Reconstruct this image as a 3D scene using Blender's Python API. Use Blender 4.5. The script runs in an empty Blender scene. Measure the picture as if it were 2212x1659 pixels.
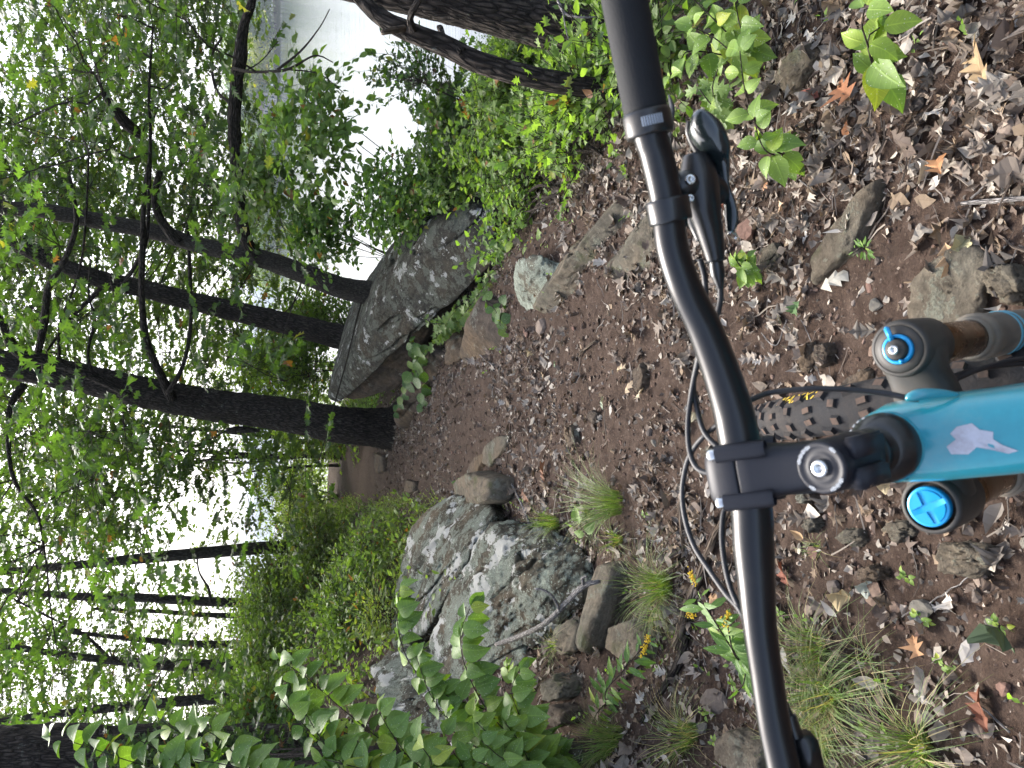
import bpy, bmesh, math, random
import numpy as np
from mathutils import Vector, Matrix

SC = bpy.context.scene
COL = SC.collection
rng = np.random.default_rng(11)
random.seed(11)

# ------------------------------------------------------------------ camera, light, exposure
F = 1662.0                                   # focal length in units of a 2212 px wide picture
PITCH = math.atan((1106 - 588) / F)
CAM = np.array([0.0, 0.0, 1.40])
FWD = np.array([0, math.cos(PITCH), -math.sin(PITCH)])
UP = np.array([0, math.sin(PITCH), math.cos(PITCH)])
RT = np.array([1.0, 0, 0])
cam_d = bpy.data.cameras.new('camera')
cam = bpy.data.objects.new('camera', cam_d)
COL.objects.link(cam)
cam_d.sensor_fit = 'HORIZONTAL'
cam_d.sensor_width = 36
cam_d.lens = 36 * F / 2212
cam_d.clip_start = 0.02
cam_d.clip_end = 20000
cam_d.dof.use_dof = True
cam_d.dof.focus_distance = 2.6
cam_d.dof.aperture_fstop = 14
# the phone was held upright and the picture is stored on its side
m = Matrix(((-UP[0], RT[0], -FWD[0], CAM[0]), (-UP[1], RT[1], -FWD[1], CAM[1]), (-UP[2], RT[2], -FWD[2], CAM[2]), (0, 0, 0, 1)))
cam.matrix_world = m
SC.camera = cam

SUN_EL, SUN_AZ = math.radians(48), math.radians(-16)      # azimuth from +Y, towards -X
world = bpy.data.worlds.new('World')
SC.world = world
world.use_nodes = True
wn = world.node_tree
for n in list(wn.nodes):
    wn.nodes.remove(n)
sky = wn.nodes.new('ShaderNodeTexSky')
sky.sky_type = 'NISHITA'
sky.sun_disc = False
sky.sun_elevation = SUN_EL
sky.sun_rotation = SUN_AZ
sky.air_density = 0.75
sky.dust_density = 5.0
sky.ozone_density = 1.0
bg = wn.nodes.new('ShaderNodeBackground')
bg.inputs['Strength'].default_value = 0.15
wo = wn.nodes.new('ShaderNodeOutputWorld')
hs_ = wn.nodes.new('ShaderNodeHueSaturation')
hs_.inputs['Saturation'].default_value = 0.80
wn.links.new(sky.outputs[0], hs_.inputs['Color'])
wn.links.new(hs_.outputs[0], bg.inputs[0])
wn.links.new(bg.outputs[0], wo.inputs[0])
sun_d = bpy.data.lights.new('sun', 'SUN')
sun_d.energy = 1.6
sun_d.angle = math.radians(20)
sun_d.color = (1.0, 0.97, 0.92)
sun = bpy.data.objects.new('sun', sun_d)
COL.objects.link(sun)
sd = Vector((math.sin(SUN_AZ) * math.cos(SUN_EL), math.cos(SUN_AZ) * math.cos(SUN_EL), math.sin(SUN_EL)))
sun.rotation_euler = (-sd).to_track_quat('-Z', 'Y').to_euler()
SC.view_settings.view_transform = 'Standard'
SC.view_settings.look = 'None'
SC.view_settings.exposure = 1.98
SC.view_settings.gamma = 1
SC.render.film_transparent = False
SC.cycles.use_denoising = True
SC.cycles.max_bounces = 8
SC.cycles.diffuse_bounces = 4
SC.cycles.glossy_bounces = 3
SC.cycles.transmission_bounces = 4
SC.cycles.transparent_max_bounces = 8
SC.cycles.volume_bounces = 0
SC.cycles.sample_clamp_indirect = 4
SC.render.use_persistent_data = False

# ------------------------------------------------------------------ helpers
def pix(x, y, d):
    """point d metres in front of the camera on the ray through (x, y) of the 2212 px picture"""
    return CAM + d * (FWD + ((1106 - x) / F) * UP + ((829.5 - y) / F) * RT)

def pixv(x, y, d):
    x, y, d = np.asarray(x, float), np.asarray(y, float), np.asarray(d, float)
    return CAM + d[:, None] * (FWD + ((1106 - x) / F)[:, None] * UP + ((829.5 - y) / F)[:, None] * RT)

def _hash(i, j, k, s):
    h = (i.astype(np.int64) * 374761393 + j.astype(np.int64) * 668265263 + k.astype(np.int64) * 2147483647 + s * 974711) & 0xFFFFFFFF
    h = ((h ^ (h >> 13)) * 1274126177) & 0xFFFFFFFF
    h = ((h ^ (h >> 15)) * 2246822519) & 0xFFFFFFFF
    h = h ^ (h >> 16)
    return h / 4294967295.0

def vnoise(p, s=0):
    p = np.asarray(p, float)
    i = np.floor(p).astype(np.int64)
    f = p - i
    f = f * f * (3 - 2 * f)
    out = 0
    for a in (0, 1):
        wa = f[:, 0] if a else 1 - f[:, 0]
        for b in (0, 1):
            wb = f[:, 1] if b else 1 - f[:, 1]
            for c in (0, 1):
                wc = f[:, 2] if c else 1 - f[:, 2]
                out = out + wa * wb * wc * _hash(i[:, 0] + a, i[:, 1] + b, i[:, 2] + c, s)
    return out * 2 - 1

def fbm(p, o=4, s=0, g=0.5):
    out, a, t = 0, 1.0, 0
    p = np.asarray(p, float)
    for k in range(o):
        out = out + a * vnoise(p, s + k * 17)
        t += a
        a *= g
        p = p * 2.03 + 3.7
    return out / t

def nrm(v):
    v = np.asarray(v, float)
    return v / (np.linalg.norm(v, axis=-1, keepdims=True) + 1e-12)

ORG = {}
def mesh_data(name, V, faces, mats, attrs=None, smooth=False, mi=None):
    V = np.asarray(V, np.float32)
    me = bpy.data.meshes.new(name)
    me.vertices.add(len(V))
    me.vertices.foreach_set('co', V.ravel())
    fl = [np.asarray(f, np.int32) for f in faces if len(f)]
    loops = np.concatenate([f.ravel() for f in fl])
    sizes = np.concatenate([np.full(len(f), f.shape[1], np.int32) for f in fl])
    starts = np.concatenate([[0], np.cumsum(sizes)[:-1]]).astype(np.int32)
    me.loops.add(len(loops))
    me.loops.foreach_set('vertex_index', loops)
    me.polygons.add(len(sizes))
    me.polygons.foreach_set('loop_start', starts)
    me.polygons.foreach_set('loop_total', sizes)
    me.polygons.foreach_set('use_smooth', np.full(len(sizes), bool(smooth)))
    for mt in (mats if isinstance(mats, (list, tuple)) else [mats]):
        me.materials.append(mt)
    if mi is not None:
        me.polygons.foreach_set('material_index', np.asarray(mi, np.int32))
    me.update(calc_edges=True)
    for k, a in (attrs or {}).items():
        a = np.asarray(a, np.float32)
        if a.ndim == 2 and a.shape[1] == 4:
            at = me.attributes.new(k, 'FLOAT_COLOR', 'POINT')
            at.data.foreach_set('color', a.ravel())
        elif a.ndim == 2:
            at = me.attributes.new(k, 'FLOAT_VECTOR', 'POINT')
            at.data.foreach_set('vector', a.ravel())
        else:
            at = me.attributes.new(k, 'FLOAT', 'POINT')
            at.data.foreach_set('value', a.ravel())
    me.validate(clean_customdata=False)
    return me

def obj(name, V, faces, mats, parent=None, at=None, attrs=None, smooth=False, mi=None):
    """V in world coordinates; a child keeps its parent's origin"""
    V = np.asarray(V, float)
    if parent is not None:
        org = ORG[parent.name]
    else:
        org = np.asarray(at if at is not None else (V[:, 0].mean(), V[:, 1].mean(), V[:, 2].min()), float)
    me = mesh_data(name, V - org, faces, mats, attrs, smooth, mi)
    o = bpy.data.objects.new(name, me)
    COL.objects.link(o)
    if parent is not None:
        o.parent = parent
    else:
        o.location = org
    ORG[o.name] = org
    return o

def empty(name, at):
    o = bpy.data.objects.new(name, None)
    COL.objects.link(o)
    o.location = at
    o.empty_display_size = 0.1
    ORG[o.name] = np.asarray(at, float)
    return o

def tag(o, label=None, cat=None, group=None, kind=None):
    if label: o['label'] = label
    if cat: o['category'] = cat
    if group: o['group'] = group
    if kind: o['kind'] = kind
    return o

class MB:
    """collects pieces of one mesh"""
    def __init__(s):
        s.V, s.F, s.A, s.n = [], {}, {}, 0
    def add(s, V, faces, **attrs):
        V = np.asarray(V, float)
        for f in faces:
            f = np.asarray(f, np.int64)
            if len(f):
                s.F.setdefault(f.shape[1], []).append(f + s.n)
        s.V.append(V)
        for k, a in attrs.items():
            s.A.setdefault(k, []).append(np.asarray(a, float))
        s.n += len(V)
        return s
    def build(s, name, mat, parent=None, at=None, smooth=False):
        return obj(name, np.concatenate(s.V), [np.concatenate(f) for f in s.F.values()], mat, parent, at,
                   {k: np.concatenate(a) for k, a in s.A.items()}, smooth)

def spline(P, n):
    """Catmull-Rom through P (N x k), n samples"""
    P = np.asarray(P, float)
    if len(P) == 2:
        t = np.linspace(0, 1, n)[:, None]
        return P[0] * (1 - t) + P[1] * t
    Q = np.vstack([2 * P[0] - P[1], P, 2 * P[-1] - P[-2]])
    seg = np.linalg.norm(np.diff(P[:, :3], axis=0), axis=1)
    c = np.concatenate([[0], np.cumsum(seg)]) / seg.sum()
    t = np.linspace(0, 1, n)
    i = np.clip(np.searchsorted(c, t, side='right') - 1, 0, len(P) - 2)
    u = ((t - c[i]) / np.maximum(c[i + 1] - c[i], 1e-9))[:, None]
    a, b, c2, d = Q[i], Q[i + 1], Q[i + 2], Q[i + 3]
    return 0.5 * ((2 * b) + (c2 - a) * u + (2 * a - 5 * b + 4 * c2 - d) * u ** 2 + (3 * b - a - 3 * c2 + d) * u ** 3)

def frames(P):
    T = nrm(np.gradient(P, axis=0))
    ref = np.array([0, 0, 1.0]) if abs(T[0][2]) < 0.9 else np.array([1.0, 0, 0])
    N = np.zeros_like(P)
    n = nrm(np.cross(np.cross(T[0], ref), T[0]))
    for i in range(len(P)):
        n = n - T[i] * np.dot(n, T[i])
        n = n / (np.linalg.norm(n) + 1e-12)
        N[i] = n
    return T, N, np.cross(T, N)

def tube(P, R, k=8, cap=True, squash=None):
    """returns V, faces, bark coordinates. squash: (a, b) scale of the two cross axes"""
    P = np.asarray(P, float)
    R = np.full(len(P), R, float) if np.isscalar(R) else np.asarray(R, float)
    T, N, B = frames(P)
    a = np.linspace(0, 2 * math.pi, k, endpoint=False)
    sa, sb = squash or (1, 1)
    ring = (np.cos(a) * sa)[None, :, None] * N[:, None, :] + (np.sin(a) * sb)[None, :, None] * B[:, None, :]
    V = P[:, None, :] + R[:, None, None] * ring
    s = np.concatenate([[0], np.cumsum(np.linalg.norm(np.diff(P, axis=0), axis=1))])
    bk = np.stack([np.cos(a)[None] * R[:, None], np.sin(a)[None] * R[:, None], np.repeat(s[:, None], k, 1)], -1)
    n = len(P)
    i = np.arange(n - 1)[:, None] * k
    j = np.arange(k)[None]
    j2 = (j + 1) % k
    q = np.stack([i + j, i + j2, i + k + j2, i + k + j], -1).reshape(-1, 4)
    V = V.reshape(-1, 3)
    bk = bk.reshape(-1, 3)
    faces = [q]
    if cap:
        V = np.vstack([V, P[0], P[-1]])
        bk = np.vstack([bk, [0, 0, 0], [0, 0, s[-1]]])
        jj = np.arange(k)
        t1 = np.stack([(jj + 1) % k, jj, np.full(k, n * k)], -1)
        t2 = np.stack([(n - 1) * k + jj, (n - 1) * k + (jj + 1) % k, np.full(k, n * k + 1)], -1)
        faces.append(np.vstack([t1, t2]))
    return V, faces, bk

def lathe(c, ax, prof, k=32, squash=None):
    """prof: (radius, height along ax) pairs"""
    c, ax = np.asarray(c, float), nrm(ax)
    ref = np.array([1.0, 0, 0]) if abs(ax[0]) < 0.9 else np.array([0, 1.0, 0])
    n = nrm(np.cross(ax, np.cross(ref, ax)))
    b = np.cross(ax, n)
    a = np.linspace(0, 2 * math.pi, k, endpoint=False)
    sa, sb = squash or (1, 1)
    V = np.concatenate([c + h * ax + r * (np.cos(a)[:, None] * sa * n + np.sin(a)[:, None] * sb * b) for r, h in prof])
    q = []
    for i in range(len(prof) - 1):
        j = np.arange(k)
        q.append(np.stack([i * k + j, i * k + (j + 1) % k, (i + 1) * k + (j + 1) % k, (i + 1) * k + j], -1))
    return V, [np.concatenate(q)]

def box(c, half, R=None, bev=0.0):
    """box with chamfered edges, R columns are its axes"""
    R = np.eye(3) if R is None else np.asarray(R)
    hx, hy, hz = half
    if bev <= 0:
        v = np.array([[sx * hx, sy * hy, sz * hz] for sx in (-1, 1) for sy in (-1, 1) for sz in (-1, 1)], float)
        f = [np.array([[0, 1, 3, 2], [4, 6, 7, 5], [0, 4, 5, 1], [2, 3, 7, 6], [0, 2, 6, 4], [1, 5, 7, 3]])]
    else:
        bm = bmesh.new()
        bmesh.ops.create_cube(bm, size=2)
        for w in bm.verts:
            w.co.x *= hx; w.co.y *= hy; w.co.z *= hz
        bmesh.ops.bevel(bm, geom=list(bm.edges), offset=bev, segments=2, affect='EDGES')
        bmesh.ops.triangulate(bm, faces=list(bm.faces))
        v = np.array([w.co[:] for w in bm.verts])
        f = [np.array([[w.index for w in p.verts] for p in bm.faces])]
        bm.verts.index_update()
        f = [np.array([[w.index for w in p.verts] for p in bm.faces])]
        bm.free()
    return np.asarray(c) + v @ R.T, f

# ------------------------------------------------------------------ node materials
class NT:
    def __init__(s, name):
        s.m = bpy.data.materials.new(name)
        s.m.use_nodes = True
        s.t = s.m.node_tree
        for n in list(s.t.nodes):
            s.t.nodes.remove(n)
        s.out = s.t.nodes.new('ShaderNodeOutputMaterial')
    def n(s, typ, inp=None, **kw):
        n = s.t.nodes.new(typ)
        for k, v in kw.items():
            setattr(n, k, v)
        for k, v in (inp or {}).items():
            if isinstance(v, bpy.types.NodeSocket):
                s.t.links.new(v, n.inputs[k])
            else:
                n.inputs[k].default_value = v
        return n
    def noise(s, scale, detail=4, vec=None, rough=0.55, dist=0.0):
        i = {'Scale': scale, 'Detail': detail, 'Roughness': rough, 'Distortion': dist}
        if vec is not None: i['Vector'] = vec
        return s.n('ShaderNodeTexNoise', i).outputs['Fac']
    def ramp(s, fac, stops, interp='LINEAR'):
        r = s.n('ShaderNodeValToRGB', {'Fac': fac})
        r.color_ramp.interpolation = interp
        e = r.color_ramp.elements
        while len(e) < len(stops): e.new(0.5)
        for k, (p, c) in enumerate(stops):
            e[k].position = p
            e[k].color = tuple(c) + (1,) if len(c) == 3 else c
        return r.outputs['Color']
    def mix(s, fac, a, b, blend='MIX'):
        n = s.n('ShaderNodeMix', data_type='RGBA', blend_type=blend)
        for k, v in ((0, fac), (6, a), (7, b)):
            if isinstance(v, bpy.types.NodeSocket): s.t.links.new(v, n.inputs[k])
            else: n.inputs[k].default_value = v if k == 0 else (tuple(v) + (1,) if len(v) == 3 else v)
        return n.outputs[2]
    def math(s, op, a, b=0.0, c=None, clamp=False):
        n = s.n('ShaderNodeMath', operation=op, use_clamp=clamp)
        for k, v in ((0, a), (1, b)) + (((2, c),) if c is not None else ()):
            if isinstance(v, bpy.types.NodeSocket): s.t.links.new(v, n.inputs[k])
            else: n.inputs[k].default_value = v
        return n.outputs[0]
    def bump(s, h, strength, dist, normal=None):
        i = {'Height': h, 'Strength': strength, 'Distance': dist}
        if normal is not None: i['Normal'] = normal
        return s.n('ShaderNodeBump', i).outputs[0]
    def bsdf(s, color, rough=0.6, normal=None, spec=0.5, **kw):
        i = {'Base Color': color if isinstance(color, bpy.types.NodeSocket) else tuple(color) + (1,), 'Roughness': rough, 'Specular IOR Level': spec}
        if normal is not None: i['Normal'] = normal
        i.update(kw)
        return s.n('ShaderNodeBsdfPrincipled', i).outputs[0]
    def done(s, sh):
        s.t.links.new(sh, s.out.inputs['Surface'])
        return s.m
    def pos(s, scale=(1, 1, 1)):
        g = s.n('ShaderNodeNewGeometry').outputs['Position']
        return s.n('ShaderNodeMapping', {'Vector': g, 'Scale': scale}).outputs[0]
    def attr(s, name, what='Color'):
        return s.n('ShaderNodeAttribute', attribute_name=name).outputs[what]

def mat_soil():
    t = NT('soil')
    p = t.pos()
    n1, n2, n3 = t.noise(3.0, 5, p), t.noise(26, 6, p), t.noise(160, 4, p, 0.7)
    c = t.ramp(n1, [(0.3, (0.034, 0.022, 0.016)), (0.55, (0.056, 0.037, 0.027)), (0.8, (0.082, 0.057, 0.043))])
    c = t.mix(t.ramp(n2, [(0.35, (0, 0, 0)), (0.7, (1, 1, 1))]), c, (0.095, 0.068, 0.053))
    c = t.mix(0.7, c, t.ramp(n3, [(0.3, (0.45, 0.45, 0.45)), (0.75, (1.3, 1.25, 1.2))]), 'MULTIPLY')
    sp = t.n('ShaderNodeTexVoronoi', {'Vector': p, 'Scale': 170.0}).outputs['Color']
    spr = t.n('ShaderNodeSeparateColor', {'Color': sp}).outputs[0]
    c = t.mix(t.math('MULTIPLY', t.math('GREATER_THAN', spr, 0.965), 0.3), c, (0.20, 0.155, 0.125))
    h = t.math('ADD', t.noise(90, 8, p, 0.7), t.math('MULTIPLY', t.noise(380, 3, p, 0.6), 0.5))
    return t.done(t.bsdf(c, 0.95, t.bump(h, 0.9, 0.012), 0.15))

def mat_bark(name, dark=(0.012, 0.0095, 0.0075), light=(0.060, 0.050, 0.041), sc=1.0, lich=0.5, furrow=1.0):
    t = NT(name)
    b = t.attr('bk', 'Vector')
    v = t.n('ShaderNodeMapping', {'Vector': b, 'Scale': (34 * sc, 34 * sc, 7 * sc)}).outputs[0]
    w = t.n('ShaderNodeTexNoise', {'Vector': v, 'Scale': 0.6, 'Detail': 3.0}).outputs['Color']
    vw = t.n('ShaderNodeVectorMath', {0: v, 1: w}, operation='ADD').outputs[0]
    vor = t.n('ShaderNodeTexVoronoi', {'Vector': vw, 'Scale': 1.5, 'Randomness': 1.0}, feature='DISTANCE_TO_EDGE').outputs['Distance']
    edge = t.ramp(vor, [(0.0, (0, 0, 0)), (0.28, (1, 1, 1))])
    n = t.noise(30 * sc, 6, b, 0.7)
    c = t.mix(edge, dark, light)
    c = t.mix(0.8, c, t.ramp(n, [(0.3, (0.35, 0.33, 0.32)), (0.7, (1.35, 1.3, 1.25))]), 'MULTIPLY')
    l = t.math('MULTIPLY', t.ramp(t.noise(9 * sc, 6, b, 0.75), [(0.60, (0, 0, 0)), (0.68, (1, 1, 1))]), lich)
    c = t.mix(t.math('MULTIPLY', l, edge), c, (0.20, 0.21, 0.18))
    h = t.math('ADD', t.math('MULTIPLY', edge, 0.75), t.math('MULTIPLY', n, 0.45))
    return t.done(t.bsdf(c, 0.9, t.bump(h, 1.0, 0.018 * furrow), 0.2))

def mat_rock(name, base, warm, lich=0.5, lichc=(0.30, 0.34, 0.30), white=0.0, moss=0.0, strata=(0.2, 0.1, 1)):
    t = NT(name)
    p = t.pos()
    n1, n2, n3 = t.noise(2.6, 6, p, 0.6), t.noise(22, 8, p, 0.7), t.noise(120, 5, p, 0.75)
    st = t.n('ShaderNodeTexNoise', {'Vector': t.pos(tuple(2.5 * q + 0.8 for q in strata)), 'Scale': 3.0, 'Detail': 6.0}).outputs['Fac']
    c = t.mix(t.ramp(n1, [(0.42, (0, 0, 0)), (0.62, (1, 1, 1))]), base, warm)
    c = t.mix(0.9, c, t.ramp(n2, [(0.30, (0.35, 0.34, 0.33)), (0.68, (1.5, 1.48, 1.45))]), 'MULTIPLY')
    c = t.mix(0.5, c, t.ramp(st, [(0.35, (0.6, 0.6, 0.6)), (0.65, (1.15, 1.15, 1.15))]), 'MULTIPLY')
    # crusty lichen: grey green speckle plus pale rosettes
    up = t.n('ShaderNodeSeparateXYZ', {'Vector': t.n('ShaderNodeNewGeometry').outputs['Normal']}).outputs[2]
    k = t.math('ADD', t.noise(5.5, 7, p, 0.75), t.math('MULTIPLY', up, 0.05 + 0.05 * lich))
    lo = 0.64 - 0.16 * lich
    m1 = t.ramp(k, [(lo, (0, 0, 0)), (lo + 0.05, (1, 1, 1))])
    m1 = t.math('MULTIPLY', m1, t.ramp(n3, [(0.35, (0.15, 0.15, 0.15)), (0.6, (1, 1, 1))]))
    c = t.mix(m1, c, lichc)
    vw = t.n('ShaderNodeVectorMath', {0: p, 1: t.n('ShaderNodeVectorMath', {0: t.n('ShaderNodeTexNoise', {'Vector': p, 'Scale': 30.0, 'Detail': 4.0}).outputs['Color'], 'Scale': 0.05}, operation='SCALE').outputs[0]}, operation='ADD').outputs[0]
    vo = t.n('ShaderNodeTexVoronoi', {'Vector': vw, 'Scale': 19.0})
    sel = t.n('ShaderNodeSeparateColor', {'Color': vo.outputs['Color']}).outputs[0]
    ros = t.math('MULTIPLY', t.math('LESS_THAN', vo.outputs['Distance'], t.math('MULTIPLY', sel, 0.42 * (0.4 + lich))), t.math('GREATER_THAN', sel, 0.45))
    vs = t.n('ShaderNodeTexVoronoi', {'Vector': vw, 'Scale': 75.0})
    sel2 = t.n('ShaderNodeSeparateColor', {'Color': vs.outputs['Color']}).outputs[0]
    ros2 = t.math('MULTIPLY', t.math('LESS_THAN', vs.outputs['Distance'], 0.33), t.math('GREATER_THAN', sel2, 1.0 - 0.45 * lich))
    rr = t.math('MAXIMUM', t.math('MULTIPLY', ros, t.math('MULTIPLY', m1, 0.9)), t.math('MULTIPLY', ros2, 0.8))
    c = t.mix(t.math('MULTIPLY', rr, min(1.0, lich * 1.5)), c, tuple(1.3 * q for q in lichc))
    if white > 0:
        kw = t.math('ADD', t.noise(4.2, 8, t.pos((1.3, 1, 1)), 0.7), t.math('MULTIPLY', up, 0.04))
        mw = t.ramp(kw, [(0.66 - 0.12 * white, (0, 0, 0)), (0.675 - 0.12 * white, (1, 1, 1))])
        c = t.mix(t.math('MULTIPLY', mw, 0.9), c, t.mix(n3, (0.30, 0.30, 0.275), (0.50, 0.50, 0.46)))
    if moss > 0:
        mm = t.ramp(t.noise(7, 5, p), [(0.62 - 0.2 * moss, (0, 0, 0)), (0.75 - 0.2 * moss, (1, 1, 1))])
        c = t.mix(t.math('MULTIPLY', mm, 0.7), c, (0.055, 0.065, 0.022))
    h = t.math('ADD', t.math('ADD', t.math('MULTIPLY', n2, 1.3), t.math('MULTIPLY', n3, 0.6)), t.math('ADD', t.math('MULTIPLY', m1, 0.25), t.math('MULTIPLY', st, 0.3)))
    return t.done(t.bsdf(c, 0.9, t.bump(h, 0.9, 0.014), 0.2))

def mat_leaf(name, trans=0.42, rough=0.45, veins=0.5, rnd=False, dead=False, spots=0.0):
    t = NT(name)
    c = t.attr('col')
    sep = t.n('ShaderNodeSeparateXYZ', {'Vector': t.attr('luv', 'Vector')})
    u = t.math('ABSOLUTE', sep.outputs[0])
    v = sep.outputs[1]
    nrmal = None
    if rnd:
        r = t.n('ShaderNodeObjectInfo').outputs['Random']
        c = t.mix(0.85, c, t.ramp(r, [(0.0, (0.62, 0.72, 0.55)), (0.35, (0.95, 0.95, 0.9)), (0.7, (1.15, 1.1, 1.0)), (0.92, (1.5, 1.3, 0.8)), (1.0, (2.2, 1.5, 0.8))]), 'MULTIPLY')
    if veins > 0:
        mid = t.ramp(u, [(0.0, (1, 1, 1)), (0.035, (0, 0, 0))])
        w = t.math('SINE', t.math('MULTIPLY', t.math('SUBTRACT', v, t.math('MULTIPLY', u, 0.75)), 48.0))
        side = t.ramp(w, [(0.86, (0, 0, 0)), (1.0, (1, 1, 1))])
        vm = t.math('MULTIPLY', t.math('MAXIMUM', mid, t.math('MULTIPLY', side, 0.5)), veins)
        c = t.mix(vm, c, t.mix(1.0, c, (1.7, 1.6, 1.5) if not dead else (0.6, 0.55, 0.5), 'MULTIPLY'))
        nrmal = t.bump(t.math('ADD', t.math('MULTIPLY', vm, -1.0), t.noise(60, 3, t.pos())), 0.35, 0.002)
    mot = t.noise(45, 4, t.pos())
    c = t.mix(0.5, c, t.ramp(mot, [(0.3, (0.72, 0.72, 0.7)), (0.7, (1.2, 1.2, 1.15))]), 'MULTIPLY')
    if spots > 0:
        vo = t.n('ShaderNodeTexVoronoi', {'Vector': t.pos(), 'Scale': 260.0})
        s2 = t.n('ShaderNodeSeparateColor', {'Color': vo.outputs['Color']}).outputs[0]
        mk = t.math('MULTIPLY', t.math('LESS_THAN', vo.outputs['Distance'], 0.3), t.math('GREATER_THAN', s2, 0.90))
        c = t.mix(t.math('MULTIPLY', mk, spots), c, (0.42, 0.46, 0.36))
    b = t.bsdf(c, rough, nrmal, 0.4)
    if trans > 0:
        tc = t.mix(1.0, c, (1.55, 1.75, 0.60) if not dead else (1.1, 0.9, 0.6), 'MULTIPLY')
        i = {'Color': tc}
        tr = t.n('ShaderNodeBsdfTranslucent', i).outputs[0]
        b = t.n('ShaderNodeMixShader', {0: trans, 1: b, 2: tr}).outputs[0]
    return t.done(b)

def mat_plain(name, color, rough=0.5, metal=0.0, coat=0.0, bump=0.0, bscale=200, dirt=None, dirtamt=0.5, spec=0.5, dscale=9):
    t = NT(name)
    p = t.pos()
    c = color
    n = t.noise(dscale, 7, p, 0.7)
    fine = t.noise(140, 4, p, 0.7)
    c = t.mix(0.25, tuple(color), t.ramp(fine, [(0.3, (0.75, 0.75, 0.75)), (0.7, (1.2, 1.2, 1.2))]), 'MULTIPLY')
    rg = rough
    if dirt is not None:
        mk = t.ramp(t.math('ADD', n, t.math('MULTIPLY', fine, 0.3)), [(0.75 - 0.3 * dirtamt, (0, 0, 0)), (0.95 - 0.3 * dirtamt, (1, 1, 1))])
        mk = t.math('MULTIPLY', mk, min(1.0, dirtamt * 1.3))
        c = t.mix(mk, c, dirt)
        rg = t.math('ADD', t.math('MULTIPLY', mk, 0.5), rough, clamp=True)
    nm = t.bump(t.noise(bscale, 4, p), bump, 0.002) if bump > 0 else None
    return t.done(t.bsdf(c, rg, nm, spec, **{'Metallic': metal, 'Coat Weight': coat, 'Coat Roughness': 0.12}))

def mat_col(name, rough=0.9, bumpd=0.004, vary=0.5):
    """colour from the vertex attribute, for stones and litter"""
    t = NT(name)
    p = t.pos()
    n = t.noise(70, 6, p, 0.7)
    c = t.mix(vary, t.attr('col'), t.ramp(n, [(0.3, (0.5, 0.5, 0.5)), (0.7, (1.35, 1.35, 1.35))]), 'MULTIPLY')
    return t.done(t.bsdf(c, rough, t.bump(n, 0.8, bumpd), 0.2))

M = {}
M['soil'] = mat_soil()
M['bark'] = mat_bark('oak_bark', lich=0.75)
M['bark_smooth'] = mat_bark('grey_bark', (0.028, 0.024, 0.019), (0.075, 0.066, 0.055), 1.7, 0.3, 0.5)
M['bark_far'] = mat_bark('distant_bark', (0.018, 0.016, 0.012), (0.065, 0.056, 0.047), 0.8, 0.4, 0.8)
M['bark_pale'] = mat_bark('bare_wood', (0.06, 0.045, 0.032), (0.16, 0.13, 0.10), 1.0, 0.2, 0.6)
M['twig'] = mat_bark('twig_bark', (0.03, 0.024, 0.018), (0.075, 0.062, 0.05), 3.0, 0.2, 0.3)
M['grey_wood'] = mat_bark('weathered_wood', (0.10, 0.095, 0.09), (0.30, 0.29, 0.28), 3.0, 0.2, 0.2)
M['leaf'] = mat_leaf('canopy_leaf', 0.45, 0.5, 0.0)
M['leaf_near'] = mat_leaf('broad_leaf', 0.30, 0.42, 0.6, spots=0.8)
M['leaf_obj'] = mat_leaf('glossy_broad_leaf', 0.26, 0.52, 0.7, rnd=True, spots=0.9)
M['dead'] = mat_leaf('dry_leaf', 0.08, 0.8, 0.35, dead=True)
M['grass'] = mat_leaf('grass_blade', 0.35, 0.5, 0.0)
M['stone'] = mat_col('loose_stone')
M['rockA'] = mat_rock('lichen_sandstone', (0.042, 0.041, 0.033), (0.062, 0.050, 0.034), 0.50, lichc=(0.135, 0.145, 0.115), white=0.32)
M['rockB'] = mat_rock('grey_green_gneiss', (0.058, 0.056, 0.042), (0.085, 0.066, 0.042), 0.62, white=0.58, lichc=(0.21, 0.24, 0.195))
M['rockC'] = mat_rock('bare_brown_rock', (0.070, 0.056, 0.044), (0.115, 0.083, 0.053), 0.15, lichc=(0.19, 0.20, 0.16))
M['rockD'] = mat_rock('pale_lichen_rock', (0.14, 0.14, 0.11), (0.16, 0.13, 0.09), 0.9, lichc=(0.29, 0.33, 0.27))
M['rockE'] = mat_rock('flat_trail_stone', (0.105, 0.096, 0.075), (0.13, 0.105, 0.075), 0.25, moss=0.25, lichc=(0.17, 0.18, 0.14))

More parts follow.
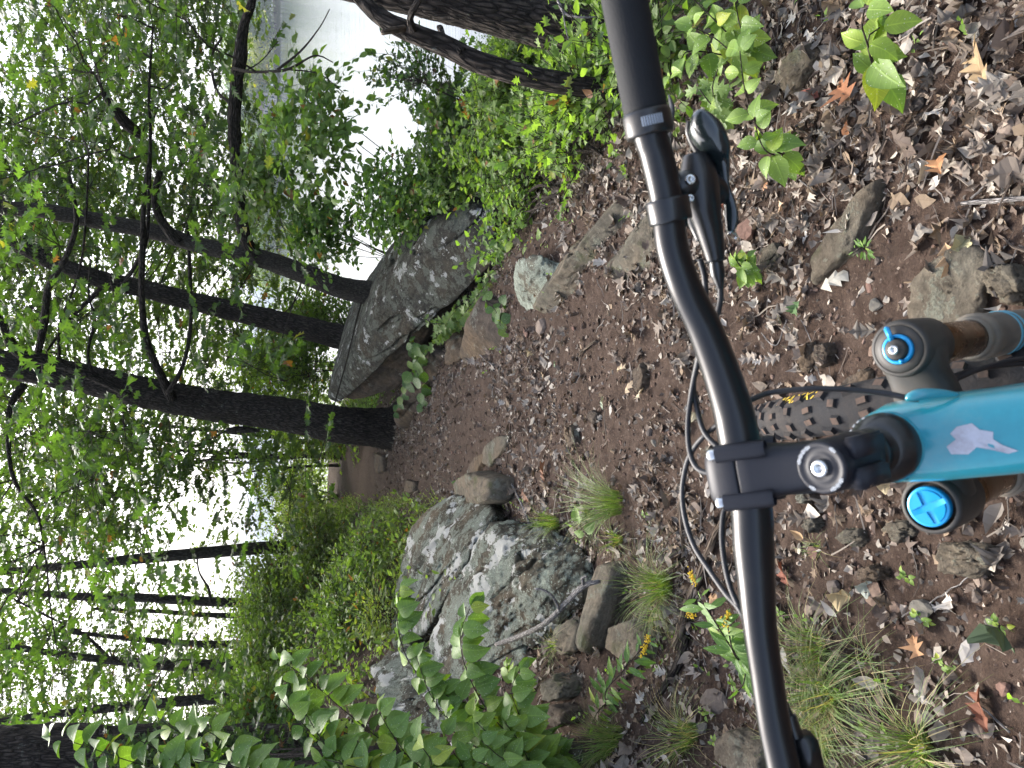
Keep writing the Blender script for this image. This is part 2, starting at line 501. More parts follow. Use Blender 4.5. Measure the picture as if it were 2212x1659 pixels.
# ------------------------------------------------------------------ ground
def interp(v, xs, ys):
    return np.interp(v, xs, ys)
def trail_c(Y):
    return interp(Y, [-4, 1, 2.5, 4, 6, 9.3, 14, 20, 24, 40], [0.15, 0.05, 0.0, -0.08, -0.5, -1.0, -1.6, -2.35, -3.2, -8])
def trail_w(Y):
    return interp(Y, [-4, 2, 4, 6, 9.3, 14, 20, 30], [1.0, 0.95, 0.75, 0.42, 0.38, 0.42, 0.7, 0.8])
def h_macro(X, Y):
    c, w = trail_c(Y), trail_w(Y)
    s = X - c
    u = np.maximum(-s - w, 0)
    rise = 0.78 * u * u / (u + 0.30)
    lim = interp(Y, [-4, 3, 8, 14, 22, 30, 36], [1.6, 2.2, 3.2, 3.2, 1.2, 0.1, -0.2])
    rise = np.where(lim > 0.05, np.maximum(lim, 0.05) * np.tanh(rise / np.maximum(lim, 0.05)), 0)
    v = np.maximum(s - w, 0)
    drop = 0.42 * v * v / (v + 0.5)
    drop = 3.4 * np.tanh(drop / 3.4)
    end = interp(Y, [-4, 21, 30, 60], [0, 0, -1.2, -6])
    side = np.minimum(0, (X + 16) * 0.15)
    return rise - drop + end + side
def h_full(X, Y):
    X, Y = np.atleast_1d(np.asarray(X, float)), np.atleast_1d(np.asarray(Y, float))
    P = np.stack([X, Y, np.zeros_like(X)], -1)
    h = h_macro(X, Y)
    off = np.clip((np.abs(X - trail_c(Y)) - trail_w(Y)) / 1.2, 0, 1)
    h = h + fbm(P * 1.3, 3, 5) * (0.035 + 0.12 * off) + fbm(P * 6.0, 3, 9) * 0.018
    fade = np.clip(1.6 - np.hypot(X, Y) / 5.0, 0, 1)
    h = h + fade * (fbm(P * 24, 3, 31) * 0.011)
    return h
def hz(x, y):
    return float(h_full(x, y)[0])
def gp(x, y, dmax=60):
    """where the ray through the picture point meets the ground"""
    d = np.concatenate([np.arange(0.6, 8, 0.01), np.arange(8, dmax, 0.05)])
    P = pixv(np.full(len(d), x), np.full(len(d), y), d)
    b = P[:, 2] < h_full(P[:, 0], P[:, 1])
    k = int(np.argmax(b)) if b.any() else len(d) - 1
    p = P[k].copy()
    p[2] = hz(p[0], p[1])
    return p
def depth_of(p):
    return float(np.dot(np.asarray(p) - CAM, FWD))

def graded(a, b, dense0, dense1, step, grow):
    c = list(np.arange(dense0, dense1, step))
    s, x = step, dense1
    while x < b:
        c.append(x); s *= grow; x += s
    c.append(b)
    s, x = step, dense0 - step
    lo = []
    while x > a:
        lo.append(x); s *= grow; x -= s
    lo.append(a)
    return np.array(lo[::-1] + c)
gx = graded(-60, 16, -1.5, 1.7, 0.014, 1.035)
gy = graded(-6, 60, 0.7, 4.2, 0.014, 1.022)
GX, GY = np.meshgrid(gx, gy)
gz = h_full(GX.ravel(), GY.ravel())
gz += np.clip(1.5 - np.hypot(GX.ravel(), GY.ravel()) / 3.5, 0, 1) * 0.006 * fbm(np.stack([GX.ravel(), GY.ravel(), 0 * gz], -1) * 60, 2, 77)
nx, ny = len(gx), len(gy)
ii = (np.arange(ny - 1)[:, None] * nx + np.arange(nx - 1)[None]).ravel()
gq = np.stack([ii, ii + 1, ii + nx + 1, ii + nx], -1)
ground = obj('ground', np.stack([GX.ravel(), GY.ravel(), gz], -1), [gq], M['soil'], at=(0, 0, 0), smooth=True)
tag(ground, 'reddish brown earth of the sloping forest trail', kind='structure')

# ------------------------------------------------------------------ lake, far shore, hills
WZ = -2.05
def mat_water():
    t = NT('lake_water')
    p = t.pos((0.6, 3.0, 1))
    h = t.math('ADD', t.math('MULTIPLY', t.noise(1.6, 4, p, 0.6), 1.0), t.math('MULTIPLY', t.noise(0.35, 3, p), 1.5))
    return t.done(t.bsdf((0.05, 0.065, 0.06), 0.08, t.bump(h, 0.28, 0.04), 0.5, IOR=1.42))
M['water'] = mat_water()
wx = np.array([-6000.0, 6000]); wy = np.array([-40.0, 9000])
lake = obj('lake', [(wx[0], wy[0], WZ), (wx[1], wy[0], WZ), (wx[1], wy[1], WZ), (wx[0], wy[1], WZ)], [np.array([[0, 1, 2, 3]])], M['water'], at=(0, 200, WZ))
tag(lake, 'bright rippled lake seen beyond the trees', kind='structure')

def mat_forest(name, a, b, sc=1.0):
    t = NT(name)
    p = t.pos()
    n = t.noise(0.12 * sc, 5, p, 0.7)
    n2 = t.noise(0.9 * sc, 4, p, 0.7)
    c = t.mix(t.ramp(n, [(0.4, (0, 0, 0)), (0.65, (1, 1, 1))]), a, b)
    c = t.mix(0.8, c, t.ramp(n2, [(0.3, (0.35, 0.35, 0.35)), (0.7, (1.4, 1.4, 1.4))]), 'MULTIPLY')
    return t.done(t.bsdf(c, 0.95, t.bump(n2, 1.0, 1.5 / sc), 0.1))
def ridge(name, x0, x1, y, depth, hfun, mat, nx_, ny_, label, s, rough):
    xs = np.linspace(x0, x1, nx_); ys = np.linspace(0, depth, ny_)
    A, B = np.meshgrid(xs, ys)
    a, b = A.ravel(), B.ravel()
    prof = np.sin(np.clip(b / depth, 0, 1) * math.pi * 0.98) ** 0.6
    H = hfun(a) * prof
    P = np.stack([a, b + y, 0 * a], -1)
    H = H * (1 + 0.3 * fbm(P / rough, 5, s)) + prof * hfun(a) * 0.10 * vnoise(P / (rough * 0.1), s + 3)
    i_ = (np.arange(ny_ - 1)[:, None] * nx_ + np.arange(nx_ - 1)[None]).ravel()
    q = np.stack([i_, i_ + 1, i_ + nx_ + 1, i_ + nx_], -1)
    o = obj(name, np.stack([a, b + y, WZ - 0.3 + H], -1), [q], mat, at=(0, y, WZ), smooth=True)
    return tag(o, label, kind='structure')
M['far_hill'] = mat_forest('hill_forest', (0.035, 0.06, 0.035), (0.08, 0.09, 0.045), 0.12)
M['shore'] = mat_forest('shore_ground', (0.05, 0.075, 0.03), (0.10, 0.11, 0.05), 1.5)
HD = 2600
HAZE = 0.00030
def hill_h(x):
    px = 829.5 - F * x / (HD * math.cos(PITCH)) * 0.955
    return interp(px, [0, 400, 830, 1000, 1080, 1130, 1166, 1205, 1300], [66, 72, 78, 74, 68, 62, 60, 38, 4]) * HD / 2600
ridge('hills', -1500, 2600, HD, 900, hill_h, M['far_hill'], 420, 40, 'low wooded hills hazy blue across the lake', 3, 260)
SD = 370.0
def bank_h(x):
    return interp(x, [20, 60, 90, 320], [0.3, 2.2, 3.0, 5.0])
ridge('far_bank', 20, 330, SD, 90, bank_h, M['shore'], 160, 20, 'low green bank on the far side of the lake', 8, 20)

# ------------------------------------------------------------------ leaf shapes
def leaf_tpl(st, fold=0.25, droop=0.25, curl=0.0, twist=0.0, wav=0.0, seed=0):
    """st: (t, half width, forward shift). leaf of length 1 along +y, face up +z"""
    r = np.random.default_rng(seed)
    V, L, Rr, Mi = [], [], [], []
    for (t, w, sh) in st:
        z = -droop * t * t
        Mi.append(len(V)); V.append((0, t, z))
        if w == 0:
            L.append(Mi[-1]); Rr.append(Mi[-1])
        else:
            for s, lst in ((-1, L), (1, Rr)):
                ww = w * (1 + wav * r.uniform(-1, 1))
                lst.append(len(V))
                V.append((s * ww, t + sh, z + fold * ww + curl * ww * ww * 3 + wav * 0.25 * r.uniform(-1, 1)))
    V = np.array(V, float)
    luv = np.stack([V[:, 0], V[:, 1], 0 * V[:, 0]], -1)
    if twist:
        a = twist * V[:, 1]
        x, z = V[:, 0].copy(), V[:, 2].copy()
        V[:, 0] = x * np.cos(a) - z * np.sin(a)
        V[:, 2] = x * np.sin(a) + z * np.cos(a)
    if curl:                                  # roll along the length
        k = curl * 2.0
        a = V[:, 1] * k
        y, z = V[:, 1].copy(), V[:, 2].copy()
        V[:, 1] = np.sin(a) / k - z * np.sin(a)
        V[:, 2] = (1 - np.cos(a)) / k + z * np.cos(a)
    T, Q = [], []
    for i in range(len(st) - 1):
        for s, lst in ((0, L), (1, Rr)):
            a, b, c, d = Mi[i], Mi[i + 1], lst[i + 1], lst[i]
            f = [a, b, c, d] if s == 1 else [a, d, c, b]
            f = [f[k] for k in range(4) if f[k] != f[k - 1]]
            if len(set(f)) == 3:
                g = []
                for q in f:
                    if q not in g: g.append(q)
                T.append(g)
            elif len(set(f)) == 4:
                Q.append(f)
    return V, [np.array(Q).reshape(-1, 4), np.array(T).reshape(-1, 3)], luv

OVAL = [(0, 0, 0), (0.22, 0.20, 0), (0.48, 0.29, 0), (0.76, 0.17, 0), (1, 0, 0)]
BROAD = [(0, 0, 0), (0.07, 0.16, -0.02), (0.2, 0.30, 0), (0.36, 0.36, 0), (0.52, 0.35, 0), (0.67, 0.28, 0), (0.8, 0.18, 0), (0.9, 0.085, 0), (1, 0, 0)]
OAK = [(0, 0.01, 0), (0.1, 0.05, 0), (0.24, 0.25, 0.07), (0.33, 0.09, 0), (0.5, 0.38, 0.12), (0.62, 0.13, 0), (0.74, 0.31, 0.13), (0.84, 0.11, 0), (1, 0, 0)]
OAKS = [(0, 0, 0), (0.22, 0.26, 0.05), (0.36, 0.12, 0), (0.55, 0.38, 0.1), (0.70, 0.16, 0), (0.80, 0.24, 0.1), (1, 0, 0)]
MAPLE = [(0, 0, 0), (0.1, 0.34, -0.12), (0.22, 0.16, 0.0), (0.36, 0.52, 0.14), (0.5, 0.2, 0), (0.68, 0.26, 0.1), (0.78, 0.1, 0), (1, 0, 0)]
LANCE = [(0, 0, 0), (0.25, 0.13, 0), (0.6, 0.11, 0), (1, 0, 0)]
DIAM = [(0, 0, 0), (0.45, 0.27, 0), (1, 0, 0)]
TP = {
    'oak': [leaf_tpl(OAK, 0.15, 0.2, 0, 0, 0.15, 1), leaf_tpl(OAK, 0.35, 0.35, 0, 0.4, 0.2, 2), leaf_tpl(OAK, -0.1, 0.1, 0, -0.4, 0.2, 3)],
    'oaks': [leaf_tpl(OAKS, 0.2, 0.25, 0, 0, 0.2, 4), leaf_tpl(OAKS, 0.35, 0.15, 0, 0.5, 0.2, 5), leaf_tpl(OAKS, 0.05, 0.4, 0, -0.4, 0.2, 6)],
    'oval': [leaf_tpl(OVAL, 0.25, 0.25), leaf_tpl(OVAL, 0.45, 0.1, 0, 0.3), leaf_tpl(OVAL, 0.1, 0.4, 0, -0.3)],
    'broad': [leaf_tpl(BROAD, 0.28, 0.22, 0, 0.1, 0.04, 1), leaf_tpl(BROAD, 0.45, 0.38, 0, -0.25, 0.06, 2), leaf_tpl(BROAD, 0.2, 0.5, 0, 0.35, 0.06, 3), leaf_tpl(BROAD, 0.6, 0.3, 0, 0.1, 0.05, 4)],
    'maple': [leaf_tpl(MAPLE, 0.2, 0.2, 0, 0, 0.1, 7), leaf_tpl(MAPLE, 0.3, 0.3, 0, 0.3, 0.1, 8)],
    'lance': [leaf_tpl(LANCE, 0.3, 0.3), leaf_tpl(LANCE, 0.3, 0.1, 0, 0.5)],
    'diam': [leaf_tpl(DIAM, 0.35, 0.2), leaf_tpl(DIAM, 0.15, 0.3)],
}
DTP = []
for k in range(14):
    r_ = np.random.default_rng(100 + k)
    base = [OAK, OAK, OAKS, BROAD, MAPLE, OVAL, OAK][k % 7]
    DTP.append(leaf_tpl(base, r_.uniform(-0.3, 0.9), r_.uniform(-0.1, 0.25), r_.choice([-1, 1]) * r_.uniform(0.15, 1.0), r_.uniform(-0.9, 0.9), 0.28, 200 + k))

def inst(tpls, idx, R, pos, sc, col):
    mb = MB()
    idx = np.asarray(idx)
    for k, (V, Fc, luv) in enumerate(tpls):
        s = np.where(idx == k)[0]
        if not len(s): continue
        W = np.einsum('nij,vj->nvi', R[s], V) * sc[s][:, None, None] + pos[s][:, None, :]
        n, v = len(s), len(V)
        off = (np.arange(n) * v)[:, None, None]
        mb.add(W.reshape(-1, 3), [(f[None] + off).reshape(-1, f.shape[1]) for f in Fc if len(f)],
               col=np.repeat(col[s], v, 0), luv=np.tile(luv, (n, 1)))
    return mb

def rot_frames(d, n):
    """columns x, y=d, z~n"""
    d = nrm(d)
    x = nrm(np.cross(d, n))
    z = np.cross(x, d)
    return np.stack([x, d, z], -1)

def cols(n, a, b, extra=None, pe=0.0, v=0.12, r=rng):
    t = r.random((n, 1))
    c = np.array(a) * (1 - t) + np.array(b) * t
    c = c * np.array([1.0, 1.0, 1.0 if c[0, 0] > 0.3 else 1.2]) * 0.86
    if extra is not None and pe > 0:
        m_ = r.random(n) < pe
        c[m_] = np.array(extra)[r.integers(0, len(extra), m_.sum())] if np.ndim(extra) == 2 else extra
    c = c * (1 + v * r.standard_normal((n, 1)))
    return np.concatenate([np.clip(c, 0.004, 1), np.ones((n, 1))], 1)

GREEN_A, GREEN_B = (0.060, 0.105, 0.020), (0.105, 0.160, 0.032)
YELLOWISH = [(0.22, 0.20, 0.04), (0.16, 0.18, 0.04), (0.20, 0.09, 0.03)]

def spray_leaves(C, tw, L, nl, size, kind, ca, cb, r, pe=0.02, up=0.55, droop=0.25):
    """sprays at C (n x 3) with twig directions tw, nl leaves each. returns MB of leaves and twig segments"""
    n = len(C)
    t = np.tile(np.linspace(0.15, 1.0, nl), n) + r.uniform(-0.04, 0.04, n * nl)
    Lr = np.repeat(L, nl)
    Cr, Tr = np.repeat(C, nl, 0), np.repeat(tw, nl, 0)
    side = np.tile(np.where(np.arange(nl) % 2 == 0, 1.0, -1.0), n)
    hor = nrm(np.cross(Tr, np.array([0, 0, 1.0]) + 0.01 * r.standard_normal((n * nl, 3))))
    ang = r.uniform(0.4, 1.25, n * nl) * side
    ang[np.arange(n * nl) % nl == nl - 1] *= 0.15
    d = Tr * np.cos(ang)[:, None] + hor * np.sin(ang)[:, None]
    d[:, 2] -= droop * r.uniform(0.2, 1.6, n * nl)
    nn = np.array([0, 0, 1.0]) * up + r.standard_normal((n * nl, 3)) * (1 - up) * 0.7
    P = Cr + Tr * (t * Lr)[:, None]
    P[:, 2] -= 0.10 * Lr * t * t
    R = rot_frames(d, nn)
    sc = size * r.uniform(0.6, 1.2, n * nl)
    c = cols(n * nl, ca, cb, YELLOWISH, pe, 0.14, r)
    cv = np.clip(1 + 0.55 * fbm(C * 1.6, 2, 303), 0.6, 1.5)
    c[:, :3] *= np.repeat(cv, nl)[:, None]
    mb = inst(TP[kind], r.integers(0, len(TP[kind]), n * nl), R, P, sc, c)
    return mb

def twig_mesh(A, B, ra, rb, r, sag=0.0, seg=2):
    """thin three sided tapered twigs from A to B (arrays)"""
    n = len(A)
    T = nrm(B - A)
    X = nrm(np.cross(T, np.array([0.3, 0.2, 1.0])))
    Y = np.cross(T, X)
    Vs = []
    Ln = np.linalg.norm(B - A, axis=1)
    for i in range(seg + 1):
        u = i / seg
        rad = ra * (1 - u) + rb * u
        c = A * (1 - u) + B * u
        c = c + X * (0.06 * Ln * math.sin(u * math.pi) * r.uniform(-1, 1, n))[:, None]
        c[:, 2] -= sag * Ln * u * u
        for k in range(3):
            a = k * 2 * math.pi / 3
            Vs.append(c + (X * math.cos(a) + Y * math.sin(a)) * (rad if np.isscalar(rad) else rad[:, None]))
    V = np.stack(Vs, 1).reshape(-1, 3)
    vv = 3 * (seg + 1)
    base = []
    for i in range(seg):
        for k in range(3):
            base.append([i * 3 + k, i * 3 + (k + 1) % 3, i * 3 + 3 + (k + 1) % 3, i * 3 + 3 + k])
    f = (np.array(base)[None] + (np.arange(n) * vv)[:, None, None]).reshape(-1, 4)
    return V, [f], V * 1.0

# ------------------------------------------------------------------ trees
def limb(pts, k=10, n=None, rough=0.06, flare=0.0, bend=None):
    """pts: (x, y, depth, width in picture units)"""
    pts = np.asarray(pts, float)
    W = pixv(pts[:, 0], pts[:, 1], pts[:, 2])
    rad = pts[:, 3] * pts[:, 2] / F / 2
    S = spline(np.column_stack([W, rad]), n or max(6, len(pts) * 5))
    P, R = S[:, :3], np.maximum(S[:, 3], 0.002)
    if flare:
        s = np.concatenate([[0], np.cumsum(np.linalg.norm(np.diff(P, axis=0), axis=1))])
        R = R * (1 + flare * np.exp(-s / 0.22))
    V, Fc, bk = tube(P, R, k)
    if rough:
        T, N, B = frames(P)
        C = np.repeat(P, k, 0)
        q = V[:len(C)] - C
        ln = np.linalg.norm(q, axis=1, keepdims=True)
        nz = fbm(np.column_stack([bk[:len(C), 0] * 9 / max(R.max(), .05) * .15, bk[:len(C), 1] * 9 / max(R.max(), .05) * .15, bk[:len(C), 2] * 3.5]) * 3, 3, int(abs(pts[0, 0])) % 97)
        rg = -np.abs(fbm(np.column_stack([bk[:len(C), 0] * 40, bk[:len(C), 1] * 40, bk[:len(C), 2] * 13]), 3, 5)) * 2.2 + 0.5
        big = min(1.0, R.max() / 0.12)
        V[:len(C)] += q / (ln + 1e-9) * (nz[:, None] * rough * ln * 1.6 + rg[:, None] * 0.007 * big)
    return V, Fc, bk, P

class Tree:
    def __init__(s, name, label, cat='tree', group=None, mat='bark'):
        s.name, s.label, s.cat, s.group, s.mat = name, label, cat, group, mat
        s.limbs, s.leaf, s.twigs, s.sk = [], [], [], []
        s.root = None
    def trunk(s, pts, k=40, n=None, rough=0.06, flare=0.35, name='trunk', mat=None):
        V, Fc, bk, P = limb(pts, k, n or 90, rough, flare)
        if s.root is None:
            at = P[0].copy()
            at[2] = hz(at[0], at[1])
            s.root = empty(s.name, at)
            tag(s.root, s.label, s.cat, s.group)
        o = obj(name, V, Fc, M[mat or s.mat], s.root, attrs={'bk': bk}, smooth=True)
        s.sk.append(P)
        return o
    def limb(s, pts, k=8, n=None, rough=0.05, name='branch', mat=None):
        V, Fc, bk, P = limb(pts, k, n, rough)
        o = obj(name, V, Fc, M[mat or s.mat], s.root, attrs={'bk': bk}, smooth=True)
        s.sk.append(P)
        return o
    def add(s, mbs, C, tw, L):
        s.leaf.append(mbs)
        s.twigs.append((C, C + tw * L[:, None]))
    def finish(s, r, leafmat='leaf', name='crown', connect=0.8):
        if not s.leaf: return
        mb = MB()
        for q in s.leaf:
            off = q
            for V, A in zip(q.V, range(len(q.V))): pass
            mb.add(np.concatenate(q.V), [np.concatenate(f) for f in q.F.values()], **{k: np.concatenate(a) for k, a in q.A.items()})
        mb.build(name, M[leafmat], s.root)
        tm = MB()
        A = np.concatenate([a for a, b in s.twigs]); B = np.concatenate([b for a, b in s.twigs])
        V, Fc, bk = twig_mesh(A, B, 0.0035, 0.0015, r)
        tm.add(V, Fc, bk=bk)
        SK = np.concatenate(s.sk)
        # join sprays back to the nearest limb point through a hub
        nh = max(3, len(A) // 9)
        hub = A[r.choice(len(A), nh, replace=False)] - np.array([0, 0, 0.12])
        dm = ((A[:, None] - hub[None]) ** 2).sum(-1)
        hb = hub[np.argmin(dm, 1)]
        ok = np.sqrt(dm.min(1)) < connect
        V, Fc, bk = twig_mesh(hb[ok], A[ok], 0.0042, 0.0025, r, 0.0, 3)
        tm.add(V, Fc, bk=bk)
        w = np.array([1, 1, 1.0])
        dk = np.sqrt((((hub[:, None] - SK[None]) * w) ** 2).sum(-1))
        near = SK[np.argmin(dk, 1)]
        ok = (dk.min(1) < 2.2) & (r.random(nh) < 0.45)
        if ok.any():
            V, Fc, bk = twig_mesh(near[ok], hub[ok], 0.011, 0.005, r, 0.0, 5)
            tm.add(V, Fc, bk=bk)
        tm.build('twigs', M['twig'], s.root)['kind'] = 'stuff'

TREES = {}
# main oak beside the trail
t1 = Tree('oak_tree', 'thick furrowed oak at the trail edge, its base against a round brown slab')
t1.trunk([(872, 922, 9.5, 92), (835, 925, 9.45, 80), (740, 918, 9.4, 78), (600, 893, 9.4, 72), (450, 874, 9.4, 68), (300, 845, 9.3, 66), (150, 812, 9.3, 64), (0, 786, 9.2, 62), (-160, 760, 9.1, 56), (-420, 700, 8.9, 48), (-800, 640, 8.7, 36)], 64, 230)
t1.limb([(372, 862, 9.2, 24), (352, 820, 9.0, 19), (318, 740, 8.6, 15), (306, 640, 8.2, 13), (308, 540, 7.9, 13), (312, 420, 7.6, 9), (325, 330, 7.4, 6)], 10, 40)
t1.limb([(362, 850, 9.0, 12), (395, 790, 8.8, 9), (412, 700, 8.6, 8), (410, 590, 8.3, 8), (405, 480, 8.1, 5)], 8, 30)
t1.limb([(282, 850, 9.0, 20), (200, 812, 8.8, 22), (120, 782, 8.6, 24), (40, 760, 8.4, 24), (5, 700, 8.2, 18), (-40, 600, 8.0, 14)], 10, 40)
t1.limb([(80, 770, 8.6, 14), (95, 700, 8.4, 16), (105, 620, 8.2, 14), (140, 560, 8.0, 12), (165, 480, 7.8, 10), (150, 380, 7.6, 7)], 8, 34)
t1.limb([(50, 832, 9.1, 20), (22, 880, 8.9, 13), (18, 960, 8.6, 10), (32, 1040, 8.4, 8), (80, 1110, 8.3, 6), (95, 1180, 8.2, 4)], 8, 34)
t1.limb([(128, 772, 8.7, 7), (130, 700, 8.5, 6), (170, 590, 8.2, 5), (185, 480, 8.0, 5), (192, 330, 7.7, 4)], 6, 30)
t1.limb([(250, 640, 8.3, 6), (300, 560, 8.1, 9), (318, 500, 7.9, 8), (325, 300, 7.6, 7), (322, 200, 7.4, 6), (330, 60, 7.2, 4)], 6, 34)
t1.limb([(200, 812, 8.8, 8), (190, 760, 8.6, 6), (205, 690, 8.5, 6), (192, 640, 8.4, 4), (195, 560, 8.2, 3)], 6, 24)
t1.limb([(490, 930, 9.4, 10), (520, 928, 9.4, 15), (560, 930, 9.4, 8)], 8, 10)
TREES['t1'] = t1
t2 = Tree('oak_tree', 'leaning dark tree behind the high end of the lichen boulder beside the thick oak')
t2.trunk([(800, 748, 9.6, 56), (752, 733, 9.6, 52), (650, 706, 9.6, 48), (540, 680, 9.6, 44), (420, 652, 9.6, 40), (300, 622, 9.6, 38), (200, 598, 9.5, 36), (100, 560, 9.5, 34), (0, 505, 9.4, 32), (-150, 450, 9.3, 26), (-400, 400, 9.2, 18)], 40, 150)
t2.limb([(235, 610, 9.5, 14), (160, 680, 9.6, 8), (100, 760, 9.6, 5)], 6, 20)
TREES['t2'] = t2
t3 = Tree('oak_tree', 'smooth grey leaning trunk behind the lichen boulder with one long level limb')
t3.trunk([(860, 650, 8.2, 62), (815, 636, 8.2, 52), (740, 622, 8.2, 46), (640, 585, 8.2, 42), (540, 552, 8.2, 38), (430, 530, 8.2, 34), (330, 500, 8.2, 34), (200, 475, 8.1, 34), (90, 455, 8.0, 32), (0, 448, 8.0, 30), (-200, 420, 7.9, 24), (-500, 400, 7.8, 16)], 36, 150, 0.05, 0.25, mat='bark_smooth')
t3.limb([(560, 556, 8.2, 26), (532, 520, 8.0, 26), (518, 450, 7.8, 26), (512, 350, 7.5, 27), (506, 270, 7.3, 28), (512, 170, 7.1, 26), (520, 120, 7.0, 28), (526, 60, 6.9, 20), (545, 0, 6.8, 16), (560, -80, 6.7, 12)], 20, 90, 0.10, mat='bark')
t3.limb([(385, 525, 8.1, 24), (345, 470, 8.0, 18), (335, 420, 7.9, 16), (345, 370, 7.8, 12)], 10, 24, mat='bark')
t3.limb([(300, 290, 7.6, 20), (268, 262, 7.4, 26), (248, 236, 7.3, 22), (222, 200, 7.2, 12)], 10, 24, mat='bark')
t3.limb([(505, 148, 7.0, 8), (545, 155, 6.8, 7), (620, 150, 6.6, 6), (680, 120, 6.5, 4), (720, 135, 6.5, 3)], 6, 26, 0.12, mat='twig')
t3.limb([(600, 150, 6.7, 6), (650, 110, 6.6, 5), (690, 60, 6.5, 3), (712, 20, 6.5, 2)], 6, 22, 0.12, mat='twig')
t3.limb([(505, 165, 7.0, 4), (560, 135, 6.9, 3), (600, 90, 6.8, 2)], 5, 16, 0.1, mat='twig')
t3.limb([(500, 226, 7.2, 7), (466, 190, 7.3, 6), (458, 120, 7.3, 6), (480, 80, 7.3, 4)], 6, 24, 0.1, mat='twig')
t3.limb([(620, 150, 6.6, 3), (690, 160, 6.5, 2.5), (742, 200, 6.5, 2)], 5, 16, 0.1, mat='twig')
TREES['t3'] = t3
t5 = Tree('oak_tree', 'thick rough barked trunk leaning out over the water beyond the handlebar grip')
t5.trunk([(1420, 140, 3.48, 118), (1360, 112, 3.5, 110), (1300, 88, 3.52, 104), (1170, 52, 3.53, 94), (1037, 21, 3.52, 86), (890, -9, 3.5, 78), (737, -42, 3.45, 72), (560, -90, 3.4, 64), (200, -200, 3.3, 52)], 72, 170, 0.05, 0.15)
t5.limb([(1205, 2, 3.18, 7), (1222, 30, 3.08, 6), (1262, 38, 3.03, 5), (1300, 34, 3.03, 3)], 6, 16, 0.1, mat='grey_wood')
t5.limb([(1215, 20, 3.08, 4), (1222, 60, 3.08, 4), (1230, 95, 3.08, 3)], 6, 12, 0.1, mat='grey_wood')
TREES['t5'] = t5
t6 = Tree('bare_tree', 'slim crooked dead stem with flaking bark crossing in front of the thick leaning trunk', mat='bark')
t6.trunk([(1400, 212, 3.08, 50), (1303, 194, 3.08, 42), (1170, 171, 3.08, 44), (1037, 135, 3.08, 44), (970, 103, 3.08, 42), (890, 71, 3.06, 40), (837, 46, 3.05, 37), (797, 16, 3.05, 33), (760, -30, 3.03, 30), (700, -120, 3.0, 24)], 36, 140, 0.09, 0.1)
t6.limb([(872, 62, 2.98, 16), (845, 66, 2.93, 14), (826, 70, 2.9, 12)], 12, 12, 0.1, mat='bark_pale')
t6.limb([(893, 66, 3.02, 20), (886, 42, 2.98, 15), (895, 18, 2.93, 14), (912, -15, 2.9, 11)], 10, 16, 0.1)
t6.limb([(1000, 112, 3.04, 20), (975, 95, 3.1, 17), (958, 78, 3.2, 13), (950, 60, 3.3, 14)], 10, 16, 0.15)
TREES['t6'] = t6
# slender trunks on the slope to the left
lt = [
    ('t7', 'single straight trunk standing in front of the bright gap of open lake', [(700, 1178, 12.4, 34), (662, 1180, 12.4, 28), (560, 1184, 12.4, 27), (430, 1195, 12.4, 25), (330, 1204, 12.4, 23), (232, 1214, 12.4, 20), (150, 1222, 12.4, 16), (0, 1235, 12.4, 14), (-200, 1250, 12.4, 10)]),
    ('t8', 'dark upright trunk second from the bright lake gap on the left slope', [(570, 1308, 13.5, 24), (528, 1303, 13.5, 21), (420, 1298, 13.5, 20), (300, 1291, 13.5, 19), (200, 1290, 13.5, 18), (110, 1284, 13.5, 14), (-60, 1270, 13.5, 12), (-200, 1260, 13.5, 9)]),
    ('t9', 'short dark trunk glimpsed low between two taller ones on the slope', [(560, 1392, 15, 18), (505, 1392, 15, 17), (430, 1391, 15, 15), (340, 1385, 15, 13), (240, 1375, 15, 10), (100, 1360, 15, 8)]),
    ('t10', 'slightly bowed grey trunk above the goldenrod and big green leaves on the slope', [(580, 1436, 11.5, 26), (530, 1434, 11.5, 23), (430, 1437, 11.5, 22), (380, 1438, 11.5, 23), (300, 1432, 11.5, 20), (230, 1425, 11.5, 17), (160, 1417, 11.5, 15), (40, 1400, 11.5, 12), (-120, 1380, 11.5, 9)]),
    ('t11', 'dark trunk leaning towards the big ivy covered trunk at the photo border', [(540, 1500, 11, 26), (477, 1508, 11, 24), (400, 1514, 11, 22), (333, 1520, 11, 21), (250, 1528, 11, 19), (170, 1537, 11, 17), (60, 1550, 11, 14), (-120, 1575, 11, 10)]),
    ('t12', 'thin pale trunk half hidden just beside the dark second trunk', [(575, 1332, 16, 13), (510, 1330, 16, 12), (440, 1328, 16, 11), (360, 1322, 16, 9), (200, 1315, 16, 6)]),
]
for key, lab, pts in lt:
    q = Tree('slender_tree', lab, mat='bark_far')
    q.trunk(pts, 16, 70, 0.05, 0.1)
    TREES[key] = q
TREES['t8'].limb([(455, 1298, 13.4, 7), (450, 1270, 13.2, 6), (430, 1235, 13.0, 4), (425, 1190, 12.9, 3)], 6, 16)
TREES['t10'].limb([(240, 1425, 11.4, 9), (180, 1370, 11.0, 7), (100, 1330, 10.8, 5), (40, 1300, 10.6, 4)], 6, 20)
tb = Tree('oak_tree', 'very thick dark trunk with ivy at the lower border of the photo behind big leaves', mat='bark')
tb.trunk([(900, 1665, 4.9, 230), (760, 1662, 4.9, 190), (600, 1662, 4.9, 176), (400, 1656, 4.9, 168), (200, 1652, 4.9, 160), (0, 1648, 4.9, 155), (-300, 1640, 4.9, 140), (-700, 1630, 4.9, 110)], 56, 120, 0.07, 0.2)
TREES['tb'] = tb
sg = 0
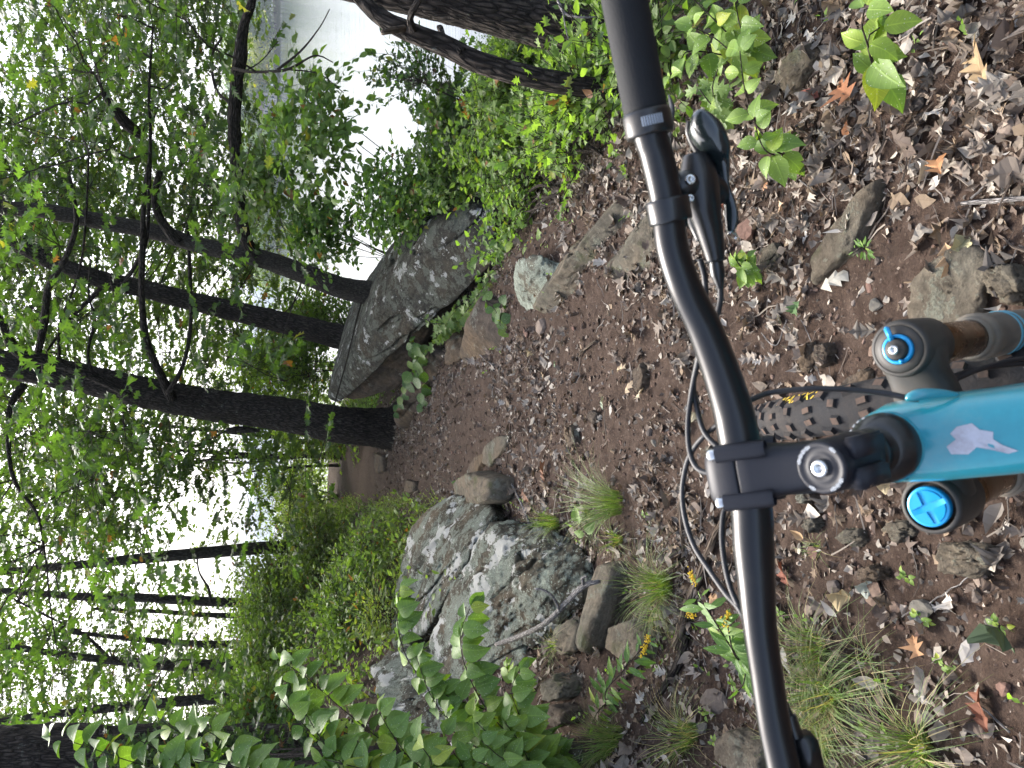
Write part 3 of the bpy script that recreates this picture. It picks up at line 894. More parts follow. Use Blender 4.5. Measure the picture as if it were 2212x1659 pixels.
for (x0, y0, x1, y1, w, d) in ((745, 968, 250, 905, 9, 15.5), (742, 978, 360, 1006, 7, 15.8), (740, 990, 420, 995, 6, 16), (735, 1005, 480, 1030, 5, 16.2), (745, 985, 150, 960, 8, 16.5)):
    q = Tree('sapling_tree', ('first', 'fourth', 'third', 'fifth', 'second')[sg] + ' of the thin sapling stems past the thick oak, counted from the oak', group='thin saplings past the thick oak', mat='bark_far')
    q.trunk([(x0, y0, d, w + 2), ((x0 * 2 + x1) / 3, (y0 * 2 + y1) / 3 + rng.uniform(-6, 6), d, w), ((x0 + 2 * x1) / 3, (y0 + 2 * y1) / 3 + rng.uniform(-8, 8), d, w * 0.8), (x1, y1, d, w * 0.5)], 8, 24, 0.05, 0.1)
    TREES['s%d' % sg] = q; sg += 1

# crown density: rows of 140 (across), columns of 80 (up), read off the photo
DENS = np.array([
 [.35, .75, .85, .85, .8, .75, .3, 0, 0, 0],
 [.4, .75, .8, .85, .55, .5, .45, 0, 0, 0],
 [.8, .85, .85, .55, .6, .7, .45, .1, 0, 0],
 [.85, .8, .85, .8, .7, .8, .7, .3, .1, 0],
 [.85, .85, .8, .7, .75, .7, .6, .4, .2, 0],
 [.9, .85, .85, .7, .45, .7, .65, .5, .3, 0],
 [.7, .8, .85, .9, .85, .75, .65, .5, .35, 0],
 [.45, .7, .9, .8, .35, .2, .3, .45, .3, 0],
 [.45, .6, .8, .5, .2, .2, .15, .1, 0, 0],
 [.75, .85, .8, .7, .45, .35, .2, 0, 0, 0],
 [.9, .95, .85, .8, .65, .5, .3, 0, 0, 0],
 [.9, .9, .7, .75, .7, .5, .3, 0, 0, 0]])
def dens(x, y):
    fx = np.clip(x / 80.0 - 0.5, 0, 9); fy = np.clip(y / 140.0 - 0.5, 0, 11)
    i, j = np.floor(fy).astype(int), np.floor(fx).astype(int)
    i2, j2 = np.minimum(i + 1, 11), np.minimum(j + 1, 9)
    u, v = fy - i, fx - j
    return (DENS[i, j] * (1 - u) * (1 - v) + DENS[i2, j] * u * (1 - v) + DENS[i, j2] * (1 - u) * v + DENS[i2, j2] * u * v)

def canopy(layer, n, d0, d1, size, nl, kind, ca, cb, owners, L=(0.25, 0.5), power=1.3, clump=0.55, pe=0.02, seed=0):
    r = np.random.default_rng(500 + seed)
    x = r.uniform(-260, 780, n * 3); y = r.uniform(-280, 1960, n * 3); d = r.uniform(d0, d1, n * 3)
    P = pixv(x, y, d)
    cl = fbm(P * (1.1 if d1 < 12 else 0.7), 3, 60 + seed) * 0.5 + 0.5
    pr = dens(x, y) ** power * (np.where(y > 1180, 0.25, 1.0) if layer == 'mid' else 1.0) * np.clip((cl - 0.5) * 4 * clump + 0.6, 0, 1.3)
    clear = np.zeros(n * 3, bool)                 # the trunks stand clear of their own leaves
    if layer in ('near', 'front'):
        for ln_, wd_ in (([(850, 925), (600, 893), (450, 874), (300, 845), (0, 786)], 62), ([(752, 733), (540, 680), (300, 622), (150, 585)], 40), ([(815, 636), (640, 585), (540, 552), (400, 520), (300, 495)], 45), ([(545, 560), (518, 450), (506, 270), (512, 120), (540, 0)], 34)):
            L_ = spline(np.array([(q[0], q[1], 0) for q in ln_], float), 60)
            dd_ = np.sqrt((x[:, None] - L_[None, :, 0]) ** 2 + (y[:, None] - L_[None, :, 1]) ** 2).min(1)
            clear |= (dd_ < wd_) & (r.random(n * 3) < 0.93)
    ok = ~clear & (r.random(n * 3) < pr) & (P[:, 2] > h_full(P[:, 0], P[:, 1]) + 0.5)
    P = P[ok][:n]; 
    m_ = len(P)
    a = r.uniform(0, 2 * math.pi, m_)
    tw = nrm(np.stack([np.cos(a), np.sin(a), r.uniform(-0.45, 0.35, m_)], -1))
    Ls = r.uniform(L[0], L[1], m_)
    # own each spray by the nearest trunk among the owners
    D = []
    for o in owners:
        S = np.concatenate(TREES[o].sk)[::4]
        D.append(np.sqrt(((P[:, None] - S[None]) ** 2).sum(-1)).min(1))
    w = np.argmin(np.array(D), 0)
    for k, o in enumerate(owners):
        s = w == k
        if s.sum() < 3: continue
        mb = spray_leaves(P[s], tw[s], Ls[s], nl, size, kind, ca, cb, r, pe, 0.25)
        TREES[o].add(mb, P[s], tw[s], Ls[s])
QL = 1.0
canopy('near', int(560 * QL), 5.2, 7.5, 0.12, 7, 'oak', (0.055, 0.10, 0.022), (0.085, 0.15, 0.03), ['t1', 't3', 't2', 't5'], seed=1)
canopy('front', int(1000 * QL), 7.2, 9.6, 0.108, 8, 'oaks', (0.055, 0.10, 0.022), (0.085, 0.15, 0.03), ['t1', 't3', 't2'], seed=4, clump=.8)
canopy('mid', int(6200 * QL), 9.9, 13.0, 0.115, 8, 'oaks', GREEN_A, GREEN_B, ['t1', 't2', 't3', 't10', 't11'], seed=2)
canopy('far', int(13000 * QL), 14.5, 21, 0.125, 8, 'diam', (0.085, 0.135, 0.022), (0.15, 0.21, 0.035), ['t7', 't8', 't9', 't10', 't11', 't12', 's0', 's2', 's4'], L=(0.3, 0.7), seed=3, power=1.1)
for k, t_ in TREES.items():
    t_.finish(np.random.default_rng(abs(hash(k)) % 1000 if False else sum(map(ord, k))))

# ------------------------------------------------------------------ rocks
_ico = {}
def ico(n):
    if n not in _ico:
        bm = bmesh.new()
        bmesh.ops.create_icosphere(bm, subdivisions=n, radius=1)
        bm.verts.ensure_lookup_table()
        _ico[n] = (np.array([v.co[:] for v in bm.verts]), np.array([[v.index for v in f.verts] for f in bm.faces]))
        bm.free()
    return _ico[n]
def hull_planes(P):
    bm = bmesh.new()
    for p in P: bm.verts.new(p)
    r = bmesh.ops.convex_hull(bm, input=list(bm.verts))
    bm.normal_update()
    c = np.mean(P, 0)
    N, D = [], []
    for f in bm.faces:
        n = np.array(f.normal[:])
        if np.linalg.norm(n) < 0.5: continue
        d = np.dot(n, np.array(f.verts[0].co[:]) - c)
        if d < 0: n, d = -n, -d
        N.append(n); D.append(max(d, 1e-3))
    bm.free()
    return c, np.array(N), np.array(D)
def rock_mesh(P, sub=5, amp=0.03, rounding=0.12, seed=0, strata=None, stamp=0.02, fine=0.006, axis=None):
    P = np.asarray(P, float)
    c, N, D = hull_planes(P)
    ax = np.sqrt(((P - c) ** 2).mean(0)) + 0.02
    U, Fc = ico(sub)
    w, e = np.linalg.eigh(np.cov((P - c).T) + 1e-6 * np.eye(3))
    dirs = nrm((U * np.sqrt(w + 1e-4)) @ e.T)
    q = dirs @ N.T
    inv = np.clip(q / D, 0, None)
    k = 1.0 / max(rounding, 0.02)
    r = 1.0 / ((inv ** k).sum(1) ** (1.0 / k) + 1e-9)      # rounded intersection of half spaces
    V = c + dirs * r[:, None]
    size = np.linalg.norm(P.max(0) - P.min(0))
    off = fbm(V * (2.2 / size) + seed, 3, seed) * amp * 1.6 + fbm(V * (8 / size) + seed, 4, seed + 1) * amp
    # weathered beds: ridges and open cracks drawn out along one direction of the rock
    ax3 = nrm(axis) if axis is not None else e[:, 2]
    al = V @ ax3
    Q = V - al[:, None] * ax3
    if strata is not None:
        sn = nrm(strata); Q = Q + (V @ sn)[:, None] * sn * 0.8
    W = Q * (9 / size) + al[:, None] * ax3 * (2.0 / size) + seed * 1.7
    rg = 1 - np.abs(fbm(W, 4, seed + 4, 0.6)) * 2
    off += (rg - 0.6) * amp * 0.9
    cr = np.abs(fbm(W * 0.7, 3, seed + 6))
    off -= np.clip(0.035 - cr, 0, 1) * amp * 34
    blk = fbm(np.floor(W * 1.6 + 0.5 * fbm(W, 2, seed)[:, None]), 1, seed + 8)
    off += blk * stamp * 0.55
    off += fbm(V * 26, 4, seed + 9, 0.65) * fine * 1.5
    return V + dirs * off[:, None], [Fc]

def rock(name, label, P, mat, cat='rock', group=None, parent=None, **kw):
    V, Fc = rock_mesh(P, **kw)
    o = obj(name, V, Fc, M[mat], parent, smooth=True)
    if parent is None: tag(o, label, cat, group)
    return o

def pts(lst):
    return [pix(*q) for q in lst]
def back(lst, v):
    return [np.asarray(p) + np.asarray(v) for p in lst]

# big lichen boulder right of the trail: tilted slab with an overhang, in two beds
fa = pts([(752, 742, 8.7), (705, 858, 8.9), (752, 880, 8.8), (868, 850, 8.2), (880, 760, 7.6), (920, 705, 7.0), (1010, 645, 6.35), (1082, 560, 5.65), (1085, 452, 5.6), (1035, 432, 5.8), (940, 480, 6.0), (860, 560, 6.8), (800, 640, 7.6)])
fb = [p + np.array([0.35, 0.95, -0.10]) for p in fa[5:12]] + [fa[0] + np.array([0.5, 0.9, -0.1]), fa[1] + np.array([0.3, 0.8, -0.2])]
bA = empty('boulder', fa[3] * [1, 1, 0] + [0, 0, hz(fa[3][0], fa[3][1])])
tag(bA, 'huge tilted grey boulder crusted with lichen, leafy vines draped over its near side', 'boulder')
cut = lambda a, b, t: a * (1 - t) + b * t
upper = [fa[12], fa[0], fa[1], cut(fa[1], fa[2], .6), cut(fa[3], fa[12], .62), cut(fa[5], fa[11], .42), cut(fa[6], fa[10], .30), fa[7], fa[8], fa[9], fa[10], fa[11]] + fb
rock('upper_bed', None, upper, 'rockA', parent=bA, sub=7, amp=0.055, rounding=0.03, seed=4, strata=(0.25, -0.55, 0.8), stamp=0.02, fine=0.016, axis=fa[8] - fa[1])
inn = np.array([0.12, 0.10, -0.05])
lower = [cut(fa[1], fa[2], .5) + inn * .4, fa[2] + inn * .3, fa[3] + inn * .4, fa[4] + inn * 1.2, cut(fa[5], fa[11], .15) + inn * 4, fa[6] + inn * 3, cut(fa[6], fa[10], .45) + inn, cut(fa[5], fa[11], .55) + inn, cut(fa[3], fa[12], .7) + inn * .5] + [p + np.array([0.4, 0.7, -0.5]) for p in (fa[3], fa[5], fa[6])]
rock('lower_bed', None, lower, 'rockC', parent=bA, sub=6, amp=0.06, rounding=0.05, seed=9, strata=(0.3, -0.5, 0.8), stamp=0.01, fine=0.010, axis=fa[8] - fa[1])

def stand(bots, tops, th, lean=0.06, sink=0.04):
    """rock standing on the ground: bots (x, y) of its foot, tops (x, y, x of the foot below it)"""
    B = [gp(*q) for q in bots]
    T = [pix(x, y, depth_of(gp(f, y)) + lean) for x, y, f in tops]
    k = [p + np.array([0.1 * th, th, 0]) for p in T]
    for p, q in zip(k, T): p[2] = max(hz(p[0], p[1]) - 0.02, q[2] - 0.25 * th)
    g = [p + np.array([0.1 * th, th, 0]) for p in B]
    for p in g: p[2] = hz(p[0], p[1]) - sink
    return [p - np.array([0, 0, sink]) for p in B] + T + k + g

def fr(lst, th, drop=0.1):
    """front outline points and the same pushed back by th metres"""
    a = pts(lst)
    return a + [p + np.array([0.15 * th, th, -drop]) for p in a]

rock('rock', 'long rounded brown slab with its blunt end against the thick oak',
     stand([(872, 936), (892, 915), (922, 860), (950, 800), (978, 748)], [(842, 905, 880), (848, 932, 880), (855, 870, 905), (872, 820, 930), (905, 775, 955), (935, 735, 972)], 0.40), 'rockC', sub=5, amp=0.03, rounding=0.10, seed=21, fine=0.006)
rock('rock', 'square edged brown block with a tan face between the lichen boulder and the trail',
     stand([(1003, 800), (1040, 790), (1062, 775), (1089, 762), (1094, 690), (1085, 650)], [(992, 765, 1010), (1005, 700, 1060), (1035, 645, 1080), (1055, 715, 1085), (1050, 640, 1080)], 0.30), 'rockC', sub=5, amp=0.012, rounding=0.02, seed=33, strata=(0.3, -0.4, 0.85), stamp=0.012)
rock('rock', 'low broken stone patched with pale lichen just beyond the square brown block',
     stand([(985, 800), (1005, 760), (1010, 710)], [(962, 790, 985), (960, 740, 1000), (985, 715, 1005)], 0.25), 'rockC', sub=4, amp=0.02, rounding=0.08, seed=35)
rock('rock', 'pale green lichen covered rock wedged behind the long ridge stone',
     stand([(1150, 690), (1165, 668), (1200, 640), (1215, 570)], [(1118, 560, 1190), (1112, 590, 1180), (1128, 640, 1165), (1165, 552, 1215)], 0.28), 'rockD', sub=5, amp=0.02, rounding=0.05, seed=41)
rock('rock', 'long pointed grey ridge stone with a snail shell on its face',
     stand([(1172, 684), (1207, 685), (1240, 648), (1264, 590), (1322, 520), (1366, 474), (1394, 424)], [(1152, 664, 1185), (1178, 620, 1240), (1205, 590, 1262), (1255, 520, 1315), (1320, 448, 1372), (1378, 402, 1395)], 0.16, 0.10), 'rockE', sub=6, amp=0.020, rounding=0.02, seed=45, strata=(0.45, -0.5, 0.75), stamp=0.02)
rock('rock', 'broad flat grey stone half under the handlebar beside the ridge stone',
     stand([(1314, 642), (1350, 630), (1400, 604), (1455, 592), (1482, 500)], [(1322, 600, 1350), (1345, 540, 1410), (1392, 470, 1450), (1445, 430, 1480)], 0.14, 0.12), 'rockE', sub=5, amp=0.010, rounding=0.05, seed=47)
rock('rock', 'small reddish stone lying between the ridge stone and the broad flat one',
     stand([(1330, 622), (1374, 564)], [(1308, 592, 1340), (1345, 545, 1370)], 0.06), 'rockC', sub=4, amp=0.008, rounding=0.06, seed=49)

# boulder on the left side of the trail: two lobes split by a crack
bB = empty('boulder', gp(1275, 1230))
tag(bB, 'low domed boulder splashed with white lichen and split by a dark crack', 'boulder')
b1 = pts([(1048, 1128, 4.35), (1085, 1126, 4.25), (1130, 1130, 4.12), (1200, 1152, 3.82), (1262, 1182, 3.58), (1292, 1230, 3.44), (1288, 1290, 3.44), (1240, 1345, 3.55), (1190, 1400, 3.62), (1120, 1440, 3.72), (1060, 1450, 3.85), (985, 1460, 4.1), (930, 1440, 4.4), (930, 1370, 4.5), (985, 1260, 4.45), (1020, 1190, 4.4), (1140, 1240, 3.68), (1200, 1240, 3.52), (1100, 1320, 3.75)])
gb = [np.array([p[0] - 0.1, p[1] + 0.25, hz(p[0], p[1] + 0.2) - 0.12]) for p in b1]
rock('main_lobe', None, b1 + gb, 'rockB', parent=bB, sub=7, amp=0.045, rounding=0.03, seed=61, strata=(-0.55, -0.55, 0.62), stamp=0.014, fine=0.012, axis=(-0.75, 0.85, 0.35))
b2 = pts([(880, 1150, 5.9), (905, 1110, 5.8), (960, 1078, 5.5), (1010, 1062, 5.25), (1060, 1076, 4.9), (1075, 1112, 4.55), (1035, 1160, 4.5), (985, 1250, 4.6), (925, 1350, 4.8), (860, 1420, 5.2), (845, 1330, 5.5), (868, 1220, 5.8), (970, 1150, 4.95)])
gb2 = [np.array([p[0] - 0.1, p[1] + 0.25, hz(p[0], p[1] + 0.2) - 0.12]) for p in b2]
rock('back_lobe', None, b2 + gb2, 'rockB', parent=bB, sub=6, amp=0.035, rounding=0.03, seed=63, strata=(-0.55, -0.55, 0.62), stamp=0.012, fine=0.011, axis=(-0.75, 0.85, 0.35))
b3 = pts([(930, 1440, 4.35), (985, 1420, 4.25), (1060, 1420, 4.0), (1110, 1450, 3.8), (1030, 1580, 3.75), (930, 1590, 3.9), (820, 1530, 4.3), (780, 1440, 4.9), (840, 1390, 4.9)])
gb3 = [np.array([p[0] - 0.1, p[1] + 0.25, hz(p[0], p[1] + 0.2) - 0.15]) for p in b3]
rock('shaded_lobe', None, b3 + gb3, 'rockB', parent=bB, sub=6, amp=0.05, rounding=0.035, seed=65, strata=(-0.7, -0.15, 0.62), stamp=0.012, fine=0.008)

def gstone(name, label, outline, h, mat, cat='rock', group=None, sub=5, amp=0.007, rounding=0.03, seed=0, fine=0.004, sink=0.05):
    """stone bedded in the ground; outline in picture units, h the height it stands proud"""
    g = [gp(*q) for q in outline]
    c = np.mean(g, 0)
    nrmz = np.array([0, 0, 1.0])
    top = [c + (p - c) * 0.90 + nrmz * h * (0.75 + 0.5 * ((k * 7) % 5) / 5) for k, p in enumerate(g)]
    mid = [p + nrmz * h * 0.3 for p in g]
    bot = [p - nrmz * sink for p in g]
    return rock(name, label, top + mid + bot, mat, cat, group, sub=sub, amp=amp, rounding=rounding, seed=seed, fine=fine, stamp=0.003)
gstone('rock', 'dark mossy lump of rock between the grass and the white splashed boulder', [(1010, 1085), (1015, 1040), (1060, 1015), (1110, 1030), (1112, 1080), (1060, 1100)], 0.16, 'rockE', seed=71, amp=0.02, sub=5)
gstone('rock', 'flat grey slab lying in the trail, farther of the two side by side', [(1040, 1000), (1052, 965), (1085, 938), (1108, 940), (1095, 975), (1062, 1010)], 0.03, 'rockE', seed=72)
gstone('rock', 'brown flake of rock in the trail left of the flat grey slab', [(1010, 1020), (1030, 985), (1058, 975), (1050, 1005), (1030, 1040)], 0.025, 'rockC', seed=73)
gstone('rock', 'long flat stone with a rough top pointing up the litter slope', [(1765, 618), (1768, 565), (1810, 515), (1855, 440), (1895, 395), (1920, 378), (1922, 420), (1895, 480), (1865, 545), (1820, 560)], 0.035, 'rockE', seed=74, sub=5)
gstone('rock', 'large flat brown stone beside the fork in the bare soil', [(1970, 650), (1985, 600), (2060, 540), (2120, 520), (2190, 560), (2150, 620), (2130, 690), (2080, 720), (1975, 720)], 0.03, 'rockE', seed=75, sub=5)
gstone('rock', 'dark rough stone at the lower edge of the photo next to the large flat one', [(2160, 620), (2175, 580), (2230, 570), (2260, 610), (2240, 660), (2190, 665)], 0.05, 'rockE', seed=76, amp=0.012)
gstone('rock', 'flat grey stone buried in leaf litter near the edge of the big leaves', [(1680, 190), (1700, 130), (1760, 90), (1790, 110), (1760, 160), (1720, 210)], 0.03, 'rockE', seed=77)
gstone('rock', 'grey brown stone with a twig resting on it on the litter slope', [(1850, 100), (1870, 60), (1930, 50), (1950, 80), (1900, 110)], 0.03, 'rockC', seed=78)
gstone('rock', 'reddish brown round stone standing by itself beside the tyre', [(1772, 775), (1780, 745), (1805, 740), (1815, 760), (1812, 785), (1790, 795)], 0.035, 'rockC', seed=79, amp=0.006)
gstone('rock', 'buried brown stone touching the tyre under the cable loop', [(1790, 860), (1830, 820), (1880, 790), (1900, 800), (1890, 850), (1840, 870)], 0.02, 'rockC', seed=80)
gstone('rock', 'small buried stone farther along beside the tyre', [(1730, 790), (1735, 750), (1770, 735), (1768, 780), (1750, 805)], 0.015, 'rockC', seed=81)
gstone('rock', 'flat stone half covered by soil at the foot of the litter slope', [(1640, 585), (1650, 535), (1690, 520), (1700, 555), (1670, 590)], 0.02, 'rockE', seed=82)
gstone('rock', 'brown stone showing between leaves on the trail below the ridge stone', [(1375, 840), (1378, 800), (1398, 780), (1405, 810), (1400, 840), (1385, 850)], 0.03, 'rockC', seed=83)
gstone('rock', 'narrow tan stone with a split on the trail among pale leaves', [(1228, 950), (1230, 918), (1250, 920), (1255, 960), (1240, 965)], 0.03, 'rockC', seed=84)
gstone('rock', 'little rounded stone beside the pale green fallen leaf on the trail', [(1277, 905), (1280, 888), (1297, 890), (1298, 908), (1288, 914)], 0.02, 'rockC', seed=85)
gstone('rock', 'long squared grey block lying at the foot of the white splashed boulder', [(1262, 1390), (1298, 1300), (1326, 1212), (1350, 1212), (1356, 1240), (1334, 1320), (1310, 1400), (1284, 1415)], 0.07, 'rockE', seed=86, sub=5, amp=0.008, rounding=0.03)
gstone('rock', 'mossy stone between the grey dead branch and the long squared block', [(1210, 1390), (1220, 1350), (1255, 1330), (1275, 1350), (1268, 1400), (1230, 1415)], 0.06, 'rockE', seed=87, sub=5, amp=0.012)
gstone('rock', 'slanting flat stone behind the largest grass tuft', [(1330, 1400), (1345, 1350), (1400, 1330), (1430, 1360), (1420, 1420), (1370, 1430)], 0.07, 'rockE', seed=88, amp=0.01)
gstone('rock', 'round purplish stone under the left hand shrub and beside the curled white leaf', [(1210, 1560), (1212, 1520), (1240, 1512), (1262, 1530), (1258, 1560), (1230, 1570)], 0.08, 'rockC', seed=89, amp=0.008)
gstone('rock', 'grey lichened stone low under the left hand shrub', [(1195, 1640), (1205, 1600), (1240, 1590), (1262, 1610), (1260, 1650), (1225, 1660)], 0.08, 'rockB', seed=90, amp=0.01)
gstone('rock', 'mossy brown stone beside the round purplish one', [(1190, 1500), (1200, 1470), (1240, 1450), (1262, 1470), (1250, 1505), (1215, 1515)], 0.08, 'rockE', seed=91, amp=0.01)
gstone('rock', 'large earth coloured stone left of the handlebar at the lower border', [(1560, 1640), (1570, 1590), (1620, 1570), (1680, 1600), (1680, 1660), (1600, 1670)], 0.05, 'rockE', seed=92, amp=0.01, sub=5)
gstone('rock', 'rounded dark brown pebble stone standing proud in the soil left of the fork', [(1873, 1240), (1880, 1225), (1905, 1219), (1926, 1228), (1925, 1247), (1895, 1255), (1878, 1250)], 0.03, 'rockC', seed=93)
gstone('rock', 'large mossy soil stained stone left of the blue capped fork leg', [(2040, 1200), (2055, 1170), (2110, 1165), (2165, 1175), (2180, 1215), (2130, 1245), (2060, 1240)], 0.035, 'rockE', seed=94, amp=0.01, sub=5)
gstone('rock', 'flattish earth covered stone nearest the blue capped fork leg', [(1910, 1150), (1925, 1128), (1975, 1122), (1985, 1150), (1950, 1172)], 0.02, 'rockE', seed=95, amp=0.008)
gstone('rock', 'half buried angular stone between the fork leg and the small grass sprig', [(1820, 1160), (1835, 1145), (1870, 1140), (1878, 1165), (1850, 1180)], 0.025, 'rockE', seed=96, amp=0.008)
gstone('rock', 'dark round stone by the small grass sprig beside the stem', [(1745, 1135), (1755, 1118), (1780, 1116), (1788, 1135), (1770, 1150)], 0.03, 'rockE', seed=97)
gstone('rock', 'brown stone poking out from under the stem', [(1732, 1075), (1740, 1060), (1770, 1058), (1778, 1078), (1750, 1088)], 0.03, 'rockC', seed=98)
gstone('rock', 'reddish stone in front of the stem between two cable loops', [(1520, 985), (1525, 965), (1552, 962), (1556, 985), (1540, 998)], 0.03, 'rockC', seed=99)
gstone('rock', 'dark buried rock bank left of the trail farther up', [(760, 1180), (770, 1110), (800, 1095), (835, 1120), (840, 1200), (800, 1240)], 0.12, 'rockC', seed=100, amp=0.02)
gstone('rock', 'flat stone lying across the far trail beside the oak base', [(812, 1000), (818, 975), (838, 985), (836, 1020), (820, 1025)], 0.05, 'rockC', seed=101, amp=0.01)
gstone('rock', 'narrow flat stone lying in the far trail', [(878, 1055), (885, 1035), (905, 1040), (902, 1062), (888, 1068)], 0.04, 'rockC', seed=102, amp=0.008)
gstone('rock', 'pale rock standing among the shore weeds', [(1095, 260), (1115, 220), (1160, 205), (1165, 240), (1120, 280)], 0.35, 'rockD', seed=103, amp=0.03, sub=5)
gstone('rock', 'leaning grey rock half hidden in the shore weeds behind the slim stem', [(1000, 345), (1020, 300), (1060, 290), (1060, 330), (1030, 360)], 0.35, 'rockA', seed=104, amp=0.03, sub=5)

# loose stones, each its own object, shared meshes
SV = []
for k in range(10):
    U, Fc = ico(2)
    r_ = np.random.default_rng(900 + k)
    N_ = nrm(r_.standard_normal((9, 3))); D_ = r_.uniform(0.62, 1.0, 9)
    q = np.clip((U @ N_.T) / D_, 0, None)
    rr = 1 / ((q ** 9).sum(1) ** (1 / 9) + 1e-9)
    V = U * np.minimum(rr, 1.25)[:, None] * np.array([1, r_.uniform(0.6, 0.9), r_.uniform(0.35, 0.65)])
    V = V + U * (fbm(U * 3, 2, 900 + k) * 0.06)[:, None]
    SV.append((V, Fc))
STC = [(0.14, 0.085, 0.065), (0.11, 0.09, 0.075), (0.17, 0.12, 0.09), (0.13, 0.12, 0.10), (0.09, 0.075, 0.065), (0.19, 0.15, 0.12)]
smeshes = []
for k in range(10):
    V, Fc = SV[k]
    for c in STC[k % 6], STC[(k + 3) % 6]:
        smeshes.append(mesh_data('stone', V, [Fc], M['stone'], {'col': np.tile([*c, 1], (len(V), 1))}, False))
r_ = np.random.default_rng(77)
ns = 0
while ns < 170:
    x, y = r_.uniform(900, 2230), r_.uniform(120, 1655)
    p = gp(x, y)
    if p[1] > 7: continue
    s = abs(p[0] - trail_c(p[1])) / trail_w(p[1])
    if r_.random() > (1.0 if s < 0.9 else 0.35): continue
    o = bpy.data.objects.new('stone', smeshes[r_.integers(0, len(smeshes))])
    COL.objects.link(o)
    sz = math.exp(r_.normal(-4.3, 0.42)) * (1.25 if p[1] > 3 else 1)
    o.location = p + np.array([0, 0, sz * 0.12])
    o.scale = (sz, sz, sz)
    o.rotation_euler = (r_.uniform(-.3, .3), r_.uniform(-.3, .3), r_.uniform(0, 6.3))
    ns += 1
    tag(o, 'small loose stone lying on the reddish brown trail soil', 'stone', 'small loose stones on the trail')

# gravel and crumbs of earth: too many to count
def gravel(n, seed, smin, smax, name, label, cols_, sub=1):
    r = np.random.default_rng(seed)
    Y = 0.75 + 9 * r.random(n * 2) ** 2.0
    X = trail_c(Y) + r.uniform(-1, 1, n * 2) * (trail_w(Y) + 0.55 + 0.02 * Y) * 1.15
    dd = fbm(np.stack([X, Y, 0 * X], -1) * 2.2, 3, 44) * 0.5 + 0.5
    ok = r.random(n * 2) < np.clip(dd * 1.6 - 0.1, 0.1, 1)
    X, Y = X[ok][:n], Y[ok][:n]
    m_ = len(X)
    Z = h_full(X, Y)
    s = np.exp(r.uniform(math.log(smin), math.log(smax), m_)) * (0.75 + 0.12 * Y)
    T = []
    for k in range(6):
        U, Fc = ico(sub)
        rr = 1 + 0.28 * r.standard_normal(len(U))
        V = U * np.clip(rr, 0.6, 1.5)[:, None] * np.array([1, 0.8, 0.6])
        T.append((V, [Fc], V * 0))
    a = r.uniform(0, 6.3, m_)
    d = np.stack([np.cos(a), np.sin(a), r.uniform(-.2, .2, m_)], -1)
    R = rot_frames(d, np.array([0, 0, 1.0]) + 0.3 * r.standard_normal((m_, 3)))
    c = np.array(cols_)[r.integers(0, len(cols_), m_)] * (1 + 0.2 * r.standard_normal((m_, 1)))
    c = np.concatenate([np.clip(c, .01, 1), np.ones((m_, 1))], 1)
    mb = inst(T, r.integers(0, 6, m_), R, np.stack([X, Y, Z + s * 0.15], -1), s, c)
    o = mb.build(name, M['stone'], at=(0, 2, 0))
    tag(o, label, kind='stuff')
gravel(17000, 5, 0.0025, 0.010, 'gravel', 'crumbs of reddish earth and fine grit on the trail', [(0.10, 0.062, 0.045), (0.06, 0.038, 0.028), (0.13, 0.09, 0.07), (0.08, 0.055, 0.042), (0.11, 0.095, 0.08), (0.22, 0.18, 0.15)], 1)

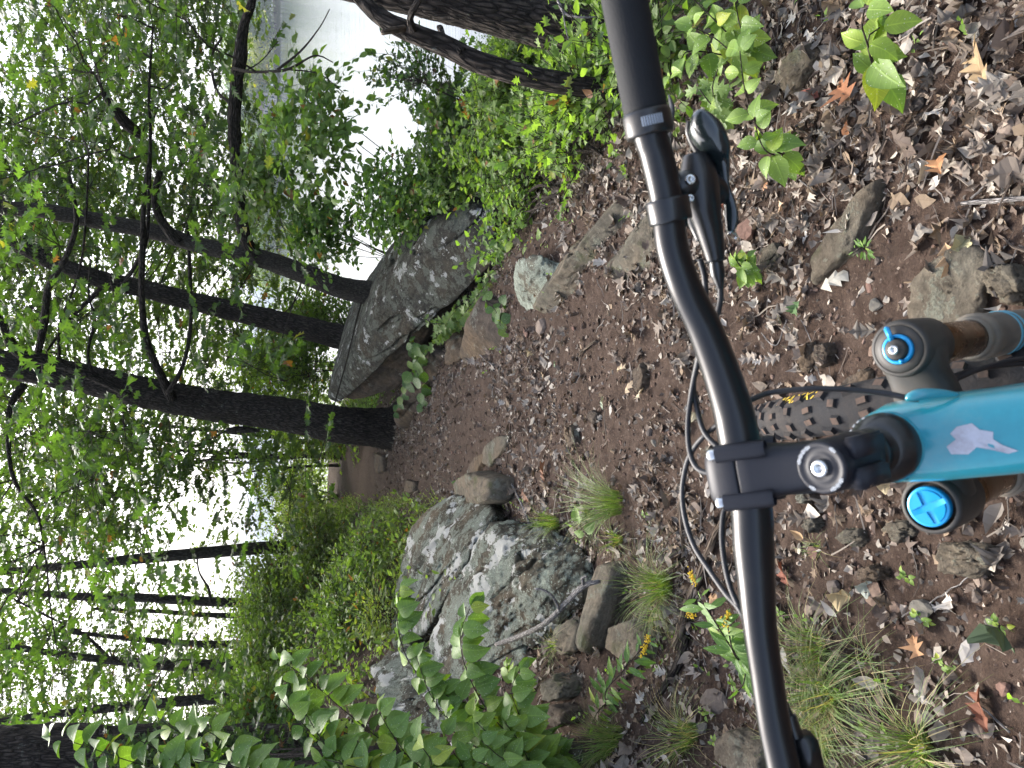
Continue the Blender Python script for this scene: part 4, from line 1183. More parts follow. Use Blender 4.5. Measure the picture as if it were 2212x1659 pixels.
# ------------------------------------------------------------------ dead leaves, chips and twigs
def litter_density(X, Y):
    n = fbm(np.stack([X, Y, 0 * X], -1) * 1.7, 3, 88) * 0.5 + 0.5
    s = (X - trail_c(Y)) / trail_w(Y)
    base = 0.20 + 0.75 * np.clip(s - 0.05, 0, 1) + 0.45 * np.clip(-s - 0.45, 0, 1)
    base = base + 0.55 * np.exp(-((Y - 2.7) / 0.55) ** 2) + 0.15 * np.exp(-((Y - 4.0) / 0.8) ** 2)
    base = base * np.where((s < 0.1) & (Y < 2.3), 0.6, 1.0) * (1 - .85 * np.exp(-((X - .22) / .28) ** 2 - ((Y - 1.45) / .45) ** 2))
    return np.clip(base * (0.25 + 1.5 * np.clip((n - 0.38) * 4, 0, 1)), 0, 1)
def litter(n, seed, smin, smax, tp, name, label, pal, mat, lift=0.006, tilt=0.45, ymax=11, white=0.05):
    r = np.random.default_rng(seed)
    Y = 0.7 + (ymax - 0.7) * r.random(n * 4) ** 1.9
    X = trail_c(Y) * np.clip((Y - 2) / 3, 0, 1) + r.uniform(-1, 1, n * 4) * (1.2 + 0.32 * Y)
    ok = r.random(n * 4) < litter_density(X, Y)
    X, Y = X[ok][:n], Y[ok][:n]
    m_ = len(X)
    Z = h_full(X, Y)
    s = np.exp(r.uniform(math.log(smin), math.log(smax), m_))
    a = r.uniform(0, 6.3, m_)
    d = np.stack([np.cos(a), np.sin(a), r.uniform(-tilt, tilt, m_)], -1)
    e = 0.02
    gxn = (h_macro(X + e, Y) - h_macro(X - e, Y)) / (2 * e)
    gyn = (h_macro(X, Y + e) - h_macro(X, Y - e)) / (2 * e)
    nn = np.stack([-gxn, -gyn, np.ones(m_)], -1) + tilt * 0.9 * r.standard_normal((m_, 3))
    nn[r.random(m_) < 0.35] *= [1, 1, -1]
    R = rot_frames(d, nn)
    c = np.array(pal)[r.integers(0, len(pal), m_)] * (1 + 0.22 * r.standard_normal((m_, 1)))
    wh = r.random(m_) < white
    c[wh] = np.array([0.40, 0.37, 0.33]) * (1 + 0.15 * r.standard_normal((wh.sum(), 1)))
    c = np.concatenate([np.clip(c, .01, 1), np.ones((m_, 1))], 1)
    mb = inst(tp, r.integers(0, len(tp), m_), R, np.stack([X, Y, Z + lift * (0.4 + r.random(m_) * 1.3)], -1), s, c)
    o = mb.build(name, M[mat], at=(0, 2, 0))
    tag(o, label, kind='stuff')
PALD = [(0.150, 0.119, 0.092), (0.194, 0.158, 0.128), (0.106, 0.079, 0.062), (0.238, 0.202, 0.167), (0.150, 0.132, 0.114), (0.088, 0.063, 0.048), (0.176, 0.128, 0.084), (0.282, 0.251, 0.211)]
CH = []
for k in range(6):
    r_ = np.random.default_rng(700 + k)
    st = [(0, 0, 0), (0.3, r_.uniform(0.2, 0.45), 0.1), (0.7, r_.uniform(0.15, 0.4), -0.1), (1, 0, 0)]
    CH.append(leaf_tpl(st, r_.uniform(-.5, .8), r_.uniform(-.2, .4), 0, r_.uniform(-1, 1), 0.3, 710 + k))
litter(30000, 21, 0.010, 0.034, CH, 'leaf_litter', 'broken grey brown leaf scraps covering the slope', PALD, 'dead', 0.006, 0.6)
litter(15000, 22, 0.026, 0.078, DTP, 'leaf_litter', 'curled dry oak leaves lying thick on the slope', PALD, 'dead', 0.010, 0.38)
STK = []
for k in range(4):
    r_ = np.random.default_rng(750 + k)
    P = np.array([[r_.uniform(-.06, .06), t_, r_.uniform(-.03, .03)] for t_ in (0, .33, .66, 1)])
    V, Fc, _ = tube(P, [0.022, 0.02, 0.018, 0.01], 4, False)
    STK.append((V, Fc, V * 0))
litter(5200, 23, 0.03, 0.13, STK, 'twig_litter', 'thin broken twigs and rootlets strewn over the soil', [(0.13, 0.10, 0.08), (0.22, 0.19, 0.16), (0.09, 0.07, 0.055), (0.30, 0.26, 0.22)], 'dead', 0.008, 0.12, 9, 0.04)

# single fallen leaves that stand out, (x, y, size m, colour, heading deg, template, label)
FL = [
 (2065, 525, .075, (.36, .24, .14), 200, 0, 'large tan curled oak leaf beside the flat brown stone'),
 (2100, 510, .05, (.30, .28, .16), 150, 3, 'pale olive leaf next to the large tan curled one'),
 (2070, 380, .07, (.36, .18, .08), 30, 1, 'orange tan split leaf on the litter above the grey stick'),
 (1860, 210, .08, (.30, .13, .06), 50, 4, 'rusty orange leaf pair high on the litter slope'),
 (1930, 195, .08, (.36, .27, .14), 10, 3, 'golden tan leaf standing on edge in the litter'),
 (1835, 300, .04, (.32, .15, .07), 320, 5, 'small rusty leaf left of a loop of twig'),
 (1675, 405, .05, (.36, .19, .10), 80, 2, 'crumpled orange leaf with a green seedling beside it'),
 (1715, 440, .05, (.42, .30, .20), 100, 1, 'pale peach leaf rolled at its edges near the brake lever'),
 (1590, 455, .045, (.26, .10, .06), 60, 5, 'reddish leaf just under the brake lever'),
 (2150, 190, .10, (.38, .27, .15), 20, 0, 'broad tan leaf lying flat near the lower right litter'),
 (1800, 625, .075, (.40, .38, .32), 300, 2, 'white weathered skeleton of a leaf on the soil'),
 (1745, 650, .05, (.075, .14, .05), 130, 0, 'fresh green fallen oak leaf on the bare soil'),
 (1693, 703, .03, (.50, .44, .28), 340, 5, 'small cream coloured leaf standing on bare soil'),
 (1310, 885, .055, (.38, .42, .30), 10, 0, 'pale grey green fallen oak leaf on the trail'),
 (1205, 795, .035, (.26, .34, .22), 20, 0, 'small pale green fallen leaf below the square block'),
 (1405, 860, .06, (.45, .38, .26), 60, 1, 'cream oak leaf nearest the handlebar on the trail'),
 (1345, 800, .06, (.45, .36, .24), 280, 0, 'lobed cream leaf upper of the pair on the trail'),
 (1365, 850, .06, (.43, .33, .22), 330, 2, 'lobed cream leaf lower of the pair on the trail'),
 (1185, 810, .05, (.36, .27, .17), 80, 6, 'brownish leaf bent over a pebble on the trail'),
 (1155, 765, .05, (.38, .30, .17), 50, 3, 'long yellowish leaf at the foot of the square block'),
 (952, 930, .05, (.45, .34, .22), 60, 0, 'lone pale leaf on the bare dirt past the flat slab'),
 (1185, 1040, .10, (.24, .13, .08), 20, 0, 'big brown oak leaf on top of the grass beside the trail'),
 (1150, 1055, .09, (.22, .12, .075), 200, 1, 'big brown oak leaf tucked under its brighter neighbour'),
 (1350, 1420, .085, (.24, .085, .035), 300, 0, 'shiny red brown oak leaf under the goldenrod'),
 (1545, 1290, .075, (.38, .24, .13), 280, 0, 'tan oak leaf with a hole beside the goldenrod'),
 (1230, 1320, .06, (.30, .20, .12), 330, 3, 'dry folded leaf caught on the grey dead branch'),
 (1720, 1265, .07, (.20, .075, .045), 40, 0, 'dark red oak leaf in the soil left of the stem'),
 (1700, 1250, .06, (.44, .42, .38), 120, 1, 'white ragged leaf beside the dark red one'),
 (1845, 1290, .06, (.42, .33, .18), 90, 3, 'crinkled straw coloured leaf shaped like a fan'),
 (1745, 1165, .035, (.40, .27, .15), 60, 5, 'oval tan leaf by the small grass sprig'),
 (2000, 1415, .045, (.36, .20, .10), 30, 4, 'tan triangular leaf pointing out of the dark soil'),
 (2150, 1580, .08, (.17, .065, .035), 20, 0, 'dark rust leaf at the lower left corner of the soil'),
 (1935, 1048, .035, (.44, .36, .22), 100, 3, 'cream leaf half hidden under the teal tube'),
 (2120, 1230, .03, (.34, .22, .13), 100, 5, 'small brown cupped leaf by the mossy stone'),
 (1900, 1265, .05, (.34, .36, .30), 100, 3, 'whitish thin leaf bent over dark crumbs of soil'),
 (2190, 1400, .09, (.07, .10, .05), 0, 3, 'dull green broad leaf at the lower edge of the photo'),
 (1270, 1385, .045, (.30, .18, .11), 200, 6, 'small brown leaf beside the fine grass by the block'),
 (1560, 960, .05, (.30, .25, .21), 100, 1, 'grey brown leaf seen through the cable loops'),
 (1550, 1075, .07, (.28, .25, .22), 40, 2, 'grey ragged leaf under the front cables'),
 (1520, 900, .05, (.46, .40, .26), 60, 3, 'cream leaf caught between the cable and the bar'),
 (2010, 1330, .04, (.32, .33, .33), 100, 3, 'blue grey chip of leaf in the dark soil'),
 (1775, 210, .045, (.34, .13, .10), 60, 5, 'pinkish leaf lying under the big green leaves'),
]
for (x, y, s, c, hd, tk, lab) in FL:
    p = gp(x, y)
    V, Fc, luv = DTP[tk]
    a = math.radians(hd)
    R = rot_frames(np.array([[math.cos(a), math.sin(a), 0.12]]), np.array([[0.1, -0.25, 1.0]]))[0]
    W = V @ R.T * s * 1.15
    W[:, 2] -= W[:, 2].min()
    o = obj('fallen_leaf', W + p + [0, 0, 0.006], Fc, M['dead'], at=p + [0, 0, 0.006], attrs={'col': np.tile([*c, 1], (len(V), 1)), 'luv': luv})
    tag(o, lab, 'leaf')

# ------------------------------------------------------------------ sticks and roots
def stick(label, pl, mat='grey_wood', name='stick', cat='stick', up=0.012, k=8, rough=0.1):
    """pl: (x, y, width px[, lift]) on the ground"""
    P, Rr = [], []
    for q in pl:
        g = gp(q[0], q[1])
        P.append(g + np.array([0, 0, (q[3] if len(q) > 3 else up)]))
        Rr.append(q[2] * depth_of(g) / F / 2)
    S = spline(np.column_stack([P, Rr]), len(pl) * 7)
    V, Fc, bk = tube(S[:, :3], S[:, 3], k)
    V += (fbm(V * 45, 2, 3) * 0.002)[:, None]
    o = obj(name, V, Fc, M[mat], attrs={'bk': bk}, smooth=True)
    if label: tag(o, label, cat)
    return o
def stickp(label, pl, mat, forks=(), name='branch', cat='branch'):
    """pl: (x, y, depth, width)"""
    a = np.array(pl, float)
    mb = MB()
    for q in (a,) + tuple(np.array(f, float) for f in forks):
        V, Fc, bk, _ = limb(q, 8, max(10, len(q) * 6), 0.1)
        mb.add(V, Fc, bk=bk)
    o = mb.build(name, M[mat], smooth=True)
    return tag(o, label, cat)
stickp('weathered grey dead branch leaning on the white splashed boulder', [(1072, 1392, 3.42, 9), (1120, 1375, 3.28, 11), (1180, 1345, 3.08, 12), (1230, 1295, 2.96, 12), (1262, 1265, 2.88, 13), (1296, 1256, 2.84, 8)], 'grey_wood',
       [[(1210, 1320, 3.0, 7), (1195, 1290, 2.98, 6), (1175, 1275, 2.98, 5), (1155, 1272, 3.0, 4)], [(1262, 1265, 2.88, 8), (1258, 1250, 2.86, 7), (1268, 1245, 2.84, 4)]])
stick('straight pale stick with a fork on the soil at the lower edge of the photo', [(2092, 440, 9), (2130, 437, 11), (2180, 434, 12), (2240, 428, 12)])
stick('short twig forking off the straight pale stick', [(2115, 430, 5), (2125, 415, 5), (2145, 395, 4)])
stick('long brown root crossing under the left end of the handlebar', [(1475, 1395, 24), (1500, 1300, 20), (1530, 1230, 18), (1560, 1150, 14), (1600, 1080, 10)], 'bark_pale', 'root', 'root', 0.02)
stick('dark broken branch lying among the grass tufts left of the handlebar', [(1390, 1560, 8), (1440, 1490, 12), (1475, 1430, 20), (1490, 1370, 16)], 'bark')
stick('thick brown root arching out of the ground in front of the stem', [(1488, 1190, 7), (1486, 1140, 12), (1480, 1095, 13), (1490, 1075, 11), (1505, 1068, 9)], 'bark_pale', 'root', 'root', 0.02)
stick('pale bent twig by the rusty leaf in the litter', [(1700, 330, 3), (1730, 380, 3), (1750, 400, 4), (1775, 420, 3)])
stick('curved dark vine stem on the litter slope', [(1830, 310, 4), (1838, 340, 4), (1860, 375, 4), (1895, 385, 3)], 'twig')
stick('grey twig on the litter pointing at the plant with big leaves', [(1695, 305, 4), (1730, 275, 5), (1755, 255, 6), (1770, 250, 5)])
stick('thin white rootlet wandering over the soil beside the tyre', [(1740, 690, 2), (1765, 740, 2.5), (1772, 790, 2.5), (1785, 820, 2)])
stick('knobbly twig lying on soil left of the cream leaf', [(1655, 720, 2.5), (1680, 745, 3.5), (1695, 735, 3), (1710, 690, 3)])
stick('short straight chip of wood lying on the trail', [(1255, 770, 5), (1275, 750, 6), (1295, 735, 5)], 'bark_pale')
stick('slim dark stick lying across the trail by the flat grey slab', [(1098, 1010, 2.5), (1102, 980, 3), (1106, 940, 3), (1108, 915, 2.5)], 'twig')
stick('grey twig curling round the square block', [(1010, 690, 4), (1022, 730, 4), (1035, 760, 3.5), (1070, 790, 3)])
stick('slender stick in the grass behind the white splashed boulder', [(1110, 1045, 4), (1135, 1095, 5), (1150, 1130, 4)])
stick('smooth light brown stick under the curve of the bar', [(1530, 1330, 8), (1560, 1280, 7), (1590, 1215, 6)], 'bark_pale')
stick('thin grey stick lying by the mossy stone at the lower left', [(1960, 1330, 3), (2040, 1290, 3.5), (2110, 1240, 3.5), (2190, 1180, 3)])
stick('dry stalk lying across the soil beside the yellow green seedlings', [(2100, 1500, 3), (2140, 1530, 5), (2200, 1580, 5)])
# snail shell on the ridge stone
V, Fc = lathe(pix(1207, 612, 4.02), (FWD * -1 + UP * 0.3), [(0.004, 0.012), (0.009, 0.012), (0.014, 0.008), (0.016, 0.0), (0.014, -0.01), (0.004, -0.012)], 20)
M['shell'] = mat_plain('shell', (0.42, 0.34, 0.20), 0.4)
o = obj('snail_shell', V, Fc, M['shell'], smooth=True)
tag(o, 'small cream ring shaped snail shell on the long ridge stone', 'shell')

# ------------------------------------------------------------------ shrubs and plants
def shrub(label, x, y, d, rx, ry, rd, n, size, kind, ca, cb, nl=8, L=(0.15, 0.35), pe=0.03, up=0.35, name='shrub', seed=0, foot=None, stems=9, nm='leaf', droop=0.25, fmat='leaf', cat='shrub', group=None, gap=0.35):
    """leafy shrub filling an ellipsoid round pix(x, y, d); rx, ry picture units, rd metres; every stem runs to the foot"""
    r = np.random.default_rng(1000 + seed + int(x * 3 + y))
    q = r.standard_normal((n * 2, 3)); q = q / np.linalg.norm(q, axis=1, keepdims=True) * (r.random((n * 2, 1)) ** 0.45)
    P = pixv(x + q[:, 0] * rx, y + q[:, 1] * ry, np.maximum(d + q[:, 2] * rd, 0.8))
    cl = fbm(P * (2.4 / max(rd, .25)) ** 0.7, 2, int(x)) * 0.5 + 0.5
    ok = (P[:, 2] > h_full(P[:, 0], P[:, 1]) + 0.03) & (cl > gap)
    P = P[ok][:n]
    n = len(P)
    if foot is None:
        c = pix(x + rx * 0.8, y, d)
        foot = np.array([c[0], c[1], hz(c[0], c[1])])
    else:
        foot = gp(*foot)
    out = nrm(P - foot + 0.001)
    tw = nrm(out + np.stack([r.normal(0, .6, n), r.normal(0, .6, n), r.normal(-.1, .4, n)], -1))
    Ls = r.uniform(L[0], L[1], n)
    root = empty(name, foot)
    tag(root, label, cat, group)
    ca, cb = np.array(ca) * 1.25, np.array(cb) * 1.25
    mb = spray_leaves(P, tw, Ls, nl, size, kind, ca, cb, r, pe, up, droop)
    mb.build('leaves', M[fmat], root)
    tm = MB()
    V, Fc, bk = twig_mesh(P, P + tw * Ls[:, None], 0.0022, 0.001, r); tm.add(V, Fc, bk=bk)
    nh = max(3, n // 10)
    hub = P[r.choice(n, nh, replace=False)] * 0.8 + foot * 0.2
    k = np.argmin(((P[:, None] - hub[None]) ** 2).sum(-1), 1)
    near_ = np.linalg.norm(hub[k] - P, axis=1) < (0.45 if d < 9 else 0.8)
    V, Fc, bk = twig_mesh(hub[k][near_], P[near_], 0.0024, 0.0014, r, 0, 3); tm.add(V, Fc, bk=bk)
    tm.build('twigs', M['twig'], root)['kind'] = 'stuff'
    for j in r.permutation(nh)[:min(stems, 9 if d < 6 else 4)]:
        b = foot + np.array([r.normal(0, .04), r.normal(0, .04), -0.03])
        md = (b + hub[j]) / 2 + np.array([r.normal(0, .05), r.normal(0, .05), .05])
        V, Fc, bk = tube(spline([b, md, hub[j]], 9), np.linspace(.008, .003, 9) * (1 + rd), 6)
        obj('stem', V, Fc, M['twig'], root, attrs={'bk': bk}, smooth=True)
    return root

G1, G2 = (0.07, 0.13, 0.024), (0.13, 0.21, 0.04)
B1, B2 = (0.10, 0.17, 0.03), (0.17, 0.25, 0.05)
shrub('leafy shrub with glossy oval leaves in front of the bright lake gap', 665, 290, 7.0, 95, 150, 0.6, 185, 0.10, 'oval', (.08, .14, .03), (.14, .21, .04), nl=6, L=(.25, .45), foot=(930, 420), seed=1)
shrub('dark shrub with small oval leaves hanging against the lake, right of the smooth trunk', 560, 410, 7.4, 75, 90, 0.6, 110, 0.095, 'oval', (.07, .12, .025), (.12, .18, .04), nl=6, L=(.25, .4), foot=(860, 560), seed=2)
shrub('thin shrub of small leaves above the ridge of the lichen boulder', 700, 500, 7.2, 85, 65, 0.5, 190, 0.07, 'oval', (.05, .10, .02), (.10, .17, .03), nl=7, seed=3, foot=(880, 560))
shrub('dense mid green shrub between the lichen boulder and the lake', 850, 440, 6.8, 95, 95, 0.5, 300, 0.065, 'oval', G1, G2, nl=7, seed=4, foot=(960, 470))
shrub('bright bush right behind the upper edge of the lichen boulder', 930, 380, 6.3, 80, 90, 0.5, 270, 0.06, 'oval', G1, B2, nl=7, seed=5, foot=(1010, 400))
shrub('young oak shoots with lobed leaves on the bank by the lake', 960, 250, 6.0, 75, 70, 0.5, 170, 0.08, 'oaks', G1, B1, nl=6, seed=6, foot=(1050, 260))
shrub('light green weeds in front of the leaning grey rock on the bank', 1055, 330, 5.0, 80, 90, 0.4, 260, 0.055, 'oval', B1, B2, nl=6, seed=7, foot=(1130, 340))
shrub('bushy bramble with yellow green leaves behind the slim dead stem', 1100, 215, 4.6, 80, 75, 0.35, 220, 0.06, 'maple', B1, B2, nl=5, seed=8, foot=(1180, 220))
shrub('small leaved bush between the two leaning stems by the water', 1150, 125, 4.6, 90, 55, 0.35, 190, 0.055, 'maple', G1, B2, nl=6, seed=9, foot=(1260, 140))
shrub('trailing leafy weeds on the bank just past the ridge stone', 1160, 420, 4.5, 85, 90, 0.35, 270, 0.045, 'oval', G1, B2, nl=6, seed=10, foot=(1220, 430), pe=.05)
shrub('low tangle of heart shaped leaves beside the bar end of the ridge stone', 1240, 300, 3.7, 75, 85, 0.3, 190, 0.05, 'maple', G1, B2, nl=5, seed=11, foot=(1310, 320), pe=.05)
shrub('leaves hanging on a bent twig against the bright water', 905, 160, 5.6, 70, 60, 0.3, 70, 0.055, 'oval', (.04, .08, .02), (.07, .12, .03), nl=6, seed=12, foot=(1180, 300), gap=.2, stems=4)
shrub('dense green weeds at the water line under the thick leaning trunk', 1290, 15, 4.4, 80, 45, 0.4, 150, 0.055, 'oval', G1, B2, nl=6, seed=13, foot=(1360, 40))
shrub('low green seedlings round the foot of the two leaning stems', 1270, 200, 3.3, 55, 60, 0.2, 110, 0.05, 'maple', B1, B2, nl=5, seed=14, foot=(1320, 220))
shrub('dense weeds under the handlebar grip on the lake side', 1390, 100, 2.7, 70, 110, 0.2, 160, 0.045, 'oval', G1, B2, nl=6, seed=15, foot=(1420, 150))
shrub('leafy tangle behind the foot of the thick oak', 700, 930, 13.5, 110, 60, 1.2, 300, 0.10, 'diam', (.10, .16, .025), (.18, .25, .045), nl=8, seed=16, L=(.3, .5))
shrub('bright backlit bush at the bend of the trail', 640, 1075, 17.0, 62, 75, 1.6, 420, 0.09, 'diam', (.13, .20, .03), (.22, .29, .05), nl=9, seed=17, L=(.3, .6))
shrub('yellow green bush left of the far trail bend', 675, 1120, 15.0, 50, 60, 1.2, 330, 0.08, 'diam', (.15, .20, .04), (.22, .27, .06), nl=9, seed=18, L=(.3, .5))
shrub('tall bush between the smooth trunk and the leaning dark tree', 700, 690, 12.5, 90, 60, 1.0, 300, 0.10, 'diam', (.08, .14, .02), (.14, .21, .04), nl=8, seed=19, L=(.3, .5))
shrub('leafy bush seen between the leaning dark tree and the thick oak', 640, 800, 12.5, 110, 70, 1.2, 420, 0.10, 'diam', (.10, .17, .025), (.18, .26, .045), nl=8, seed=20, L=(.3, .5))
shrub('dense bush at the foot of the trunk before the lake gap', 690, 1195, 11.5, 70, 60, 0.9, 380, 0.085, 'diam', (.08, .13, .025), (.15, .21, .045), nl=8, seed=21, L=(.25, .5))
shrub('dark undergrowth bush between the lake gap trunk and its dark neighbour', 600, 1260, 12.5, 75, 65, 0.9, 400, 0.085, 'diam', (.08, .13, .025), (.15, .21, .045), nl=8, seed=22, L=(.25, .5))
shrub('green thicket at the feet of the dark upright trunks', 590, 1350, 11.5, 75, 70, 0.9, 420, 0.08, 'diam', (.08, .13, .025), (.15, .22, .045), nl=8, seed=23, L=(.25, .5))
shrub('sunlit thicket on the crest between the bowed grey trunk and the leaning one', 500, 1465, 13.5, 90, 55, 1.2, 360, 0.09, 'diam', (.10, .16, .03), (.18, .24, .05), nl=8, seed=24, L=(.25, .5))
shrub('thicket below the bowed grey trunk behind the big green leaves', 610, 1450, 9.0, 80, 70, 0.8, 420, 0.075, 'oval', (.07, .12, .025), (.13, .19, .04), nl=7, seed=25, L=(.2, .4))
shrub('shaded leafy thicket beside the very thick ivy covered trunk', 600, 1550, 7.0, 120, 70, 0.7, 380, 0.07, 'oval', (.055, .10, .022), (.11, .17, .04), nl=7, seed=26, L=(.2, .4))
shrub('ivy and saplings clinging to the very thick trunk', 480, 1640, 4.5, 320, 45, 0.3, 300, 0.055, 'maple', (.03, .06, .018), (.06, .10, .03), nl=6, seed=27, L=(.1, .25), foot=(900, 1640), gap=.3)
shrub('low bush spreading over the bank above the white splashed boulder', 760, 1350, 6.6, 60, 110, 0.6, 380, 0.055, 'oval', (.08, .13, .025), (.15, .22, .045), nl=7, seed=28, L=(.15, .3))
shrub('weedy clump left of the far trail below the lake gap trunk', 790, 1230, 7.6, 45, 70, 0.6, 280, 0.05, 'oval', (.07, .12, .025), (.14, .20, .04), nl=7, seed=29, L=(.15, .3))
shrub('grassy weeds with red tinged leaves behind the white splashed boulder', 830, 1330, 5.6, 45, 60, 0.4, 120, 0.06, 'lance', (.10, .15, .03), (.18, .22, .05), nl=6, seed=30, L=(.15, .3), pe=.1)

# ground cover over the left slope and the bank: nobody could count it
def cover(name, label, n, seed, test, size, kind, ca, cb, h=(0.02, 0.25), nl=5, Y=(3, 26), W=9, pe=0.03):
    r = np.random.default_rng(seed)
    y = Y[0] + (Y[1] - Y[0]) * r.random(n * 6) ** 1.3
    x = trail_c(y) + r.uniform(-W, W, n * 6)
    ok = test(x, y, r)
    x, y = x[ok][:n], y[ok][:n]
    m_ = len(x)
    z = h_full(x, y)
    hh = r.uniform(h[0], h[1], m_)
    P = np.stack([x, y, z + hh * 0.35], -1)
    a = r.uniform(0, 6.3, m_)
    tw = nrm(np.stack([np.cos(a) * .7, np.sin(a) * .7, r.uniform(.4, 1.6, m_)], -1))
    ca, cb = np.array(ca) * 1.35, np.array(cb) * 1.35
    mb = spray_leaves(P, tw, hh * 0.9 + 0.03, nl, size, kind, ca, cb, r, pe, 0.5, 0.1)
    o = mb.build(name, M['leaf'], at=(0, 8, 0)); tag(o, label, kind='stuff')
def patch(x, y, s): return fbm(np.stack([x, y, 0 * x], -1) * 1.1, 3, s) * 0.5 + 0.5
left = lambda x, y, r: ((trail_c(y) - x) > trail_w(y) + 0.05 + 0.5 * np.clip((7 - y) / 4, 0, 1.6)) & (patch(x, y, 7) > 0.30 + 0.3 * r.random(len(x)) * (y < 7)) & (h_full(x, y) > WZ)
right = lambda x, y, r: ((x - trail_c(y)) > trail_w(y) + 0.35 + 0.25 * (y < 4) + 1.3 * ((y > 4.9) & (y < 9.8))) & (patch(x, y, 9) > 0.38) & (h_full(x, y) > WZ - 0.1)
cover('undergrowth', 'mixed low green plants covering the left slope', 7500, 31, left, 0.055, 'oval', (.085, .135, .026), (.16, .22, .05), (0.03, 0.34), 6, (4.4, 26), 7)
cover('undergrowth', 'short yellow green weeds along the left edge of the trail', 2200, 32, lambda x, y, r: ((trail_c(y) - x) > trail_w(y) * 0.95) & ((trail_c(y) - x) < trail_w(y) + 0.9) & (patch(x, y, 8) > .4), 0.035, 'lance', (.13, .17, .04), (.20, .25, .06), (0.03, 0.14), 6, (5.2, 20), 2.5)
cover('undergrowth', 'tangled green plants covering the bank down to the lake', 6500, 33, right, 0.05, 'oval', (.08, .14, .025), (.16, .24, .05), (0.03, 0.32), 6, (2.6, 17), 8)
cover('undergrowth', 'thin scatter of seedlings among the leaf litter', 260, 34, lambda x, y, r: (np.abs(trail_c(y) - x) > trail_w(y) * 0.6), 0.022, 'oval', (.12, .20, .03), (.18, .28, .05), (0.01, 0.05), 4, (1.0, 5), 2.2)
cover('undergrowth', 'distant bushes closing off the far end of the trail', 3000, 35, lambda x, y, r: (y > 19) & (h_full(x, y) > WZ) & ((x - trail_c(y)) < 3), 0.10, 'diam', (.09, .14, .03), (.18, .24, .05), (0.2, 1.2), 8, (18, 30), 9)

# plants whose single leaves can be told apart: each leaf an object
BL = {}
def leafset(key, tpls, col, mat):
    BL[key] = [mesh_data('leaf', V, Fc, M[mat], {'col': np.tile([*col, 1], (len(V), 1)), 'luv': luv}, True) for V, Fc, luv in tpls]
leafset('broad', TP['broad'], (.12, .21, .045), 'leaf_obj')
leafset('yellow', TP['broad'], (.145, .235, .045), 'leaf_obj')
leafset('round', [leaf_tpl([(0, 0, 0), (.1, .3, 0), (.35, .46, 0), (.6, .45, 0), (.85, .28, 0), (1, 0, 0)], .15, .15), leaf_tpl([(0, 0, 0), (.1, .3, 0), (.35, .46, 0), (.6, .45, 0), (.85, .28, 0), (1, 0, 0)], .3, .3)], (.07, .135, .035), 'leaf_obj')
leafset('lance', [leaf_tpl([(0, 0, 0), (.2, .12, 0), (.5, .17, 0), (.8, .09, 0), (1, 0, 0)], .3, .35), leaf_tpl([(0, 0, 0), (.2, .12, 0), (.5, .17, 0), (.8, .09, 0), (1, 0, 0)], .2, .1)], (.10, .19, .04), 'leaf_obj')
leafset('lobed', TP['maple'] + TP['maple'], (.11, .18, .04), 'leaf_obj')
def put_leaf(root, key, P, d, n, s, r):
    me = BL[key][r.integers(0, len(BL[key]))]
    o = bpy.data.objects.new('leaf', me)
    COL.objects.link(o)
    R = rot_frames(np.array([d]), np.array([n]))[0]
    m4 = Matrix.Identity(4)
    for i in range(3):
        for j in range(3): m4[i][j] = R[i, j] * s
        m4[i][3] = P[i] - ORG[root.name][i]
    o.parent = root
    o.matrix_local = m4
    return o
def leafy(name, label, base, stems, size, key, gapm, seed, cat='plant', group=None, droop=0.45, face=0.5, jit=0.3, whorl=False, stemr=0.0025, skip=0.15, tipsz=0.7):
    """stems: lists of (x, y, depth) in picture units; leaves in opposite pairs"""
    r = np.random.default_rng(seed)
    b = gp(*base)
    root = empty(name, b)
    tag(root, label, cat, group)
    for st in stems:
        W = pixv(*np.array(st, float).T)
        if np.linalg.norm(W[0] - b) > 0.02:
            W = np.vstack([b - [0, 0, .02], W])
        ln = np.linalg.norm(np.diff(W, axis=0), axis=1).sum()
        S = spline(W, 40)
        V, Fc, bk = tube(S, np.linspace(stemr * 1.3, stemr * .6, 40), 5)
        obj('stem', V, Fc, M['twig'], root, attrs={'bk': bk}, smooth=True)
        n_ = int(ln / gapm)
        for k in range(n_):
            t = 1 - k / max(n_, 1)
            if t < skip: break
            i = int(t * 39)
            T = nrm(S[min(i + 1, 39)] - S[max(i - 1, 0)])
            hor = nrm(np.cross(T, [0, 0, 1.0]) + 1e-3)
            rotk = (k % 2) * 0.9 + r.uniform(-.3, .3)
            h2 = hor * math.cos(rotk) + np.cross(T, hor) * math.sin(rotk)
            for s in ((1, -1) if k else (1, -1, 0)):
                d = T * r.uniform(.25, .6) + h2 * s * 1.0 + r.normal(0, jit, 3) * .5
                if s == 0: d = T + r.normal(0, .15, 3)
                d = nrm(d); d[2] -= droop * r.uniform(.6, 1.5)
                nn = np.array([0, 0, 1.0]) + (-FWD) * face + r.normal(0, jit, 3)
                put_leaf(root, key, S[i] + nrm(d) * 0.008, d, nn, size * r.uniform(.7, 1.15) * (tipsz + (1 - tipsz) * min(1, k / 3)), r)
    return root
